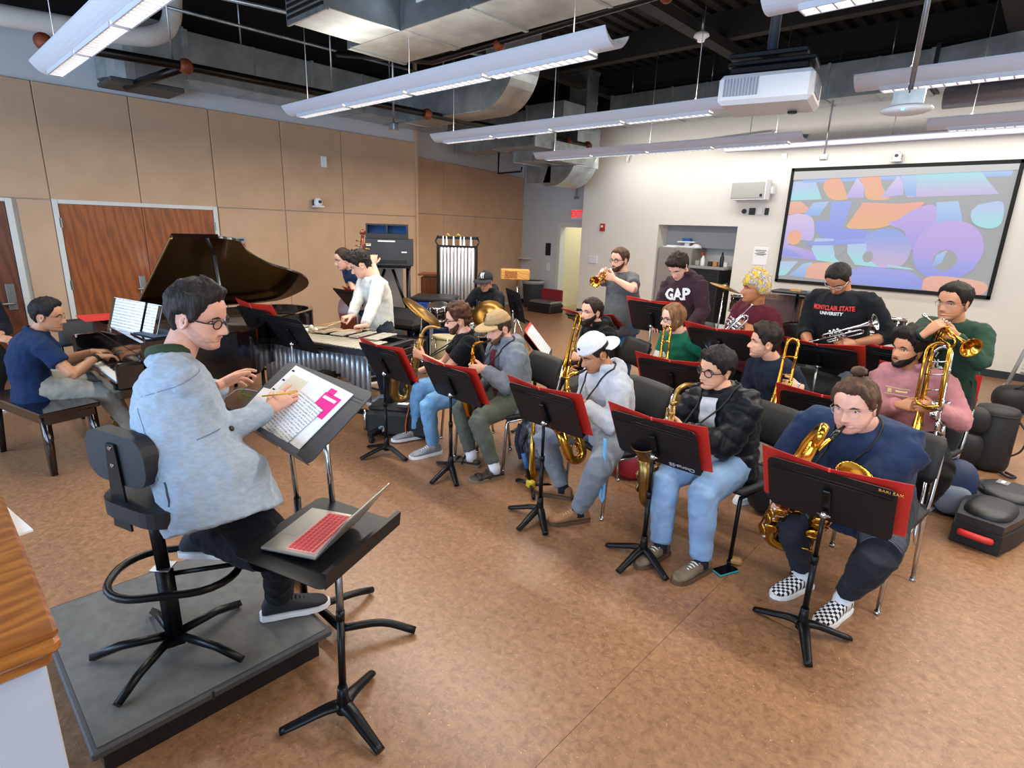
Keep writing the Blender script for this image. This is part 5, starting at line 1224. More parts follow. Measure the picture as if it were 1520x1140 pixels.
rows = [('black music stand seen edge-on behind the person in the tan cap', -3.38, 3.98, 128, .84, 40, 'red folder with white pages on the edge-on stand'),
        ('black music stand in front of the person in the striped sweater', -2.00, 4.02, 186, .80, 30, 'red folder on the stand before the person in the striped sweater'),
        ('black music stand behind the hair bun of the person in dark blue', -.93, 4.10, 180, .74, 26, 'red folder on the stand behind the hair bun'),
        ('tall black music stand in front of the person in the maroon hoodie', -2.74, 4.96, 176, 1.10, 24, 'red folder on the stand of the person in the maroon hoodie'),
        ('nearly flat music stand between the bearded person and the person in the grey t-shirt', -3.46, 4.98, 186, .96, 62, 'open red folder with pages on the nearly flat stand below the trumpet'),
        ('black music stand in front of the person in the yellow head wrap', -1.88, 4.58, 180, 1.02, 40, 'red folder on the stand below the yellow head wrap'),
        ('low tilted music stand below the person in the university sweatshirt', -1.17, 4.74, 184, 1.02, 52, 'red folder on the stand below the university sweatshirt'),
        ('music stand with an open folder between the university sweatshirt and pink hoodie', -.80, 5.06, 172, .98, 34, 'worn red folder with yellow tabs beside the pink hoodie'),
        ('music stand standing behind the bass trombone', -.50, 5.0, 180, .84, 20, 'red folder on the stand behind the bass trombone')]
for lb, x, y, rz, zc, ti, fl_ in rows:
    t, D, h = music_stand(lb, x, y, rz, zc, ti, group=SG, legs=(rnd.uniform(0, 40), rnd.uniform(120, 160), rnd.uniform(235, 275)))
    folder_on(fl_, D, h, group=FG)
t, D, h = music_stand('left of two dark stands in front of the vibraphone', -5.22, 2.20, 186, .965, 24, group=SG, legs=(20, 140, 260)); folder_on('red folder on the left stand before the vibraphone', D, h, group=FG, hh=.37)
t, D, h = music_stand('right of two dark stands in front of the vibraphone, without a folder', -4.60, 2.20, 190, .965, 30, w=.50, h=.36, group=SG, legs=(0, 120, 240))
t, D, h = music_stand('black music stand before the bass player with red folder', -5.55, 3.42, 184, 1.06, 42, w=.56, group=SG); folder_on('red folder lying on the bass player\'s stand', D, h, w=.42, shift=-.10, group=FG)
t, D, h = music_stand('wide black stand beside the drummer, turned away', -4.92, 5.35, 150, .94, 14, w=.62, h=.40, group=SG)

# ================================================================== chairs
M_pad = mat('black_chair_pad', '#17181c', .6, var=.1, vscale=20, bump=.08, bscale=200)
def chair(label, x, y, rz, fm, group='chairs of the band', seat=.45):
    t = thing('chair', label, 'chair', (x, y, 0), R(rz), group)
    w = .23; p = curve([(0, -.22, seat - .025), (0, -.05, seat - .030), (0, .20, seat - .02), (0, .235, seat + .0)], 4)
    mb = MB(); n = 9; vs = []
    for q in p:
        for i in range(n): u = -1 + 2 * i / (n - 1); vs.append((u * w, q.y, q.z + .012 * u * u))
    k = len(vs); vs += [(a, b, c + .028) for a, b, c in vs]; m = len(p)
    def sheet(n, m, k):
        fs = [(r * n + i, r * n + i + 1, (r + 1) * n + i + 1, (r + 1) * n + i) for r in range(m - 1) for i in range(n - 1)]
        fs = [f[::-1] for f in fs] + [tuple(k + j for j in f) for f in fs]
        fs += [(r * n, (r + 1) * n, k + (r + 1) * n, k + r * n)[::-1] for r in range(m - 1)] + [(r * n + n - 1, (r + 1) * n + n - 1, k + (r + 1) * n + n - 1, k + r * n + n - 1) for r in range(m - 1)]
        fs += [(i, i + 1, k + i + 1, k + i) for i in range(n - 1)] + [((m - 1) * n + i, (m - 1) * n + i + 1, k + (m - 1) * n + i + 1, k + (m - 1) * n + i)[::-1] for i in range(n - 1)]
        return fs
    mb.add(vs, sheet(n, m, k), None, True).build('seat', M_pad, t)
    mb = MB(); vs = []; rows_ = 8
    for r in range(rows_):
        v = r / (rows_ - 1); z = seat + .17 + .25 * v; hw = w * (.98 if 0 < r < rows_ - 1 else .90)
        for i in range(n): u = -1 + 2 * i / (n - 1); vs.append((u * hw, .235 + .07 * v + .03 * (1 - u * u) - .02 * math.sin(v * PI), z))
    k = len(vs); vs += [(a, b - .026, c) for a, b, c in vs]
    mb.add(vs, sheet(n, rows_, k), None, True).build('backrest', M_pad, t)
    for sx in (-1, 1):
        MB().tube([(sx * .225, -.245, 0), (sx * .215, -.215, seat - .05), (sx * .21, -.20, seat - .03)], .0125, 8).lathe([(.016, 0), (.016, .02)], 10, T(sx * .225, -.245, 0)).build('leg', fm, t)
        MB().tube([(sx * .225, .265, 0), (sx * .215, .215, seat - .05), (sx * .22, .235, seat + .08), (sx * .215, .27, seat + .22), (sx * .205, .30, seat + .38)], .0125, 8).lathe([(.016, 0), (.016, .02)], 10, T(sx * .225, .265, 0)).build('leg', fm, t)
        MB().rod((sx * .212, -.20, seat - .035), (sx * .212, .22, seat - .035), .011, 8).build('side_rail', fm, t)
    MB().rod((-.212, .15, seat - .04), (.212, .15, seat - .04), .010, 8).rod((-.212, -.15, seat - .04), (.212, -.15, seat - .04), .010, 8).build('cross_rail', fm, t)
    return t
CH = [(-3.48, 3.30, -115, M_chrome, 'the person in the black polo shirt'), (-3.04, 3.36, -106, M_chrome, 'the person in the tan cap'), (-2.02, 3.29, -108, M_chrome, 'the person in the white hoodie'), (-1.22, 3.40, -101, M_bmetal, 'the person in the puffer jacket'), (-.48, 3.50, -99, M_chrome, 'the person with the baritone saxophone'),
      (-2.96, 4.64, -118, M_chrome, 'the bearded person in black'), (-2.28, 4.93, -118, M_bmetal, 'the person in the striped green sweater'), (-1.32, 4.65, -112, M_chrome, 'the person in the navy crewneck'), (-.48, 4.86, -105, M_chrome, 'the person in pink'), (-7.98, .38, 18, M_chrome, 'the person in the dark jacket by the door')]
for x, y, a, m, wh in CH: chair('black padded chair with %s legs under %s' % ('chrome' if m is M_chrome else 'black', wh), x, y, a + 90, m)
for x, y, a, lb in ((-3.05, 6.35, -95, 'empty black chair behind the grey t-shirt and maroon hoodie'), (-2.20, 5.75, -90, 'empty black chair behind the striped green sweater'), (-.86, 5.95, -92, 'empty black chair behind the music stand beside the pink hoodie'), (-1.62, 5.60, -60, 'empty black chair between head wrap and university sweatshirt'), (-6.25, 3.95, -60, 'black chair beside the bass player'), (-6.7, 1.2, 0, 'black chair showing beyond the raised piano lid')):
    chair(lb, x, y, a + 90, M_chrome if 'bass' in lb else M_bmetal)

# ================================================================== grand piano
M_lac = mat('black_piano_lacquer', '#0c0809', .12, coat=.8, spec=.6)
M_lacr = mat('brown_black_lacquer', '#140a08', .15, coat=.8)
M_gold = mat('gold_piano_plate', '#b98a3c', .35, .8, var=.1, vscale=10)
pt = thing('grand_piano', 'black lacquer grand piano with raised lid near the double doors', 'piano', (-5.46, 1.9, 0))
PM = Matrix.Translation((-5.46, -1.9 + 1.9, 0))
def pl(x, y): return (x + 5.46, y - 1.9)
X0, X1, Y0 = -6.20, -4.72, .98
out = [pl(X0, 1.12)] + [pl(X0, 2.5)] + [pl(p.x, p.y) for p in curve([(X0, 2.55, 0), (X0 + .06, 2.86, 0), (-5.86, 3.02, 0), (-5.60, 2.93, 0), (-5.40, 2.68, 0), (-5.22, 2.38, 0), (-4.98, 2.12, 0), (-4.78, 1.98, 0), (X1, 1.80, 0)], 5)] + [pl(X1, 1.12)]
def offset_poly(poly, d):
    n = len(poly); o = []
    for i in range(n):
        a, b, c = Vector(poly[i - 1]), Vector(poly[i]), Vector(poly[(i + 1) % n]); t1 = (b - a).normalized() if (b - a).length > 1e-6 else (c - b).normalized(); t2 = (c - b).normalized() if (c - b).length > 1e-6 else t1
        n1 = Vector((t1.y, -t1.x)); n2 = Vector((t2.y, -t2.x)); m = (n1 + n2); m = m.normalized() if m.length > 1e-6 else n1; k = d / max(.5, m.dot(n1)); o.append(tuple(b + m * k))
    return o
# outline runs clockwise: interior to its right
inn = offset_poly(out, .045)
def ring_prism(o, i, z0, z1):
    n = len(o); mb = MB(); vs = [(x, y, z0) for x, y in o] + [(x, y, z1) for x, y in o] + [(x, y, z0) for x, y in i] + [(x, y, z1) for x, y in i]; fs = []
    for a in range(n):
        b = (a + 1) % n
        fs += [(a, b, n + b, n + a), (n + a, n + b, 3 * n + b, 3 * n + a), (2 * n + b, 2 * n + a, 3 * n + a, 3 * n + b), (b, a, 2 * n + a, 2 * n + b)]
    return mb.add(vs, fs)
ring_prism(out, inn, .62, 1.0).build('case_rim', M_lac, pt)
MB().prism(inn[::-1], .03, None, .66).build('soundboard', M_pine, pt)
plate = offset_poly(out, .07); MB().prism(plate[::-1], .015, None, .88).build('iron_plate', M_gold, pt)
o = MB()
for i in range(40): x = X0 + .12 + i * .033; o.rod((x + 5.46, 1.45 - 1.9, .905), (x + 5.46 - .03 * i / 40, min(2.75, 2.9 - .024 * i) - 1.9, .905), .0018, 4)
o = o.build('strings', M_steel, pt); o['kind'] = 'stuff'
kb_ = lambda x0, y0, z0, x1, y1, z1, bev=0.0: MB().b2((x0 + 5.46, y0 - 1.9, z0), (x1 + 5.46, y1 - 1.9, z1), bev=bev)
kb_(X0, .95, .60, X1, 1.24, .67, .008).build('keybed', M_lac, pt)
kb_(X0, .95, .66, X0 + .07, 1.26, .86, .02).build('cheek_block', M_lac, pt); kb_(X1 - .07, .95, .66, X1, 1.26, .86, .02).build('cheek_block', M_lac, pt)
kb_(X0 + .07, .93, .655, X1 - .07, .962, .705, .008).build('key_slip', M_lac, pt)
MB().b2((X0 + .07 + 5.46, 1.115 - 1.9, .72), (X1 - .07 + 5.46, 1.14 - 1.9, .90), bev=.006).build('fallboard', M_lacr, pt)
wk = MB(); bk_ = MB(); kw = 1.24 / 52; kx = X0 + .12
for i in range(52):
    wk.b2((kx + i * kw + .0008 + 5.46, .965 - 1.9, .69), (kx + (i + 1) * kw - .0008 + 5.46, 1.115 - 1.9, .722))
    if i < 51 and (i + 5) % 7 not in (2, 6): bk_.b2((kx + (i + 1) * kw - .0055 + 5.46, 1.015 - 1.9, .71), (kx + (i + 1) * kw + .0055 + 5.46, 1.115 - 1.9, .736))
o = wk.build('white_keys', mat('ivory_keys', '#e6e4dc', .3), pt); o['kind'] = 'stuff'; o = bk_.build('black_keys', M_lac, pt); o['kind'] = 'stuff'
kb_(X0 + .05, 1.14, .90, X1 - .05, 1.40, .955, .006).build('wrest_plank_cover', M_lacr, pt)
kb_(X0 + .05, 1.16, 1.0, X0 + .42, 1.40, 1.012, .003).build('lid_shelf', M_lac, pt); kb_(X1 - .42, 1.16, 1.0, X1 - .05, 1.40, 1.012, .003).build('lid_shelf', M_lac, pt)
rack = MB().box((0, 0, .14), (.74, .012, .28), T(.22, -.715, .965, R(12), R(-18)), .004).box((0, -.02, .0), (.74, .05, .012), T(.22, -.715, .965, R(12))); rack.build('music_desk', M_lacr, pt)
# lid raised on the bass side
LM = T(X0 + 5.46, 0, 1.015, ry=R(-29)); lo = [(x - (X0 + 5.46), y) for x, y in out]
lid_poly = [(x * 1.01, y) for x, y in lo]; cut = 1.47 - 1.9
lp = [p for p in lid_poly if p[1] > cut]; lp = [(0, cut)] + lp + [((X1 - X0) * 1.01, cut)]
lid = MB().prism(lp[::-1], .022, LM).build('lid', M_lacr, pt)
MB().b2((0, cut - .0, .024), ((X1 - X0) * 1.0, cut + .34, .044), LM, .003).build('lid_front_flap', M_lacr, pt)
MB().b2((.02, cut - .012, .004), ((X1 - X0) - .02, cut - .002, .018), LM).build('lid_hinge', mat('brass_hinge', '#a58a5a', .4, .9), pt)
a = Vector((X1 + 5.46 - .05, 1.75 - 1.9, .99)); b = LM @ Vector(((X1 - X0) * .80, 1.85 - 1.9, 0)); MB().rod(a, b, .012, 8).build('lid_prop', M_steel, pt)
for x, y in ((X0 + .18, 1.15), (X1 - .18, 1.15), (-5.80, 2.70)):
    lx, ly = pl(x, y)
    lg = MB().lathe([(.075, .62), (.07, .56), (.055, .50), (.048, .30), (.038, .12), (.045, .10), (.03, .07)], 12, T(lx, ly, 0)).build('leg', M_lac, pt)
    MB().rod((lx - .015, ly, .035), (lx + .015, ly, .035), .035, 14).box((lx, ly, .06), (.05, .03, .03)).build('caster', mat('brass_caster', '#a58a4a', .35, .9), lg)
ly_ = MB().rod((-.05, -.62, .1), (-.09, -.62, .6), .014).rod((.05, -.62, .1), (.09, -.62, .6), .014).box((0, -.62, .12), (.24, .10, .05), None, .008).build('pedal_lyre', M_lac, pt)
for i in (-1, 0, 1): MB().box((i * .06, -.72, .09), (.03, .14, .012), None, .004).build('pedal', mat('brass_pedal', '#b2924a', .3, .9), ly_)
# on the piano
sm = thing('sheet_music', 'four white music pages spread open on the piano desk', 'sheet music', M=T(-5.24, 1.172, .975, R(12), R(-18)))
for i in range(4):
    MB().box(((i - 1.5) * .178, -.006, .138), (.176, .003, .275), T(0, 0, 0, R(3 if i % 2 else -3))).build('page', M_sheet, sm)
folder_on('closed red folder lying on the left of the piano top', frame((-6.0, 1.27, 1.03), (1, 0, 0), (0, 0, 1), (0, -1, 0)) @ T(0, 0, 0, 0, 0), .0, .40, .26, vee=0, paper=False)
tag(MB().box((0, 0, .004), (.30, .22, .008), None, .003).build('book', mat('navy_book', '#20304a', .6), M=T(-4.95, 1.30, 1.013, .2)), 'thin dark book lying on the right of the piano top', 'book')
# bench
bt = thing('piano_bench', 'black wooden piano bench under the person in the navy polo', 'bench', (-5.56, .60, 0), R(14))
MB().box((0, 0, .475), (.92, .40, .035), None, .008).build('seat', M_lacr, bt); MB().box((0, 0, .425), (.86, .34, .07), None, .005).build('apron', M_lacr, bt)
for sx in (-1, 1):
    for sy in (-1, 1):
        MB().tube([(sx * .40, sy * .15, .45), (sx * .42, sy * .165, 0)], [.040, .026], 4, up=(1, 1, 0)).build('leg', M_lacr, bt)
# ================================================================== vibraphone
u = Vector((-.93, -.36, 0)).normalized(); v = Vector((-u.y, u.x, 0)) * -1
v = Vector((-.36, .93, 0)).normalized(); VMx = frame((-4.08, 2.62, 0), u, v, (0, 0, 1)); VMx = frame((-4.08, 2.62, 0), -u, v, (0, 0, 1)) @ Matrix.Translation((-1.3, 0, 0))
vt = thing('vibraphone', 'silver vibraphone with grey resonator tubes behind two dark stands', 'vibraphone', M=VMx)
M_bar = mat('silver_tone_bar', '#b5b1a4', .38, .55, var=.08, vscale=20); M_res = mat('silver_resonator', '#aeb7c2', .32, .7, var=.08, vscale=10)
nb = 22
for i in range(nb):
    x = .05 + i * 1.2 / nb; q = i / nb; wd = 1.2 / nb * .84; L_ = .24 + .13 * q
    MB().box((x + wd / 2, .19 - .0 + .0, .855), (wd, L_, .013), None, .003).build('natural_bar', M_bar, vt)
    MB().tube([(x + wd / 2, .10, .81), (x + wd / 2, .10, .40 + .24 * math.sin(PI * min(1, (1 - q) * 1.25)) ** 1.5 - .06 * q)], .021, 10).build('resonator', M_res, vt)
    if i < nb - 1 and i % 7 not in (2, 6): MB().box((x + wd + .005, .46 + .03 * q, .875), (wd, L_ * .95, .013), None, .003).build('accidental_bar', M_bar, vt)
for y0, y1, n_ in ((.02, .05, 'front_rail'), (.30, .33, 'inner_rail'), (.62, .66, 'rear_rail')): MB().b2((0, y0, .79), (1.3, y1, .845), bev=.004).build(n_, M_black, vt)
for i, (zz, dd) in enumerate(((.82, .0), (.755, .02), (.69, .04))): MB().b2((1.27, .02, zz - .025), (1.33 + dd * .5, .68, zz + .035 - .01), bev=.004).build('end_block', M_black, vt)
MB().b2((-.03, .02, .70), (.01, .66, .85), bev=.004).build('end_block', M_black, vt)
for x in (.02, 1.28):
    f = MB().b2((x - .03, .30, .08), (x + .03, .38, .80), bev=.005).b2((x - .03, .0, .06), (x + .03, .68, .11), bev=.008).build('end_leg', M_bmetal, vt)
    for y in (.03, .65): MB().rod((x - .015, y, .03), (x + .015, y, .03), .03, 12).build('caster', M_rubber, f)
MB().b2((.02, .31, .14), (1.28, .35, .18)).build('stretcher', M_bmetal, vt); MB().box((.65, .02, .10), (.45, .09, .02), None, .005).build('damper_pedal', M_bmetal, vt)
mw = mat('birch_mallet', '#c9a878', .5); myarn = mat('white_yarn', '#dcd9d0', .9, bump=.4, bscale=120)
vk = [K for K in PEOPLE if 'vibraphone with' in K['label']][0]
for i, (sd, a, b) in enumerate(((-1, (-.08, 0), .38), (-1, (.10, -.05), .36), (1, (-.30, -.04), .36), (1, (-.22, -.15), .36))):
    hp = vk['hf'][sd] @ Vector((.09, 0, -.03)); tip = hp + Vector((a[0] - .10, a[1] - .24, 0)); tip.z = .905
    t = thing('mallet', ['mallet with white yarn head in the right hand, left one over the bars', 'mallet with white yarn head in the right hand, right one over the bars', 'mallet with white yarn head in the left hand, upper one over the bars', 'mallet with white yarn head in the left hand, lower one over the bars'][i], 'mallet', hp, group='vibraphone mallets')
    MB().rod(-(tip - hp) * .25, tip - hp, .004, 7).build('shaft', mw, t); MB().ell(tip - hp, (.019, .019, .022), 12, 8).build('head', myarn, t)
# ================================================================== ceiling: light fixtures, ducts, pipes
def fix_emit(n, c, s): return mat(n, c, .5, emit=s)
M_fixw = mat('white_fixture_enamel', '#d5d6de', .4); M_tube = fix_emit('fluorescent_diffuser', (1.0, .93, .80), 1.8)
FL_ = ['over the double doors, leftmost', 'second from the camera, over the vibraphone', 'third from the camera, over the drums', 'fourth from the camera, before the exit door', 'outside the frame above the lectern', 'starting at the top right edge', 'crossing in front of the long duct on the right', 'nearest the projection screen']
for (x0, x1, y), lb in zip(FIX, FL_):
    t = thing('light_fixture', 'long white suspended light fixture ' + lb, 'light fixture', ((x0 + x1) / 2, y, 3.04), group='suspended linear light fixtures'); hl = (x1 - x0) / 2
    bx = [-.135 + .27 * i / 14 for i in range(15)]; by_ = lambda x: -.012 + .085 * (abs(x) / .135) ** 2.3
    poly = [(x, by_(x) + .014 + .02 * (1 - abs(x) / .135)) for x in bx] + [(x, by_(x)) for x in bx[::-1]]
    Mx = Matrix(((0, 0, 1, -hl), (1, 0, 0, 0), (0, 1, 0, 0), (0, 0, 0, 1)))
    MB().prism(poly, 2 * hl, Mx).build('housing', M_fixw, t)
    nseg = 4; sl_ = (2 * hl - .3) / nseg
    for i in range(nseg):
        a = -hl + .15 + i * sl_ + .03; b = a + sl_ - .06
        o = MB().b2((a, -.046, -.020), (b, .046, -.010)).build('diffuser', M_tube, t)
        lv = MB()
        for q in range(14): xx = a + (b - a) * q / 13; lv.b2((xx - .004, -.046, -.034), (xx + .004, .046, -.020))
        lv.b2((a, -.056, -.036), (b, -.046, -.006)).b2((a, .046, -.036), (b, .056, -.006)); lv.build('louver', M_fixw, t)['kind'] = 'stuff'
    for q in (-hl + .35, 0, hl - .35): MB().rod((q, 0, .02), (q, 0, CZ - 3.04 - .42), .004, 6).tube([(q - .05, 0, .06), (q, 0, .14), (q + .05, 0, .06)], .004, 6).build('hanger', M_steel, t)
def duct(label, segs, m=None, name='air_duct', flange=.6, group='galvanised air ducts'):
    """segs: list of ((x0,y0,z0),(x1,y1,z1)) boxes running along their longest side, joined in one sheet-metal body with flanges"""
    t = thing(name, label, 'duct', segs[0][0], group=group); o0 = Vector(segs[0][0])
    for p0, p1 in segs:
        a = Vector(p0) - o0; b = Vector(p1) - o0
        MB().b2(a, b, bev=.004).build('duct_section', M_galv, t)
        d = [abs(b[i] - a[i]) for i in range(3)]; ax = d.index(max(d)); n = max(1, int(d[ax] / flange)); lo = min(a[ax], b[ax])
        for i in range(n + 1):
            q0 = [min(a[j], b[j]) - .012 for j in range(3)]; q1 = [max(a[j], b[j]) + .012 for j in range(3)]
            c = lo + d[ax] * i / n; w = .018 if 0 < i < n else .026; q0[ax] = c - w; q1[ax] = c + w
            if 0 < i < n and i % 2: q0 = [q0[j] + (.008 if j != ax else 0) for j in range(3)]; q1 = [q1[j] - (.008 if j != ax else 0) for j in range(3)]
            MB().b2(q0, q1).build('flange', M_galv2, t)
    return t
M_fl = M_galv2
t1 = duct('large galvanised duct at the top centre with side register box', [((-5.15, 3.22, 3.45), (2.2, 3.84, 4.05))], flange=.76)
o0 = Vector((-5.15, 3.22, 3.45))
MB().b2(Vector((-4.97, 2.56, 3.45)) - o0, Vector((-4.38, 3.22, 3.85)) - o0, bev=.004).build('register_box', M_galv, t1)
g = MB().b2(Vector((-4.99, 2.535, 3.43)) - o0, Vector((-4.36, 2.56, 3.87)) - o0, bev=.004).build('register_frame', M_galv2, t1)
for i in range(9): MB().box(Vector((-4.675, 2.53, 3.48 + i * .042)) - o0, (.56, .012, .022), None).build('louver', M_black, g)
for x, zz in ((-4.1, 3.7), (-3.9, 3.75)): MB().b2(Vector((x - .05, 3.212, zz - .09)) - o0, Vector((x + .05, 3.219, zz + .09)) - o0).build('label', M_paper, t1)
duct('long galvanised duct running above the tan fabric wall', [((-8.50, 2.75, 3.46), (-7.88, 6.7, 3.97))], flange=.66)
t = thing('air_duct', 'rounded galvanised duct end above the double doors', 'duct', (-8.2, 2.2, 3.3), group='galvanised air ducts')
MB().prism([(.30, .55)] + [(.30 - 0, -.0)] + [(.30 * math.cos(a), -.30 * abs(math.sin(a)) - .0) for a in [PI * i / 10 for i in range(1, 10)]] + [(-.30, 0), (-.30, .55)], .66, T(0, 0, .05)).build('duct_section', M_galv, t)
MB().b2((-.28, -.25, .0), (.28, .5, .05), bev=.01).build('bottom_grille', mat('dark_galvanised', '#5a5d5e', .5, .6), t)
# elbow duct rising to the ceiling
def bend_duct(label, ctr, w, r0, r1, depth, a0, a1, plane='xz', tail=None):
    t = thing('air_duct', label, 'duct', ctr, group='galvanised air ducts'); n = 10
    arc = [(math.cos(R(a0 + (a1 - a0) * i / n)), math.sin(R(a0 + (a1 - a0) * i / n))) for i in range(n + 1)]
    poly = [(c * r1, s * r1) for c, s in arc] + [(c * r0, s * r0) for c, s in arc[::-1]]
    Mx = Matrix(((1, 0, 0, 0), (0, 0, 1, 0), (0, 1, 0, 0), (0, 0, 0, 1))) if plane == 'xz' else Matrix.Identity(4)
    MB().prism(poly[::-1] if plane == 'xz' else poly, depth, Mx).build('duct_bend', M_galv, t)
    if tail:
        for p0, p1 in tail:
            MB().b2(p0, p1, bev=.004).build('duct_section', M_galv, t)
            q0, q1 = Vector(p0), Vector(p1)
            MB().b2(q0 - Vector((.01, .01, .01)), Vector((q0.x + .03, q1.y + .01, q1.z + .01))).build('flange', M_galv2, t)
    return t
bend_duct('galvanised elbow duct curving up beside the long wall duct', (-6.15, 5.85, 4.05), .4, .10, .62, .5, 270, 360, tail=[((-1.75, 0, -.62), (0, .5, -.10)), ((.10, 0, 0), (.62, .5, .9))])
bend_duct('flat S-curved duct behind the elbow duct', (-7.2, 7.6, 3.55), .4, .25, .75, .30, 20, 100, 'xy', tail=[((-2.3, .3, 0), (-.1, .75, .30)), ((.3, .0, 0), (1.1, .55, .30))])
duct('low galvanised duct hung under the ceiling of the recess', [((-9.0, 7.9, 3.28), (-6.95, 8.45, 3.55)), ((-7.9, 8.4, 3.10), (-6.9, 9.3, 3.40))], flange=.5)
bend_duct('broad curved duct near the exit corner', (-7.75, 9.35, 3.35), .4, .05, .62, .75, 250, 345, tail=[((-.7, 0, -.55), (0.0, .75, .1)), ((.05, 0, -.25), (.62, .75, .5))])
duct('vertical galvanised riser above the exit corner', [((-7.42, 9.4, 3.75), (-7.0, 9.75, 4.75))], flange=.4)
tb_ = duct('long galvanised duct along the back wall behind the projector', [((-6.85, 10.0, 3.92), (-1.75, 10.55, 4.40))], flange=.62)
t = thing('air_duct', 'tapered duct section at the right end of the back wall', 'duct', (-1.7, 10.0, 3.95), group='galvanised air ducts')
MB().prism([(0, 0), (2.2, .03), (2.2, .95), (.8, .50), (0, .44)], .55, Matrix(((1, 0, 0, 0), (0, 0, 1, 0), (0, 1, 0, 0), (0, 0, 0, 1)))).build('duct_section', M_galv, t)
for x in (0, 1.15): MB().b2((x - .025, -.02, -.02), (x + .025, .57, .50 + .2 * x)).build('flange', M_black, t)
MB().b2((.48, -.008, .22), (.62, 0, .36)).build('access_panel', M_galv2, t)
tag(MB().tube([(-1.55, 10.2, 3.80), (3.5, 10.2, 3.86)], .14, 16).build('flexible_duct', mat('foil_insulation', '#a8a8b4', .35, .7, bump=.6, bscale=25)), 'silver foil-wrapped round duct under the tapered duct', 'duct')
# pipes
def pipe(label, pts, r, m, name='pipe', fit=(), cat='pipe', group=None):
    t = thing(name, label, cat, pts[0], group=group); o0 = Vector(pts[0])
    MB().tube([Vector(p) - o0 for p in pts], r, 12).build('tube', m, t)
    for f in fit: MB().ell(Vector(f) - o0, (r * 1.7, r * 1.7, r * 1.7), 12, 8).build('fitting', M_copper, t)
    return t
M_pipe = mat('black_steel_pipe', '#1a1512', .35, .6)
pipe('thick black sprinkler pipe running below the long wall duct', [(-7.0, 1.25, 3.36), (-7.0, 2.4, 3.40), (-7.0, 9.6, 3.47)], .045, M_pipe, fit=[(-7.0, 1.25, 3.36), (-7.0, 2.42, 3.40), (-7.0, 5.6, 3.43), (-7.0, 8.9, 3.46), (-7.0, 9.5, 3.47)])
pipe('short black branch pipe ending in mid-air above the tan wall', [(-7.0, 2.42, 3.40), (-8.15, 2.16, 3.30)], .045, M_pipe)
pipe('black pipe crossing under the large duct to the right', [(-7.0, 4.2, 3.9), (-5.4, 4.4, 3.62), (2.5, 4.45, 3.80)], .035, M_pipe, fit=[(-4.4, 4.42, 3.62), (-2.6, 4.43, 3.67)])
pipe('white insulated pipe with an elbow at the top left', curve([(-7.9, -.5, 3.66), (-7.9, 1.1, 3.71), (-7.9, 2.1, 3.78), (-7.9, 2.42, 3.84), (-7.95, 2.62, 4.0), (-8.0, 2.7, 4.3), (-8.0, 2.7, 4.9)], 4), .10, mat('white_pipe_wrap', '#cfccc8', .8, var=.05, vscale=6))
pipe('white conduit along the back wall under the duct', curve([(-6.9, 10.78, 3.30), (-6.85, 10.76, 3.42), (-6.6, 10.76, 3.50), (-4.0, 10.76, 3.62)], 4), .035, M_white)
ROD = ['over the recess duct, left', 'over the recess duct, right', 'at the pipe junction with the branch pipe', 'at the second bracket of the sprinkler pipe', 'at the far end of the sprinkler pipe', 'at the near half of the wall duct', 'at the far half of the wall duct', 'at the left end of the back duct', 'on the back duct, left of centre', 'near the middle of the back duct', 'on the back duct behind the projector', 'over the tapered duct']
for x, y, z0 in ((-7.9, 8.2, 3.52), (-7.4, 8.9, 3.37), (-7.0, 2.3, 3.4), (-7.0, 4.1, 3.42), (-7.0, 5.9, 3.43), (-7.9, 3.4, 3.97), (-7.9, 5.6, 3.97), (-6.6, 10.3, 4.4), (-5.0, 10.3, 4.4), (-3.6, 10.3, 4.4), (-2.3, 10.3, 4.4), (-.9, 10.3, 4.6)):
    tag(MB().rod((x, y, z0), (x, y, CZ - .06), .010, 6).build('hanger_rod', M_steel), 'thin steel rod hanging from the black deck ' + ROD.pop(0), 'rod', 'threaded hanger rods')
pipe('pair of bright steel struts under the deck at the left', [(-6.6, 1.8, 3.95), (-6.0, 6.4, 4.1)], .02, M_galv2); pipe('steel conduit above the tan wall duct', [(-7.7, 1.2, 4.1), (-7.7, 6.6, 4.15)], .018, M_galv2)
t = thing('pipe_bracket', 'black angled pipe bracket over the recessed tan wall', 'bracket', (-8.2, 8.3, 2.9)); MB().tube([(0, 0, .40), (0, 0, 0), (.55, .05, .02), (.57, .05, .10)], .018, 8).build('rod', M_bmetal, t)
def drop(label, x, y, z0, r=.012): 
    t = thing('ceiling_outlet', label, 'outlet', (x, y, z0)); MB().rod((0, 0, .04), (0, 0, CZ - z0 - .4), r, 8).build('conduit', M_steel, t); MB().box((0, 0, 0), (.11, .08, .09), None, .01).build('junction_box', M_galv2, t)
drop('small metal junction box on a conduit above the tan wall', -6.35, 4.55, 3.06); drop('metal junction box on a rod left of the projection screen camera', -2.95, 10.2, 3.12)
t = thing('wireless_access_point', 'white wireless access point on a steel pole with blue light', 'access point', (-.93, 4.82, 2.75))
MB().ell((0, 0, 0), (.155, .12, .035), 24, 8).build('casing', M_wplas, t); MB().rod((0, 0, .1), (0, 0, 2.0), .016).build('pole', M_steel, t); MB().b2((-.09, -.015, .03), (.09, .015, .12)).build('bracket', M_galv2, t); MB().ell((0, -.11, -.015), (.010, .01, .006), 8, 6).build('status_light', fix_emit('blue_led', (.1, .4, 1), 4), t)
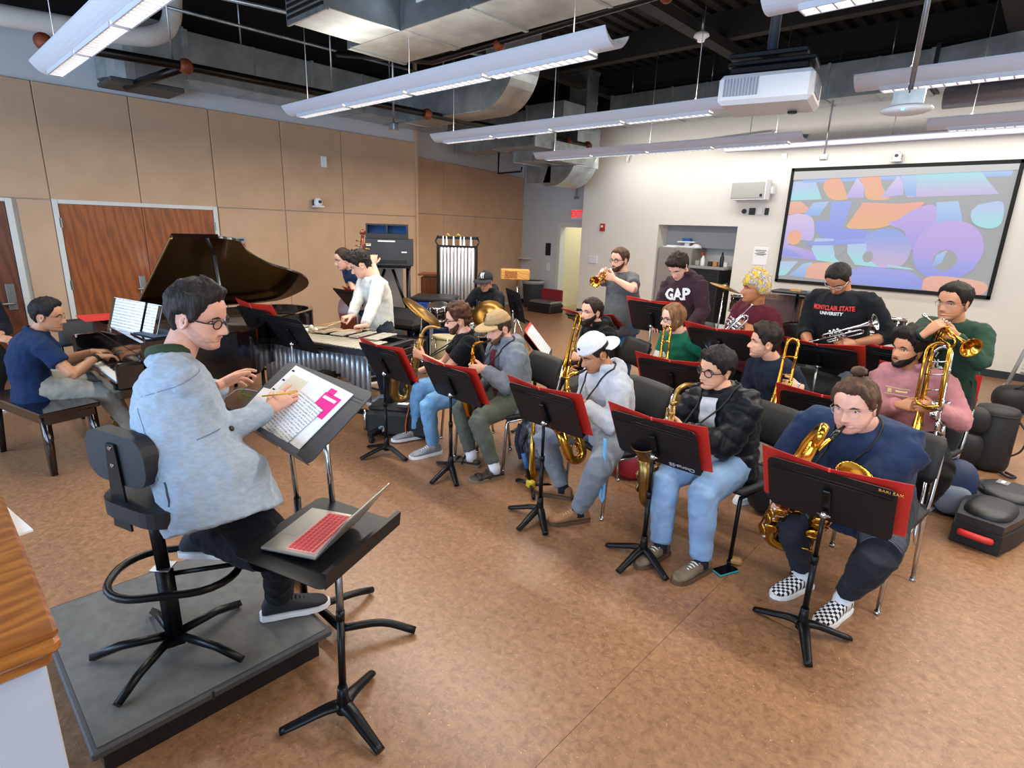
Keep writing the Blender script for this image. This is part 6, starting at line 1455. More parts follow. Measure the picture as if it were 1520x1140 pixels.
for x, y, lb in ((-3.9, 7.6, 'near the riser'), (-.6, 8.6, 'above the tapered duct')):
    t = thing('work_light', 'small white ceiling lamp ' + lb, 'lamp', (x, y, 4.32)); MB().lathe([(.02, .10), (.09, .06), (.10, .03), (.05, .0), (.045, -.03), (.01, -.04)], 16).build('shade', M_wplas, t); MB().rod((0, 0, .1), (0, 0, .3), .012).build('stem', M_steel, t)
# projector
t = thing('projector', 'large white ceiling projector hanging on a black bracket', 'projector', (-1.70, 4.42, 2.76), R(11))
MB().box((0, 0, .105), (.60, .50, .19), None, .028).build('casing', M_wplas, t)
gm = mat('grey_vent', '#8d93a0', .6)
for i in range(11): MB().box((-.285 + .03 + i * .021, -.253, .115), (.012, .008, .11)).build('vent_slat', gm, t)
for i in range(9): MB().box((.303, -.15 + i * .03, .115), (.008, .014, .11)).build('vent_slat', gm, t)
MB().rod((.12, .24, .09), (.12, .30, .09), .05, 18).build('lens', M_bplas, t); MB().lathe([(.03, -.012), (.035, .0)], 12, T(.15, .1, .0)).build('foot', M_black, t)
MB().box((0, 0, .235), (.50, .36, .05), None, .01).box((0, 0, .285), (.56, .30, .03), None, .006).box((-.03, .02, .345), (.50, .26, .035), None, .006).box((-.03, .02, .30), (.10, .10, .10)).build('mount', M_bmetal, t); MB().rod((-.03, .02, .33), (-.03, .02, 1.8), .035, 14).build('pole', mat('grey_blue_pole', '#4a525e', .4, .5), t)
# ================================================================== back wall
def screen_art():
    """flat picture of overlapping ribbons of colour on the projection surface"""
    t = thing('projection_screen', 'wide projection screen with black border showing coloured paper ribbons', 'screen', (0, YB, 0))
    x0, x1, z0, z1 = -3.60, -.56, 1.12, 3.04
    for n_, a, b in (('border', (x0, z0), (x1, z0 + .055)), ('border', (x0, z1 - .055), (x1, z1)), ('border', (x0, z0), (x0 + .05, z1)), ('border', (x1 - .05, z0), (x1, z1))):
        MB().b2((a[0], -.05, a[1]), (b[0], -.005, b[1]), bev=.004).build(n_, mat('black_velvet_border', '#08090b', .8), t)
    W, H = x1 - x0 - .1, z1 - z0 - .11
    def em(n, c1, c2=None, s=.95):
        m = bpy.data.materials.new('screen_' + n); m.use_nodes = True; nt = m.node_tree; b = nt.nodes['Principled BSDF']; b.inputs['Base Color'].default_value = (.14, .14, .14, 1); b.inputs['Roughness'].default_value = .9; b.inputs['Specular IOR Level'].default_value = .1; b.inputs['Emission Strength'].default_value = s * .70
        b.inputs['Emission Color'].default_value = hexc(c1)
        if c2:
            tc = nt.nodes.new('ShaderNodeTexCoord'); sp = nt.nodes.new('ShaderNodeSeparateXYZ'); cr = nt.nodes.new('ShaderNodeValToRGB'); nt.links.new(tc.outputs['Generated'], sp.inputs[0]); nt.links.new(sp.outputs[2], cr.inputs[0])
            cr.color_ramp.elements[0].color = hexc(c1); cr.color_ramp.elements[1].color = hexc(c2); cr.color_ramp.interpolation = 'EASE'; nt.links.new(cr.outputs[0], b.inputs['Emission Color'])
        return m
    base = MB().b2((x0 + .05, -.02, z0 + .055), (x1 - .05, -.006, z1 - .055)).build('projection_surface', em('grey', '#9da1a6', None), t)
    lay = [0]
    def shape(pts, m):
        """pts in 0..1 picture coordinates, y down"""
        lay[0] += 1; y = -.0202 - lay[0] * .0006
        mb = MB(); vs = [(x0 + .05 + px * W, y, z1 - .055 - py * H) for px, py in pts]; vs += [(a, y + .0004, c) for a, b, c in vs]; n = len(pts)
        mb.add(vs, [tuple(range(n))] + [(i, n + i, n + (i + 1) % n, (i + 1) % n) for i in range(n)]); mb.build('picture_shape', m, base)
    def blob(pts, n=5): return [(p.x, p.y) for p in curve([(a, b, 0) for a, b in pts + [pts[0]]], n)[:-1]]
    def disc(cx, cy, rx, ry, a0=0, a1=360, n=28): return [(cx + rx * math.cos(R(a0 + (a1 - a0) * i / n)), cy + ry * math.sin(R(a0 + (a1 - a0) * i / n))) for i in range(n + 1)]
    og, og2 = em('orange', '#f3b37f', '#f5a78c'), em('salmon', '#f0a894', '#f2b49c'); pu, pu2 = em('violet', '#a79af0', '#c3a8ee'), em('lilac', '#bfb0f3', '#d9c8f2'); bl, bl2 = em('blue', '#8196f0', '#8fa6f5'), em('sky', '#8ab4f5', '#a9cdf6'); cy, cy2 = em('aqua', '#c7b6e6', '#9be3f0'), em('mint', '#9fe6ee', '#b7cbf7'); gy = em('pause', '#9da1a6')
    dk = em('blue_violet', '#8a93ee', '#9aa2f2')
    shape([(0, .09), (.12, .09), (.17, .25), (0, .26)], cy2); shape([(.05, .06), (.98, .03), (.98, .09), (.05, .10)], bl2)
    shape(blob([(.17, .08), (.24, .07), (.29, .20), (.30, .25), (.22, .25), (.17, .16)]), og); shape([(.33, .07), (.29, .24), (.38, .24), (.37, .14)], pu2); shape(blob([(.34, .07), (.43, .06), (.46, .16), (.50, .25), (.40, .25), (.37, .15)]), og)
    shape([(.52, .06), (.46, .24), (.56, .22), (.55, .12)], pu2); shape([(.53, .05), (.85, .03), (.95, .22), (.58, .24)], cy); shape([(.53, .05), (.60, .05), (.62, .24), (.57, .22)], bl2)
    shape([(0, .27), (.06, .27), (.11, .33), (.10, .37), (0, .39)], og2); shape([(.13, .28), (.21, .27), (.17, .40), (.08, .40)], bl2)
    shape([(.22, .27), (.33, .27), (.30, .50), (.44, .52), (.42, .60), (.22, .62), (.16, .52), (.16, .44), (.23, .44)], bl)
    shape(blob([(.0, .40), (.06, .38), (.13, .41), (.155, .50), (.155, .62), (.08, .62), (.0, .66)]), pu2); shape(disc(.055, .60, .04, .07), og)
    shape([(0, .66), (.06, .68), (.20, .74), (.24, .80), (0, .79)], pu); shape([(.0, .70), (.06, .72), (.12, .78), (0, .78)], dk)
    shape(blob([(.38, .28), (.55, .29), (.66, .28), (.60, .38), (.54, .46), (.46, .50), (.33, .50), (.34, .42)]), og)
    shape(blob([(.56, .42), (.62, .34), (.70, .30), (.73, .40), (.72, .56), (.68, .66), (.62, .64), (.60, .52), (.52, .46)]), pu); shape([(.71, .28), (.80, .27), (.83, .40), (.84, .50), (.74, .52)], bl2)
    shape(blob([(.43, .55), (.50, .50), (.58, .52), (.64, .62), (.64, .74), (.60, .82), (.48, .82), (.42, .72)]), em('teal_fade', '#c9b3dd', '#84a5f0'))
    shape([(.17, .60), (.27, .60), (.29, .76), (.33, .82), (.20, .80), (.16, .70)], cy2); shape([(.34, .62), (.43, .60), (.45, .76), (.52, .83), (.40, .82), (.35, .72)], cy2); shape([(.13, .64), (.25, .62), (.43, .58), (.43, .63), (.25, .66), (.13, .67)], bl)
    shape([(.27, .66), (.35, .66), (.30, .78)], gy); shape(disc(.455, .745, .025, .05), gy)
    shape(disc(.80, .66, .145, .24), pu); shape(disc(.80, .74, .13, .16, 0, 180), dk); shape(disc(.80, .74, .05, .085), gy); shape([(.76, .70), (.80, .66), (.79, .76), (.755, .80)], bl2)
    shape(blob([(.88, .30), (.97, .28), (.985, .44), (.94, .48), (.88, .44), (.86, .36)]), cy2)
    shape([(0, .83), (.10, .82), (.04, .96), (0, .97)], cy2); shape([(.06, .96), (.13, .84), (.18, .82), (.15, .97)], bl2); shape(blob([(.15, .97), (.16, .86), (.22, .82), (.34, .82), (.30, .90), (.34, .97)]), og2)
    shape(blob([(.36, .99), (.38, .88), (.46, .83), (.58, .84), (.68, .86), (.72, .99)]), dk); shape([(.40, .92), (.54, .90), (.66, .93), (.72, .99), (.38, .99)], bl); shape(blob([(.73, .99), (.735, .90), (.80, .87), (.98, .90), (.97, 1.0), (.80, 1.0)]), og2); shape([(.55, .80), (.66, .82), (.68, .835), (.56, .825)], cy2)
    shape([(0, 0), (.999, 0), (.999, .045), (0, .075)], em('grey_top', '#c9c9c9', None))
screen_art()
def wall_cam(label, M, m=None):
    t = thing('wall_camera', label, 'camera', M=M)
    MB().box((0, -.02, 0), (.10, .04, .10), None, .01).build('mount', M_bplas, t); MB().box((0, -.10, -.05), (.15, .14, .03), None, .012).build('base', M_wplas, t); MB().lathe([(.055, -.06), (.062, -.02), (.055, .03), (.03, .06), (.004, .066)], 18, T(0, -.10, .02)).build('head', M_wplas, t); MB().rod((0, -.14, .02), (0, -.172, .02), .024, 16).build('lens', M_bplas, t)
wall_cam('white pan-tilt camera above the projection screen', T(-2.07, YB, 3.13)); wall_cam('white pan-tilt camera on the tan wall', T(XL, 4.62, 2.16, R(90)))
t = thing('wall_speaker', 'white wall loudspeaker left of the projection screen', 'loudspeaker', (-4.18, YB, 2.68), R(-10))
MB().prism([(-.34, 0), (.30, 0), (.34, -.10), (.34, -.24), (-.34, -.24)], .33, T(0, -.02, -.16)).build('cabinet', M_wplas, t); MB().box((0, -.267, 0), (.64, .012, .27), None, .004).build('grille', mat('grey_speaker_cloth', '#a9a9a6', .8, bump=.1, bscale=400), t); MB().box((.27, -.276, -.09), (.045, .006, .045)).build('badge', mat('navy_badge', '#1e2a4a', .4), t); MB().box((.36, -.06, 0), (.05, .09, .12), None, .006).build('bracket', M_wplas, t)
def plate(label, x, z, w, h, m, name='wall_plate', cat='wall plate', Y=YB, extra=None, d=.02):
    t = thing(name, label, cat, (x, Y, z)); MB().box((0, -d / 2, 0), (w, d, h), None, .004).build('plate', m, t)
    if extra: extra(t)
    return t
plate('round black wall sensor under the wall loudspeaker', -4.33, 2.33, .11, .11, M_wplas, extra=lambda t: MB().rod((0, -.02, 0), (0, -.035, 0), .045, 18).build('dome', M_bplas, t))
plate('black wall panel with display under the loudspeaker', -4.19, 2.33, .11, .12, M_bplas); plate('white connector plate under the loudspeaker', -4.06, 2.33, .09, .12, M_wplas); plate('narrow black switch under the loudspeaker', -3.93, 2.33, .07, .12, M_bplas)
plate('white printed notice on the back wall beside the screen', -3.93, 1.55, .27, .32, M_paper, 'paper_notice', 'notice', extra=lambda t: [MB().box((0, -.012 - .0, .10 - .03 * i), (.20 - .05 * (i % 2), .002, .010)).build('text_line', M_ink, t) for i in range(3)] and MB().box((0, -.012, .02), (.14, .002, .008)).build('text_line', M_ink, t), d=.008)
plate('grey light switch right of the alcove', -4.02, 1.16, .08, .12, M_galv2); plate('black control box by the head wrap', -3.86, 1.16, .10, .22, M_bplas, 'control_box', 'box', d=.06)
plate('small white sensor high on the back wall', -3.77, 3.24, .10, .10, M_wplas, 'wall_sensor', 'sensor', d=.04)
t = plate('red fire alarm strobe on the back wall', -7.42, 1.97, .11, .16, M_redsign, 'fire_alarm', 'fire alarm', extra=lambda t: MB().box((0, -.055, .02), (.06, .02, .05), None, .006).build('strobe', M_wplas, t), d=.05)
plate('white thermostat plate left of the grey t-shirt', -7.62, 1.26, .22, .16, M_wplas, d=.03)
t = thing('exit_sign', 'red EXIT sign above the open doorway', 'sign', (-8.36, YE, 2.25)); MB().b2((-.17, -.05, -.12), (.17, 0, .12), bev=.006).build('housing', M_wplas, t); text_mesh('lettering', 'EXIT', .20, mat('exit_red', (.85, .03, .03), .5, emit=.8), t, T(0, -.053, 0, 0, PI / 2), .010, squash=.80)
plate('black wall panel beside the doorway', -9.21, 1.41, .16, .30, M_bplas, Y=YE); plate('white switch beside the doorway', -9.19, .98, .10, .20, M_wplas, Y=YE); plate('grey wall device above the exit sign', -8.42, 2.62, .13, .06, M_galv2, Y=YE, d=.05, extra=lambda t: MB().box((0, -.03, .12), (.035, .04, .16), None, .004).build('stem', M_galv2, t))
plate('red fire alarm inside the corridor', -8.35, 1.96, .10, .14, M_redsign, 'fire_alarm', 'fire alarm', Y=12.88, d=.05); plate('small brown outlet on the corridor wall', -8.6, .48, .08, .13, mat('tan_outlet', '#9a8a6a', .5), Y=12.88)
tag(MB().b2((-10.15, YE - .22, 1.14), (-9.75, YE, 1.16)).build('wall_shelf', M_wplas), 'thin white shelf at the corner by the doorway', 'shelf')
t = thing('room_sign', 'red and white room sign right of the double doors', 'sign', M=T(XL, 3.40, 1.52, R(90))); MB().box((0, -.008, 0), (.20, .016, .23), None, .003).build('plate', M_galv2, t); MB().box((0, -.018, -.02), (.18, .004, .10)).build('red_field', M_redsign, t); MB().box((.03, -.018, .08), (.10, .004, .03)).build('white_field', mat('navy_badge', '#1e2a4a', .4), t); MB().box((0, -.0205, -.02), (.05, .003, .010)).build('number', M_paper, t)
tag(MB().box((0, -.015, 0), (.09, .03, .16), None, .004).build('wall_switch', M_wplas, M=T(XL, 4.80, 2.78, R(90))), 'white wall sensor high on the tan panel', 'sensor')
# screen casing and alcove furniture
t = thing('screen_housing', 'long grey blind casing hung in front of the back wall', 'blind casing', (-.9, 10.3, 3.34)); MB().box((0, 0, 0), (7.4, .16, .085), None, .02).build('casing', mat('lilac_grey_metal', '#8d90a4', .5), t)
for x in (-3.3, -1.2, 1.2): MB().rod((x, 0, .04), (x, 0, 1.0), .006, 6).build('hanger', M_steel, t)
tm = mat('taupe_cabinet', '#8f8a86', .5)
t = thing('storage_cabinet', 'taupe two-door storage cabinet in the alcove', 'cabinet', (-5.66, 11.2, 0)); MB().b2((-.37, -.28, .0), (.37, .28, 1.62), bev=.006).build('body', tm, t)
for s_ in (-1, 1): dd = MB().b2((s_ * .365, -.30, .05), (s_ * .005, -.28, 1.60), bev=.004).build('door', tm, t); MB().b2((s_ * .03 - .012, -.325, .86), (s_ * .03 + .012, -.30, 1.02)).build('handle', M_black, dd)
def on_cab(nm, lb, ct, x, bd, m): return tag(bd.build(nm, m, M=T(x, 11.15, 1.62)), lb, ct)
on_cab('tray', 'white tray with a blue box stacked on the cabinet', 'tray', -5.52, MB().b2((-.2, -.12, 0), (.2, .12, .04), bev=.01).b2((-.19, -.11, .10), (.19, .11, .13), bev=.01).b2((-.05, -.05, .04), (.05, .05, .10)), M_wplas)
tag(MB().box((0, 0, .03), (.17, .10, .06), None, .008).build('small_box', mat('bright_blue_plastic', '#2f6fc0', .5), M=T(-5.55, 11.15, 1.75)), 'small blue box on the white tray over the cabinet', 'box')
on_cab('paper_pile', 'loose white papers on the left of the cabinet top', 'paper', -5.85, MB().box((0, 0, .01), (.34, .24, .02), None).box((.03, .02, .03), (.28, .20, .02), T(0, 0, 0, .2)), M_paper); on_cab('bowl', 'white upturned bowl on the right of the cabinet top', 'bowl', -5.33, MB().lathe([(.12, 0), (.11, .04), (.06, .08), (.05, .09)], 16), M_wplas)
t = thing('equipment_rack', 'black audio equipment rack with blue lights in the alcove', 'rack', (-4.90, 11.0, 0)); MB().b2((-.30, -.30, .08), (.30, .30, 1.25), bev=.008).build('cabinet', M_bplas, t); MB().b2((-.36, -.34, 1.25), (.40, .34, 1.30), bev=.01).build('top', mat('grey_laminate', '#8a8d92', .5), t)
for i in range(9): MB().b2((-.26, -.315, .16 + i * .12), (.26, -.30, .26 + i * .12), bev=.003).build('unit', M_black, t)
for x, z in ((-.2, .68), (-.17, .68), (-.05, .68), (.12, .68), (.2, .56), (-.1, .44)): MB().box((x, -.318, z), (.03, .006, .012)).build('indicator', fix_emit('blue_indicator', (.05, .1, 1), 5), t)
t = thing('spray_bottle', 'white spray bottle with red trigger on the rack', 'bottle', (-5.02, 10.85, 1.30)); MB().lathe([(.04, 0), (.042, .02), (.042, .13), (.018, .18), (.016, .20)], 14).build('body', M_wplas, t); MB().box((0, -.02, .23), (.03, .09, .05), None, .008).build('trigger', M_redsign, t)
t = thing('water_bottle', 'dark metal water bottle on the rack', 'bottle', (-4.66, 10.90, 1.30)); MB().lathe([(.036, 0), (.038, .02), (.038, .17), (.022, .22), (.016, .235)], 14).build('body', mat('dark_teal_metal', '#1d2b2e', .4, .4), t); MB().lathe([(.017, .235), (.017, .27), (.008, .28)], 12).build('cap', M_black, t)
for x, lb, c in ((-5.16, 'clear glass jar left on the rack top', '#9a9c98'), (-4.90, 'black charger box on the rack top', '#1a1b1e'), (-4.80, 'small wooden block on the rack top', '#b07d42'), (-4.60, 'white card on the right of the rack top', '#d5d3cb')): tag(MB().box((0, 0, .045), (.09, .08, .09), None, .008).build('small_box', mat('box_' + c[1:], c, .5), M=T(x, 10.95, 1.30)), lb, 'box')
# ================================================================== instruments and gear round the edge of the room
t = thing('music_cabinet', 'black cabinet with blue side on a tall stand beside the double bass', 'cabinet', (-6.62, 4.62, 1.36), R(52))
gb_ = mat('charcoal_enamel', '#2c2e31', .45, var=.08, vscale=5)
MB().b2((-.33, -.30, 0), (.33, .20, .34), bev=.006).build('body', gb_, t); MB().b2((-.335, -.28, .005), (-.33, .19, .335)).build('side_panel', mat('blue_side', '#1c4f82', .5), t)
for i in range(2): MB().b2((-.25, -.306, .035 + i * .022), (.25, -.30, .047 + i * .022)).build('slot', M_ebon, t)
MB().b2((-.12, -.303, .305), (.10, -.30, .322)).build('label', M_paper, t); MB().b2((.18, -.303, .17), (.25, -.30, .185)).build('label', M_paper, t); MB().b2((-.27, -.303, .25), (-.21, -.30, .28)).build('label', M_paper, t)
s_ = thing('cabinet_stand', 'black folding stand carrying the charcoal cabinet', 'stand', (-6.62, 4.62, 0), R(52))
for x in (-.26, .26): MB().rod((x, -.1, 1.35), (x, -.1, .05), .03, 8).rod((x, -.1, .7), (x * .2, -.1, 1.3), .02, 6).rod((x, -.45, .03), (x, .35, .03), .03, 8).build('leg', M_bmetal, s_)
MB().rod((-.26, -.1, .25), (.26, -.1, .25), .02).b2((-.30, -.25, 1.325), (.30, .15, 1.36)).build('crossbar', M_bmetal, s_)
t = thing('pigeonhole_case', 'dark open-fronted case with two blue compartments on top of the cabinet', 'case', (-6.64, 4.64, 1.70), R(52))
MB().b2((-.28, -.24, 0), (.26, .16, .07), bev=.004).b2((-.28, -.24, .17), (.26, .16, .19)).b2((-.28, -.24, .07), (-.26, .16, .17)).b2((.24, -.24, .07), (.26, .16, .17)).b2((-.02, -.24, .07), (0, .16, .17)).b2((-.26, .14, .07), (.24, .16, .17)).build('shell', mat('dark_case', '#1c1b20', .5), t)
MB().b2((-.259, -.10, .0705), (-.021, .139, .169)).b2((.001, -.10, .0705), (.239, .139, .169)).build('lining', mat('blue_lining', '#174a86', .7), t)['kind'] = 'stuff'
# double bass
wb_ = mat('reddish_brown_varnish', '#6e2e17', .25, coat=.4, var=.15, vscale=6)
bp = Vector((-6.02, 3.66, 0)); up_ = (Vector((-6.17, 3.98, 1.78)) - Vector((-5.98, 3.62, .0))).normalized()
BM = zdir((-5.98, 3.62, 0.02), up_, (.8, .6, 0)); t = thing('double_bass', 'brown double bass leaning on the person in the navy college t-shirt', 'double bass', M=BM)
half = [(0, .18), (.16, .19), (.26, .26), (.30, .40), (.27, .52), (.20, .60), (.18, .66), (.20, .74), (.235, .84), (.22, .96), (.14, 1.04), (.04, 1.08), (0, 1.08)]
poly = [(p.x, p.y) for p in curve([(a, b, 0) for a, b in half], 4)]; poly = poly + [(-x, y) for x, y in poly[::-1][1:-1]]
Mb = Matrix(((1, 0, 0, 0), (0, 0, -1, .10), (0, 1, 0, 0), (0, 0, 0, 1))); MB().prism(poly, .20, Mb).build('body', wb_, t)
MB().tube([(0, -.06, .95), (0, -.10, 1.35), (0, -.09, 1.55)], [.032, .026, .024], 10).build('neck', wb_, t); MB().tube([(0, -.12, .85), (0, -.135, 1.2), (0, -.12, 1.55)], [.035, .03, .022], 8, flat=.5).build('fingerboard', M_ebon, t)
sc = MB().tube([(0, -.09, 1.54), (0, -.06, 1.66), (0, -.075, 1.74)], [.03, .034, .024], 10)
sc.tube([(0, -.075 - .045 * (1 - i / 22) * math.cos(i * .62) + .0, 1.765 + .045 * (1 - i / 22) * math.sin(i * .62)) for i in range(20)], [.026 - .0008 * i for i in range(20)], 10); sc.build('scroll', wb_, t)
for i in range(4): MB().rod((-.09 if i % 2 else .09, -.065, 1.60 + .03 * i), (0, -.065, 1.60 + .03 * i), .008, 8).build('tuning_peg', mat('brass_caster', '#a58a4a', .35, .9), t)
MB().rod((0, 0, .18), (0, 0, 0), .01).build('endpin', M_steel, t); MB().b2((-.06, -.17, .58), (.06, -.11, .62)).build('bridge', M_pine, t); o = MB()
for i in range(4): o.rod(((i - 1.5) * .022, -.165, .60), ((i - 1.5) * .010, -.105, 1.56), .0018, 4); 
o = MB(); [o.rod(((i - 1.5) * .022, -.172, .60), ((i - 1.5) * .010, -.145, 1.56), .002, 4) for i in range(4)]; o.build('strings', M_steel, t)['kind'] = 'stuff'
# chimes
M_tubes = mat('bright_bell_tube', '#d2d8dd', .42, .55)
t = thing('tubular_bells', 'set of silver tubular bells in a dark frame behind the drummer', 'chimes', (-6.62, 5.86, 0), R(47))
for s_ in (-1, 1): MB().b2((s_ * .29 - .02, -.02, .06), (s_ * .29 + .02, .06, 1.58), bev=.004).b2((s_ * .29 - .03, -.28, 0), (s_ * .29 + .03, .30, .06), bev=.01).build('frame_post', M_bmetal, t)
MB().b2((-.31, -.01, 1.57), (.31, .05, 1.61)).b2((-.30, .10, 1.70), (.30, .13, 1.74)).build('top_rail', M_bmetal, t); MB().b2((-.29, -.02, .70), (.29, .05, .80), bev=.004).build('damper_box', M_bmetal, t)
for s_ in (-1, 1): MB().tube([(s_ * .29, .02, 1.6), (s_ * .33, .06, 1.66), (s_ * .30, .115, 1.74)], .012, 6).build('arm', M_bmetal, t)
for i in range(10): x = -.24 + i * .053; MB().rod((x, -.02, 1.58), (x, -.02, .45 + .02 * i), .019, 10).build('bell_tube', M_tubes, t)
for i in (0, 1, 3, 5, 6, 8): x = -.22 + i * .053; MB().rod((x, .115, 1.74), (x, .115, .5), .019, 10).build('bell_tube', M_tubes, t)
for i in (1, 4): MB().tube([(-.24 + i * .053, -.01, 1.74), (-.20 + i * .053, -.01, 1.78), (-.16 + i * .053, -.01, 1.74)], .008, 6).build('mallet_hook', mat('yellow_plastic', '#c9a92c', .5), t)
t = thing('storage_bag', 'blue square storage bag with black trim behind the drums', 'bag', (-6.35, 5.20, 0), R(40)); bb_ = mat('royal_blue_nylon', '#153f8f', .5, var=.15, vscale=8, bump=.2, bscale=12)
MB().b2((-.30, -.28, .05), (.30, .28, .88), bev=.03).build('body', bb_, t); MB().b2((-.31, -.29, .86), (.31, .29, .92), bev=.02).build('trim', M_black, t); MB().b2((-.02, -.30, .1), (.03, -.285, .86)).build('strap', M_wplas, t); MB().b2((.08, -.295, .55), (.22, -.283, .74)).build('label', M_black, t); MB().b2((.09, -.298, .60), (.21, -.294, .70)).build('label_print', M_paper, t)
t = thing('temple_block', 'yellow wooden slit drum on a chrome stand before the recess', 'temple block', (-5.95, 6.50, 0), R(45)); MB().b2((-.26, -.10, 1.13), (.18, .10, 1.29), bev=.015).build('block', M_pine, t); MB().b2((-.20, -.102, 1.16), (-.01, -.10, 1.26)).build('inlay', M_oak, t)
MB().rod((0, 0, .25), (0, 0, 1.13), .014).build('post', M_chrome, t); [MB().rod((0, 0, .55), (.26 * math.cos(a), .26 * math.sin(a), .01), .010).build('leg', M_chrome, t) for a in (.3, 2.4, 4.5)]
t = thing('trash_can', 'dark grey round trash can in the corner by the doorway', 'trash can', (-9.30, 10.75, 0)); MB().lathe([(.20, 0), (.22, .05), (.27, .60), (.275, .64), (.26, .64), (.20, .06), (.01, .05)], 24).build('bin', mat('charcoal_plastic', '#2b2e33', .6), t); MB().lathe([(.278, .58), (.285, .65), (.27, .66), (.255, .50)], 24).build('liner', mat('grey_bag_film', '#8f9499', .4), t)
t = thing('instrument_case', 'open black instrument case with red plush lining on the floor near the doorway', 'case', (-8.55, 10.35, 0), R(0)); MB().b2((-.35, -.25, 0), (.35, .25, .20), bev=.02).build('case_body', M_bplas, t); MB().b2((-.33, -.20, .20), (.33, .22, .27), bev=.02).build('inner_tray', M_steel, t); MB().b2((-.32, .20, .24), (.32, .26, .52), T(0, 0, 0), .02).build('lid', mat('red_plush', '#7c1822', .9), t)
tag(MB().b2((-.34, -.012, 0), (.34, .012, 1.3), bev=.004).build('acoustic_board', mat('grey_board', '#8f877e', .8), M=T(-7.05, 4.75, 0, R(52))), 'grey board leaning below the charcoal cabinet', 'board')
t = thing('lectern', 'small brown wooden lectern behind the blue storage bag', 'lectern', (-7.35, 6.05, 0), R(40)); MB().b2((-.22, -.18, 0), (.22, .18, 1.08), bev=.006).build('body', wood('brown_lectern_wood', '#6a3a1c', '#834a24'), t); MB().box((0, 0, 1.12), (.52, .42, .03), T(0, 0, 0, 0, R(0)), .004).build('top', M_door, t)
t = thing('amplifier', 'small black guitar amplifier behind the vibraphone player', 'amplifier', (-6.02, 4.45, 0), R(45)); MB().b2((-.27, -.15, 0), (.27, .15, .46), bev=.015).build('cabinet', M_bplas, t); MB().b2((-.24, -.156, .03), (.24, -.15, .36)).build('grille', mat('amp_cloth', '#25262a', .9, bump=.2, bscale=200), t); MB().b2((-.22, -.158, .38), (.22, -.15, .44)).build('control_panel', M_steel, t); MB().b2((-.04, -.16, .24), (.10, -.156, .28)).build('badge', M_paper, t)
tag(MB().box((0, 0, 0), (.9, .5, .16), None, .06).build('instrument_cover', M_cord, M=T(-6.35, 4.55, .66, R(20), R(14))), 'black cloth cover draped over gear behind the vibraphone player', 'cover')
# ---- drums
M_cym = mat('bronze_cymbal', '#7d5c28', .36, .95, var=.15, vscale=10); M_head = mat('coated_drum_head', '#d6d3cc', .6); M_ghead = mat('grey_drum_head', '#85878a', .5)
def drum(label, o, ax, r, h, shell, head, xh=(1, 0, 0), name='drum', cat='drum', legs=0, z0=None):
    M = zdir(o, ax, xh); t = thing(name, label, cat, M=M)
    MB().lathe([(r, -h / 2), (r * 1.005, 0), (r, h / 2)], 28).build('shell', shell, t)
    for s_ in (-1, 1):
        MB().lathe([(r * 1.01, s_ * h / 2 - .02), (r * 1.05, s_ * h / 2 - .018), (r * 1.05, s_ * h / 2 + .012), (r * .98, s_ * h / 2 + .012)], 28).build('hoop', M_chrome if r < .19 else shell, t)
        MB().lathe([(r * .99, s_ * h / 2), (r * .99, s_ * (h / 2 + .006))], 28).build('drum_head', head, t)
    for i in range(8): a = 2 * PI * i / 8; MB().rod((r * 1.035 * math.cos(a), r * 1.035 * math.sin(a), -h / 2), (r * 1.035 * math.cos(a), r * 1.035 * math.sin(a), h / 2), .006, 6).build('tension_rod', M_chrome, t)
    return t
def cymbal(label, c, n, r, foot, bow=True):
    t = thing('cymbal', label, 'cymbal', c); M = zdir((0, 0, 0), n)
    MB().lathe([(.006, .030), (.03, .026), (.045, .012), (r * .5, .004), (r, -.012), (r, -.014), (r * .5, .0015), (.045, .009), (.006, .026)], 36, M, False).build('plate', M_cym, t)
    st = thing('cymbal_stand', 'chrome stand of the ' + label, 'stand', (foot[0], foot[1], 0)); d = Vector(c) - Vector((foot[0], foot[1], 0))
    MB().rod((0, 0, .2), d - Vector(n) * .0, .011, 8).lathe([(.018, .0), (.02, .04)], 10, T(0, 0, d.z * .55)).build('post', M_chrome, st); MB().ell(d + Vector(n) * .035, (.014, .014, .014), 10, 6).build('wing_nut', M_black, st)
    for a in (.4, 2.5, 4.6): MB().rod((0, 0, .42), (.27 * math.cos(a), .27 * math.sin(a), .012), .009, 8).build('leg', M_chrome, st)
pw = mat('cream_pearl_wrap', '#b9ac86', .35, var=.15, vscale=14)
kt = drum('small black bass drum with white-grey head facing right', (-6.35, 5.12, .30), (.72, -.68, .05), .235, .42, M_lacr, M_ghead, (0, 0, 1)); MB().ell((0, 0, .218), (.06, .05, .004), 16, 6).build('felt_patch', M_head, kt)
drum('cream pearl floor tom between the tenor saxophone and the polo shirt', (-5.30, 4.55, .38), (0, .08, 1), .20, .36, pw, M_head); drum('grey sparkle snare drum between the curly hair and tan cap', (-5.32, 5.00, .62), (0, .05, 1), .175, .16, mat('grey_sparkle_wrap', '#8f959a', .4, .3, var=.2, vscale=40), M_head)
drum('small tom with yellow head behind the curly hair', (-5.85, 4.85, .78), (.1, -.2, 1), .13, .18, M_lacr, mat('yellow_drum_head', '#c9a95c', .6))
cymbal('large bronze ride cymbal tilted behind the white sweater', (-5.16, 4.05, .94), (.34, .30, .62), .265, (-5.35, 4.10)); cymbal('bronze crash cymbal facing the camera before the drummer', (-5.0, 4.95, .85), (.42, -.62, .60), .21, (-5.02, 4.98))
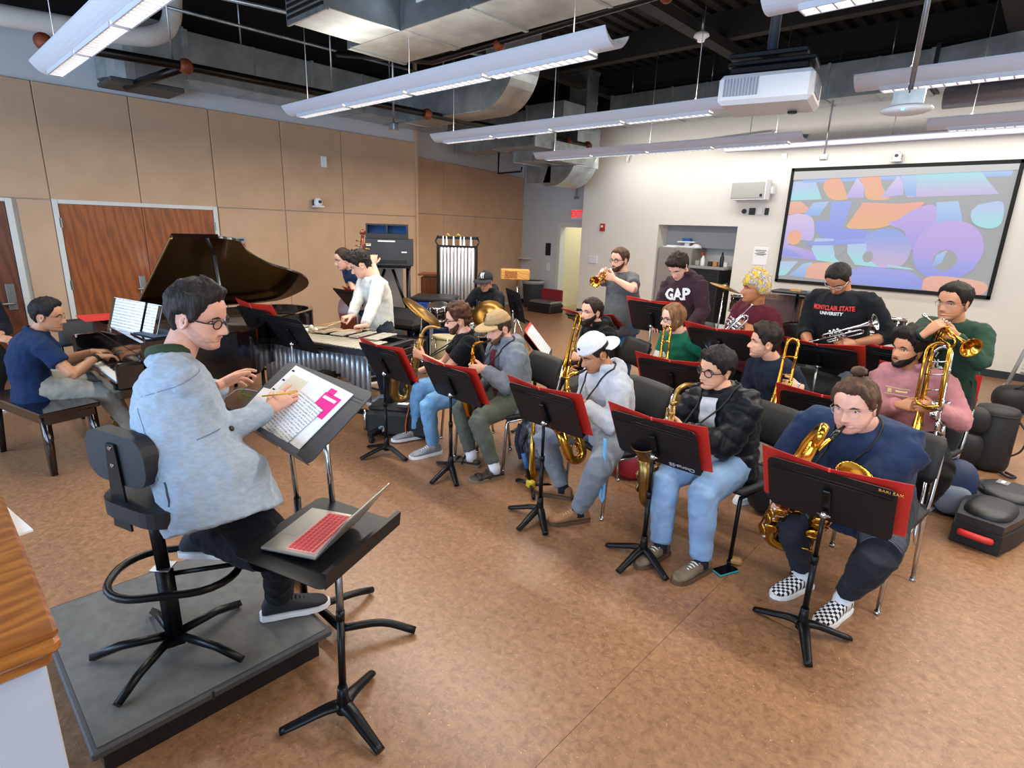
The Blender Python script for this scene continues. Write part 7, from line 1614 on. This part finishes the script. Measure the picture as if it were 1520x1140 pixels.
# percussion on the right
lt = mat('grey_table_top', '#8e9298', .4)
t = thing('table', 'grey folding table behind the head wrap', 'table', (-2.85, 7.0, 0)); MB().b2((-.45, -.35, .72), (.55, .40, .75), bev=.008).build('table_top', lt, t); [MB().rod((x, y, .72), (x, y, 0), .018, 8).build('leg', M_chrome, t) for x in (-.4, .5) for y in (-.3, .35)]
drum('black snare drum with chrome hoops on a stand behind the head wrap', (-2.62, 6.95, 1.10), (0, .1, 1), .17, .18, M_lac, M_head); MB_ = thing('drum_stand', 'chrome stand of the black snare drum', 'stand', (-2.62, 6.95, .75)); MB().rod((0, 0, .05), (0, 0, .25), .02).build('post', M_chrome, MB_); [MB().rod((0, 0, .1), (.16 * math.cos(a), .16 * math.sin(a), .005), .009).build('leg', M_chrome, MB_) for a in (0, 2.1, 4.2)]
cymbal('pale cymbal tilted above the black snare drum', (-2.80, 6.75, 1.30), (.25, .1, .9), .19, (-2.86, 6.72))
t = thing('tambourine', 'black tambourine lying on the grey table', 'tambourine', (-2.58, 6.78, .75)); MB().lathe([(.13, 0), (.14, .0), (.14, .05), (.13, .05), (.13, 0)], 24, None, False).build('frame', M_lac, t); [MB().lathe([(.02, 0), (.02, .01)], 10, T(.135 * math.cos(a), .135 * math.sin(a), .025, 0, PI / 2)).build('jingle', M_chrome, t) for a in [i * .8 for i in range(8)]]
cwm = wood('brown_cabinet_wood', '#5c4236', '#6f5244')
t = thing('wooden_cabinet', 'brown wooden cabinet on the back wall behind the head wrap', 'cabinet', (-2.75, 8.75, 0)); MB().b2((-.30, -.30, 0), (.38, .30, 1.12), bev=.008).build('body', cwm, t); MB().b2((-.26, -.31, .1), (.30, -.30, 1.05), bev=.004).build('front_panel', mat('mauve_panel', '#4d3a40', .5), t); MB().b2((.34, -.31, 0), (.39, -.29, 1.12)).build('side_trim', M_pine, t)
t = thing('keyboard_tray', 'black tray with small brown clips on a stand below the screen', 'tray', (-2.45, 8.35, 0)); MB().b2((-.30, -.18, 1.16), (.26, .16, 1.20), bev=.015).build('tray', M_bplas, t); MB().rod((0, 0, 0), (0, 0, 1.16), .02).b2((-.3, -.03, .02), (.3, .03, .06)).b2((0, -.02, 1.10), (.9, .02, 1.13)).build('stand', M_bmetal, t); MB().b2((-.08, -.1, 1.20), (.06, -.05, 1.225)).build('clip', M_pine, t); MB().b2((.14, -.1, 1.20), (.20, -.06, 1.22)).build('clip', M_steel, t)
drum('large black bass drum standing on edge behind the university sweatshirt', (-2.02, 7.1, .50), (.25, -1, .12), .43, .40, M_lacr, mat('tan_calf_head', '#8a7660', .6), (0, 0, 1), 'bass_drum', 'bass drum')
drum('black tom with chrome hoops behind the empty chair', (-1.14, 6.85, 1.06), (0, .1, 1), .185, .16, M_lac, M_head); t = thing('drum_stand', 'chrome stand of the black tom', 'stand', (-1.14, 6.85, 0)); MB().rod((0, 0, .05), (0, 0, .98), .02).build('post', M_chrome, t); [MB().rod((0, 0, .4), (.25 * math.cos(a), .25 * math.sin(a), .01), .011).build('leg', M_chrome, t) for a in (0, 2.1, 4.2)]
t = thing('xylophone', 'small white-barred glockenspiel left of the grey t-shirt', 'glockenspiel', (-4.35, 6.35, .0)); MB().b2((-.36, -.16, .72), (.30, .16, .80), bev=.01).build('case', M_bplas, t); [MB().box((-.30 + i * .045, -.03, .806), (.034, .22, .008)).build('bar', M_steel, t) for i in range(13)]; MB().rod((-.25, 0, 0), (.2, 0, .72), .015).rod((.2, 0, 0), (-.25, 0, .72), .015).build('stand', M_bmetal, t)
t = thing('rolling_rack', 'grey metal rolling rack at the right edge by the back wall', 'rack', (-.02, 9.45, 0)); rm = mat('grey_rack_enamel', '#aab0b8', .4, .3)
for x in (-.12, 1.0):
    MB().tube([(x, -.35, .10), (x + .02, .0, .14), (x + .0, .35, .10)], .028, 8).build('foot_bar', rm, t); MB().tube([(x + .02, 0, .12), (x + .12, 0, .7), (x + .14, 0, 1.5)], .022, 8).build('upright', rm, t); [MB().rod((x - .02, y, .045), (x + .02, y, .045), .045, 14).build('caster', M_galv2, t) for y in (-.34, .34)]
MB().rod((-.0, 0, .35), (1.1, 0, .35), .018).rod((.1, 0, .9), (1.1, 0, .9), .018).b2((0, -.15, .42), (1.1, .15, .44)).build('shelf', rm, t)
# ================================================================== podium, stool, conductor's stands, lectern
M_carpet = mat('grey_podium_vinyl', '#5b5a58', .7, var=.15, vscale=18, bump=.05, bscale=80)
t = thing('podium', 'low grey conductor podium with black sides', 'podium', (-2.52, .6, 0))
MB().b2((-.46, -.40, 0), (.46, .41, .115)).build('base', M_black, t); MB().b2((-.51, -.435, .115), (.515, .45, .148), bev=.006).build('edge_trim', mat('dark_grey_rubber_edge', '#3c3d41', .6), t); MB().b2((-.49, -.415, .146), (.495, .43, .152)).build('top', M_carpet, t)
for x in (-.05,): MB().b2((.512, x - .004, .114), (.517, x + .004, .149)).build('edge_joint', M_ebon, t)
t = thing('stool', 'tall black stool with padded backrest and foot ring on the podium', 'stool', (-2.34, .53, .15))
for a in (-122, -55, 31, 108, 180):
    d_ = Vector((math.cos(R(a)), math.sin(R(a)), 0)); MB().tube([d_ * .02 + Zv * .075, d_ * .20 + Zv * .055, d_ * .31 + Zv * .018], [.022, .021, .019], 4, up=(0, 0, 1)).build('leg', M_bmetal, t)
MB().tube([(0, 0, .04), (0, -.005, .40)], .045, 4, up=(1, .6, 0)).build('lower_column', M_bmetal, t); MB().tube([(0, -.005, .38), (.02, -.02, .66)], .033, 4, up=(1, .6, 0)).build('upper_column', M_bmetal, t); MB().rod((0, -.006, .395), (0, -.006, .402), .05, 4).build('collar', M_steel, t)
Mr = T(.05, .03, .39, R(58)); n_ = 24; rp = rrect(.46, .34, .15, 6); MB().tube([Mr @ Vector((x, y, 0)) for x, y in rp] + [Mr @ Vector((*rp[0], 0))], .015, 8, caps=False).build('foot_ring', M_bmetal, t); MB().rod((0, 0, .36), Mr @ Vector((.23, 0, 0)), .01).build('ring_brace', M_bmetal, t)
Ms = T(.08, .06, .70, R(18)); MB().prism(rrect(.40, .40, .12, 6), .06, Ms).build('seat', M_pad, t)
fy = Vector((math.cos(R(108)), math.sin(R(108)), 0)); sx_ = Vector((-fy.y, fy.x, 0)); bc = Vector((-2.28, .43, 1.065)) - Vector((-2.34, .53, .15))
Mbk = frame(bc, sx_, Zv, fy); bk = MB().prism(rrect(.33, .19, .075, 7), .055, Mbk @ Matrix.Translation((0, 0, -.02))); bk.build('backrest', M_pad, t)
MB().prism([(-.05, -.27), (.05, -.27), (.028, .02), (.022, .06), (-.022, .06), (-.028, .02)], .008, Mbk @ Matrix.Translation((0, 0, -.030))).build('back_bracket', M_bmetal, t)
for z in (.045, -.02): MB().rod(Mbk @ Vector((0, z, -.034)), Mbk @ Vector((0, z, -.028)), .008, 10).build('bolt', M_chrome, t)
text_mesh('stencil', 'Wenger', .018, mat('faded_white_paint', '#b8b8bc', .8), t, Mbk @ T(0, -.20, -.0305, 0, PI)); text_mesh('stencil', 'CALI', .016, mat('faded_white_paint', '#b8b8bc', .8), t, Mbk @ T(0, -.225, -.0305, 0, PI))
# conductor's wide stand
t = thing('conductor_stand', 'wide black two-post stand carrying open scores before the conductor', 'music stand', (-2.23, 1.075, 0)); D = T(0, 0, 1.13, rx=-R(53))
MB().prism(rrect(.72, .37, .03, 4), .004, D @ Matrix.Rotation(PI / 2, 4, 'X')).build('desk', mat('grey_black_desk', '#33343a', .45, var=.1, vscale=10), t)
dm_ = bpy.data.materials['grey_black_desk']; MB().rod(D @ Vector((-.34, -.003, .12)), D @ Vector((.34, -.003, .12)), .0025, 6).rod(D @ Vector((-.34, -.003, .135)), D @ Vector((.34, -.003, .135)), .0025, 6).build('desk_crease', dm_, t)
MB().box((0, -.035, -.185), (.72, .07, .004), D).box((0, -.07, -.176), (.72, .004, .02), D).build('ledge', dm_, t)
for x in (-.18, .17): MB().rod((x, .05, 0.05), (x, .05, .62), .017, 12).build('outer_tube', M_bmetal, t); MB().rod((x, .05, .6), (x, .02, 1.12), .0125, 12).build('inner_shaft', M_chrome, t)
MB().rod((-.18, .05, .08), (.17, .05, .08), .02).build('base_bar', M_bmetal, t)
for x, y, z in ((-.42, .12, .02), (.36, .33, .02), (-.05, .36, .02), (.12, .09, .02)): MB().tube(curve([(max(-.18, min(.17, x)), .05, .08), (x * .7, .05 + (y - .05) * .6, .065), (x, y, z)], 4), .018, 8).build('leg', M_bmetal, t)
W_ = T(-2.23, 1.075, 0) @ D
M_score = sheet_mat('printed_score', 75, 'z', '#e9ebf0', '#9a9da5')
def flat(nm, lb, ct, x, z, w, h, rot, lift, m, extra=None):
    t = thing(nm, lb, ct, M=W_ @ T(x, -.006 - lift, z) @ Matrix.Rotation(R(rot), 4, 'Y')); MB().box((0, 0, 0), (w, .004, h), None).build('page', m, t)
    if extra: extra(t)
    return t
sc_ = flat('score', 'open white score with pink sticky label, lying on the conductor stand', 'score', -.14, .015, .27, .30, 3, .002, M_paper); MB().box((.265, 0, .0), (.26, .004, .30), T(0, 0, 0), 0).build('page', M_paper, sc_)
MB().box((.30, -.003, .05), (.13, .003, .11), T(0, 0, 0)).box((.27, -.003, .115), (.05, .003, .03)).build('sticky_label', mat('hot_pink_paper', '#e8138c', .7), sc_); MB().box((.30, -.005, .082), (.10, .002, .014)).build('label_strip', M_paper, sc_)
MB().box((-.01, -.003, .06), (.15, .003, .09)).build('taped_slip', mat('cream_paper', '#ddd8c4', .8), sc_)
for i in range(5): MB().box((-.11, -.003, .12 - .06 * i), (.022, .002, .008), T(0, 0, 0)).build('notation', M_ink, sc_)
flat('score', 'second open score with close printed staves, overlapping the lower edge of the stand', 'score', .055, -.065, .24, .22, 8, .010, M_score); 
flat('sheet_music', 'loose white sheet under the conductor hand at the left of the stand', 'sheet music', -.20, -.075, .20, .18, -6, .014, M_paper)
# laptop stand
t, D, h = music_stand('black music stand folded flat as a laptop table beside the podium', -1.845, .95, 113, .715, 84, w=.50, h=.40, legs=(-110, 6, 130), base=(-.107, -.139), mark=None)
lt_ = thing('laptop', 'open laptop with red keyboard cover on the flat stand', 'laptop', M=frame((-1.865, .925, .735), (.47, -.883, 0), (-.883, -.47, 0), (0, 0, 1)) @ Matrix.Rotation(R(0), 4, 'X'))
# local x = along the long edge (towards the user's left), y = away from the hinge
sg = mat('silver_aluminium', '#a9a69f', .35, .7)
MB().box((0, 0, .008), (.32, .23, .014), None, .005).build('base', sg, lt_)
kb2 = MB(); kw_ = .0188
for r_ in range(6):
    for c in range(14): kb2.box((-.125 + c * .0192, -.085 + r_ * .0185, .0165), (.0165, .0155 if r_ else .010, .003), None, .001)
kp = MB().box((0, -.038, .0152), (.285, .118, .0015)).build('keyboard_well', mat('pale_pink_silicone', '#d79a98', .6), lt_); o = kb2.build('keys', mat('red_key_cover', '#c9363a', .55), lt_); o['kind'] = 'stuff'
MB().box((0, .072, .0152), (.11, .07, .001)).build('trackpad', sg, lt_)
Ml = T(0, -.115, .012) @ Matrix.Rotation(R(38), 4, 'X'); MB().box((0, 0, .108), (.32, .008, .216), Ml, .003).build('lid', sg, lt_); MB().box((0, .0046, .11), (.305, .002, .195), Ml).build('display', mat('dark_glossy_screen', '#0b0c10', .08), lt_); MB().rod((-.14, -.115, .014), (.14, -.115, .014), .006).build('hinge', M_black, lt_)
# lectern at the lower left
t = thing('lectern', 'white-sided lectern with honey oak top at the lower left corner', 'lectern', (-1.66, -.24, .02))
MB().b2((-.33, -.32, -.02), (.33, .31, 1.04), bev=.004).build('body', mat('pale_grey_laminate', '#b3bac8', .5, var=.03, vscale=3), t)
MB().b2((-.39, -.36, 1.04), (.39, .335, 1.075), bev=.01).b2((-.39, .22, 1.075), (.39, .335, 1.10), bev=.008).b2((.30, -.36, 1.075), (.39, .22, 1.10), bev=.008).b2((-.39, -.36, 1.075), (-.30, .22, 1.10), bev=.008).build('top', M_oak, t)
MB().b2((-.30, -.36, 1.075), (.30, .22, 1.082)).build('inset_panel', wood('worn_oak', '#a56a2c', '#c08a4a', (6, 1.2, 6), .45), t); MB().b2((-.36, -.33, 1.0), (.36, .32, 1.04), bev=.008).build('moulding', M_oak, t)
tag(MB().box((0, 0, .004), (.22, .28, .006), None).build('paper_pile', M_paper, M=T(-1.86, -.03, 1.103, .15)), 'white paper lying on the oak lectern top', 'paper')
# ================================================================== bags, cases and things on the floor
def lump(mb, c, d, M=None, e=3.0, nu=20, nv=12):
    """rounded box"""
    vs = []
    for j in range(nv + 1):
        ph = -PI / 2 + PI * j / nv
        for i in range(nu):
            a = 2 * PI * i / nu; f = lambda v, p: math.copysign(abs(v) ** (2 / p), v)
            vs.append((c[0] + d[0] * f(math.cos(ph), e) * f(math.cos(a), e), c[1] + d[1] * f(math.cos(ph), e) * f(math.sin(a), e), c[2] + d[2] * f(math.sin(ph), e)))
    fs = [(j * nu + i, j * nu + (i + 1) % nu, (j + 1) * nu + (i + 1) % nu, (j + 1) * nu + i) for j in range(nv) for i in range(nu)]
    return mb.add(vs, fs, M, True)
M_nyl = mat('black_nylon', '#141518', .6, var=.15, vscale=12, bump=.25, bscale=30); M_leather = mat('black_leatherette', '#1b1c20', .4, var=.1, vscale=20)
t = thing('gig_bag', 'black upright gig bag with round lid and shoulder strap beside the green sweatshirt', 'gig bag', (-.13, 6.25, 0))
MB().lathe([(.15, .02), (.16, .06), (.155, .52), (.14, .55), (.01, .555)], 24, T(.05, .03, 0)).build('body', M_nyl, t); lump(MB(), (-.12, -.06, .17), (.16, .13, .17), None, 2.6).build('pocket', M_nyl, t); lump(MB(), (-.08, -.09, .43), (.12, .08, .12), None, 2.4).build('pocket', M_nyl, t)
MB().tube(curve([(.20, .03, .46), (.27, .02, .36), (.26, 0, .22), (.18, -.02, .14)], 5), .022, 8, flat=.35).build('strap', M_nyl, t); MB().tube(curve([(.16, -.1, .03), (.22, -.16, .02), (.27, -.12, .02), (.20, -.08, .03)], 4), .012, 6).build('pull_strap', M_nyl, t); MB().lathe([(.158, .50), (.163, .505), (.158, .51)], 24, T(.05, .03, 0)).build('zip', M_rubber, t)
Mc = T(.07, 4.90, .0, R(-9)); t = thing('gig_bag', 'black trumpet gig bag with red handle lying on the floor at right', 'gig bag', M=Mc)
poly = [(p.x, p.y) for p in curve([(-.13, -.46, 0), (-.17, -.2, 0), (-.19, .1, 0), (-.20, .36, 0), (-.12, .46, 0), (.12, .46, 0), (.20, .36, 0), (.19, .1, 0), (.17, -.2, 0), (.13, -.46, 0)], 4)]
MB().prism(poly[::-1], .13, None, .01).build('lower_shell', M_nyl, t); MB().prism([(x * .94, y * .97) for x, y in poly[::-1]], .06, None, .14).build('upper_shell', M_leather, t); lump(MB(), (0, -.20, .20), (.13, .20, .05), None, 3).build('front_pocket', M_leather, t); lump(MB(), (0, .24, .20), (.17, .20, .05), None, 2.6).build('front_pocket', M_leather, t)
MB().tube(curve([(-.08, -.47, .09), (-.05, -.50, .10), (.05, -.50, .10), (.08, -.47, .09)], 4), .022, 10).build('handle', mat('red_grip', '#c22b28', .5), t); MB().box((-.05, .28, .252), (.07, .09, .004)).build('badge', mat('grey_badge', '#77797c', .5), t); MB().box((-.05, .28, .255), (.02, .05, .003)).build('badge_print', M_paper, t)
for y in (-.02, .14): MB().tube(curve([(-.18, y, .06), (-.27, y + .02, .03), (-.28, y - .05, .02), (-.19, y - .06, .04)], 4), .010, 6).build('strap', M_nyl, t)
t = thing('gig_bag', 'black bag by the rolling rack at the right edge', 'gig bag', (.02, 8.75, 0), .5); lump(MB(), (0, 0, .16), (.24, .17, .16), None, 2.6).build('body', M_nyl, t); MB().tube(curve([(-.1, -.1, .3), (0, -.12, .36), (.1, -.1, .3)], 5), .014, 6).build('handle', M_nyl, t)
t = thing('backpack', 'blue and grey backpack on the floor beside the pink hoodie', 'backpack', (-.20, 4.98, 0), R(15)); lump(MB(), (0, 0, .20), (.14, .11, .20), None, 2.8).build('body', mat('navy_nylon', '#1b2a4e', .6, bump=.3, bscale=20, var=.1), t); lump(MB(), (.0, -.10, .13), (.11, .05, .11), None, 2.6).build('pocket', mat('grey_nylon', '#6d7686', .6, bump=.2, bscale=20, var=.1), t); MB().tube(curve([(.12, 0, .30), (.18, -.03, .22), (.16, -.02, .10)], 5), .014, 6, flat=.4).build('strap', M_black, t)
t = thing('backpack', 'grey patterned backpack under the chair of the person in the tan cap', 'backpack', (-2.80, 3.36, 0), R(-25)); lump(MB(), (0, 0, .20), (.20, .13, .20), None, 2.8).build('body', mat('camouflage_grey', '#8a93a6', .7, var=1, vscale=30, col2='#3d4350', bump=.3, bscale=20), t); MB().tube(curve([(.05, -.13, .36), (.12, -.17, .22), (.16, -.14, .08)], 5), .02, 6, flat=.3).tube(curve([(-.05, -.13, .36), (-.02, -.17, .22), (.02, -.14, .08)], 5), .02, 6, flat=.3).build('strap', mat('dark_grey_webbing', '#363b48', .8), t)
t = thing('drawstring_bag', 'red drawstring bag on the floor behind the chair of the white hoodie', 'bag', (-2.16, 3.74, 0)); lump(MB(), (0, 0, .15), (.19, .12, .16), None, 2.2).build('body', mat('red_nylon', '#9c1c26', .55, bump=.4, bscale=14, var=.15), t); MB().tube(curve([(.16, 0, .28), (.22, -.02, .18), (.17, -.03, .05)], 4), .005, 6).tube(curve([(-.16, 0, .28), (-.2, -.02, .18), (-.17, -.03, .05)], 4), .005, 6).build('cord', M_black, t)
t = thing('backpack', 'black backpack under the music stands behind the puffer jacket', 'backpack', (-1.12, 3.95, 0), .3); lump(MB(), (0, 0, .19), (.16, .11, .19), None, 2.6).build('body', M_nyl, t); MB().tube(curve([(-.05, -.1, .34), (0, -.13, .40), (.05, -.1, .34)], 4), .012, 6).build('handle', M_nyl, t)
t = thing('instrument_case', 'black wheeled saxophone case with orange strap behind the first music stand', 'case', (-4.12, 2.98, 0), R(36)); MB().b2((-.30, -.16, .02), (.30, .16, .26), bev=.035).build('body', M_nyl, t); MB().b2((-.28, -.14, .25), (.28, .14, .30), bev=.03).build('lid', M_nyl, t)
MB().tube(curve([(.10, -.165, .04), (.09, -.18, .14), (.11, -.165, .28), (.10, -.06, .315)], 4), .016, 6, flat=.3).build('strap', mat('orange_webbing', '#d4632a', .7), t); MB().rod((-.31, -.12, .06), (-.31, -.12, .26), .014).rod((-.31, .08, .06), (-.31, .08, .26), .014).build('trolley_post', M_chrome, t); MB().box((.02, -.02, .304), (.10, .06, .004)).build('tag', M_paper, t); MB().lathe([(.03, 0), (.03, .012)], 14, T(-.14, -.162, .10, 0, PI / 2)).build('emblem', M_chrome, t)
t = thing('phone', 'black phone in a teal case lying on the floor', 'phone', (-1.03, 3.02, 0), R(-22)); MB().box((0, 0, .006), (.08, .15, .012), None, .004).build('case', mat('teal_silicone', '#2b8f96', .6), t); MB().box((0, 0, .0125), (.07, .138, .002)).build('screen', mat('dark_glossy_screen', '#0b0c10', .08), t)
tag(MB().box((0, 0, .02), (.075, .05, .04), None, .012).build('pouch', mat('tan_pouch', '#a5763f', .5), M=T(-1.02, 3.14, 0, .4)), 'small tan pouch lying beside the phone', 'pouch')
t = thing('lanyard', 'pale blue cloth lanyard hanging below the red folder of the fourth front stand', 'lanyard', (-1.80, 2.82, .66)); MB().tube([(0, 0, 0), (.0, .01, -.18), (-.01, .01, -.40), (.012, .01, -.43), (.02, .01, -.40), (.012, .0, -.16), (.004, 0, 0)], .011, 6, flat=.25, up=(0, 1, 0)).build('ribbon', mat('pale_blue_cloth', '#5fa4d4', .8), t)
sp_ = Matrix.Translation((-2.62, 3.10, .60)); saxophone('brass soprano saxophone standing on a floor stand between the tan cap and white hoodie', 'soprano', sp_, M_brass)
t = thing('saxophone_stand', 'folding black and blue saxophone stand with yellow hub on the floor', 'instrument stand', (-2.52, 2.98, 0)); MB().box((0, 0, .05), (.07, .05, .06), None, .012).build('hub', mat('yellow_plastic', '#c9a92c', .5), t)
for a in (170, 60, -40): d_ = Vector((math.cos(R(a)), math.sin(R(a)), 0)); MB().tube([Zv * .045, d_ * .14 + Zv * .03, d_ * .17 + Zv * .012], .013, 8).build('leg', M_bmetal, t)
MB().tube([(0, 0, .05), (-.06, .01, .18), (-.13, .02, .30), (-.09, .04, .42)], .014, 8).build('arm', M_bmetal, t); MB().rod((-.10, .015, .26), (-.04, .0, .16), .018, 8).build('arm_sleeve', mat('blue_plastic', '#24578f', .5), t); MB().lathe([(.012, -.1), (.02, -.04), (.02, 0)], 12, T(-.10, .12, .04)).build('peg', M_rubber, t)
# gear on the floor by the piano
t = thing('pedal_frame', 'small black metal frame with upright posts and green cable under the piano', 'frame', (-6.45, 2.55, 0), R(20))
MB().tube([(-.22, 0, 0), (-.22, 0, .26), (.22, 0, .26), (.22, 0, 0)], .022, 6).tube([(-.22, .22, 0), (-.22, .22, .2), (.22, .22, .2), (.22, .22, 0)], .018, 6).build('frame', M_bmetal, t); [MB().rod((x, 0, .26), (x + .02, 0, .48), .018, 8).build('post', M_steel, t) for x in (-.1, .12)]
tag(MB().tube(curve([(-6.2, 2.7, .35), (-6.0, 2.8, .12), (-5.9, 2.6, .01), (-6.3, 2.4, .012), (-6.6, 2.6, .01)], 6), .006, 6).build('cable', mat('green_cable', '#4fae2c', .5)), 'green cable trailing on the floor under the piano', 'cable')
tag(MB().tube(curve([(-6.9, 2.2, .01), (-6.6, 2.0, .01), (-6.3, 2.2, .01), (-6.5, 2.45, .01), (-6.2, 2.6, .01)], 6), .006, 6).build('cable', M_wplas), 'white cable coiled on the floor under the piano', 'cable')
for i, (x, y) in enumerate(((-6.45, 3.1), (-6.15, 3.25), (-6.3, 3.45))): t = thing('gear_bag', ['crumpled black bag under the piano tail, nearest', 'crumpled black bag under the piano tail, rightmost', 'crumpled black bag under the piano tail, farthest'][i], 'bag', (x, y, 0), i); lump(MB(), (0, 0, .14), (.20, .15, .15), None, 2.2).build('body', M_nyl, t); MB().tube(curve([(-.08, 0, .26), (0, .02, .33), (.08, 0, .26)], 4), .010, 6).build('handle', M_nyl, t)
t = thing('floor_bar', 'black metal foot bar on the floor between the piano and the conductor stand', 'stand', (-5.35, 1.95, 0), R(28)); MB().box((0, 0, .03), (.8, .05, .035), None, .008).build('bar', M_bmetal, t); MB().ell((-.30, 0, .055), (.02, .02, .015), 10, 6).build('bolt', M_chrome, t)
tag(MB().tube(curve([(-4.95, 2.2, .012), (-5.3, 1.75, .012), (-5.7, 1.7, .012), (-5.9, 1.6, .012)], 6), .008, 6).build('cable', M_cord), 'black cable on the floor beside the foot bar', 'cable')
t = thing('microphone_stand', 'chrome microphone stand with clutch beside the piano rim', 'stand', (-5.62, 2.62, 0)); MB().rod((0, 0, .02), (0, 0, .92), .012).lathe([(.02, .78), (.02, .84)], 12).build('post', M_chrome, t); MB().ell((0, 0, .93), (.025, .025, .025), 12, 8).build('head', M_chrome, t); [MB().rod((0, 0, .12), (.26 * math.cos(a), .26 * math.sin(a), .01), .009).build('leg', M_bmetal, t) for a in (.3, 2.4, 4.5)]
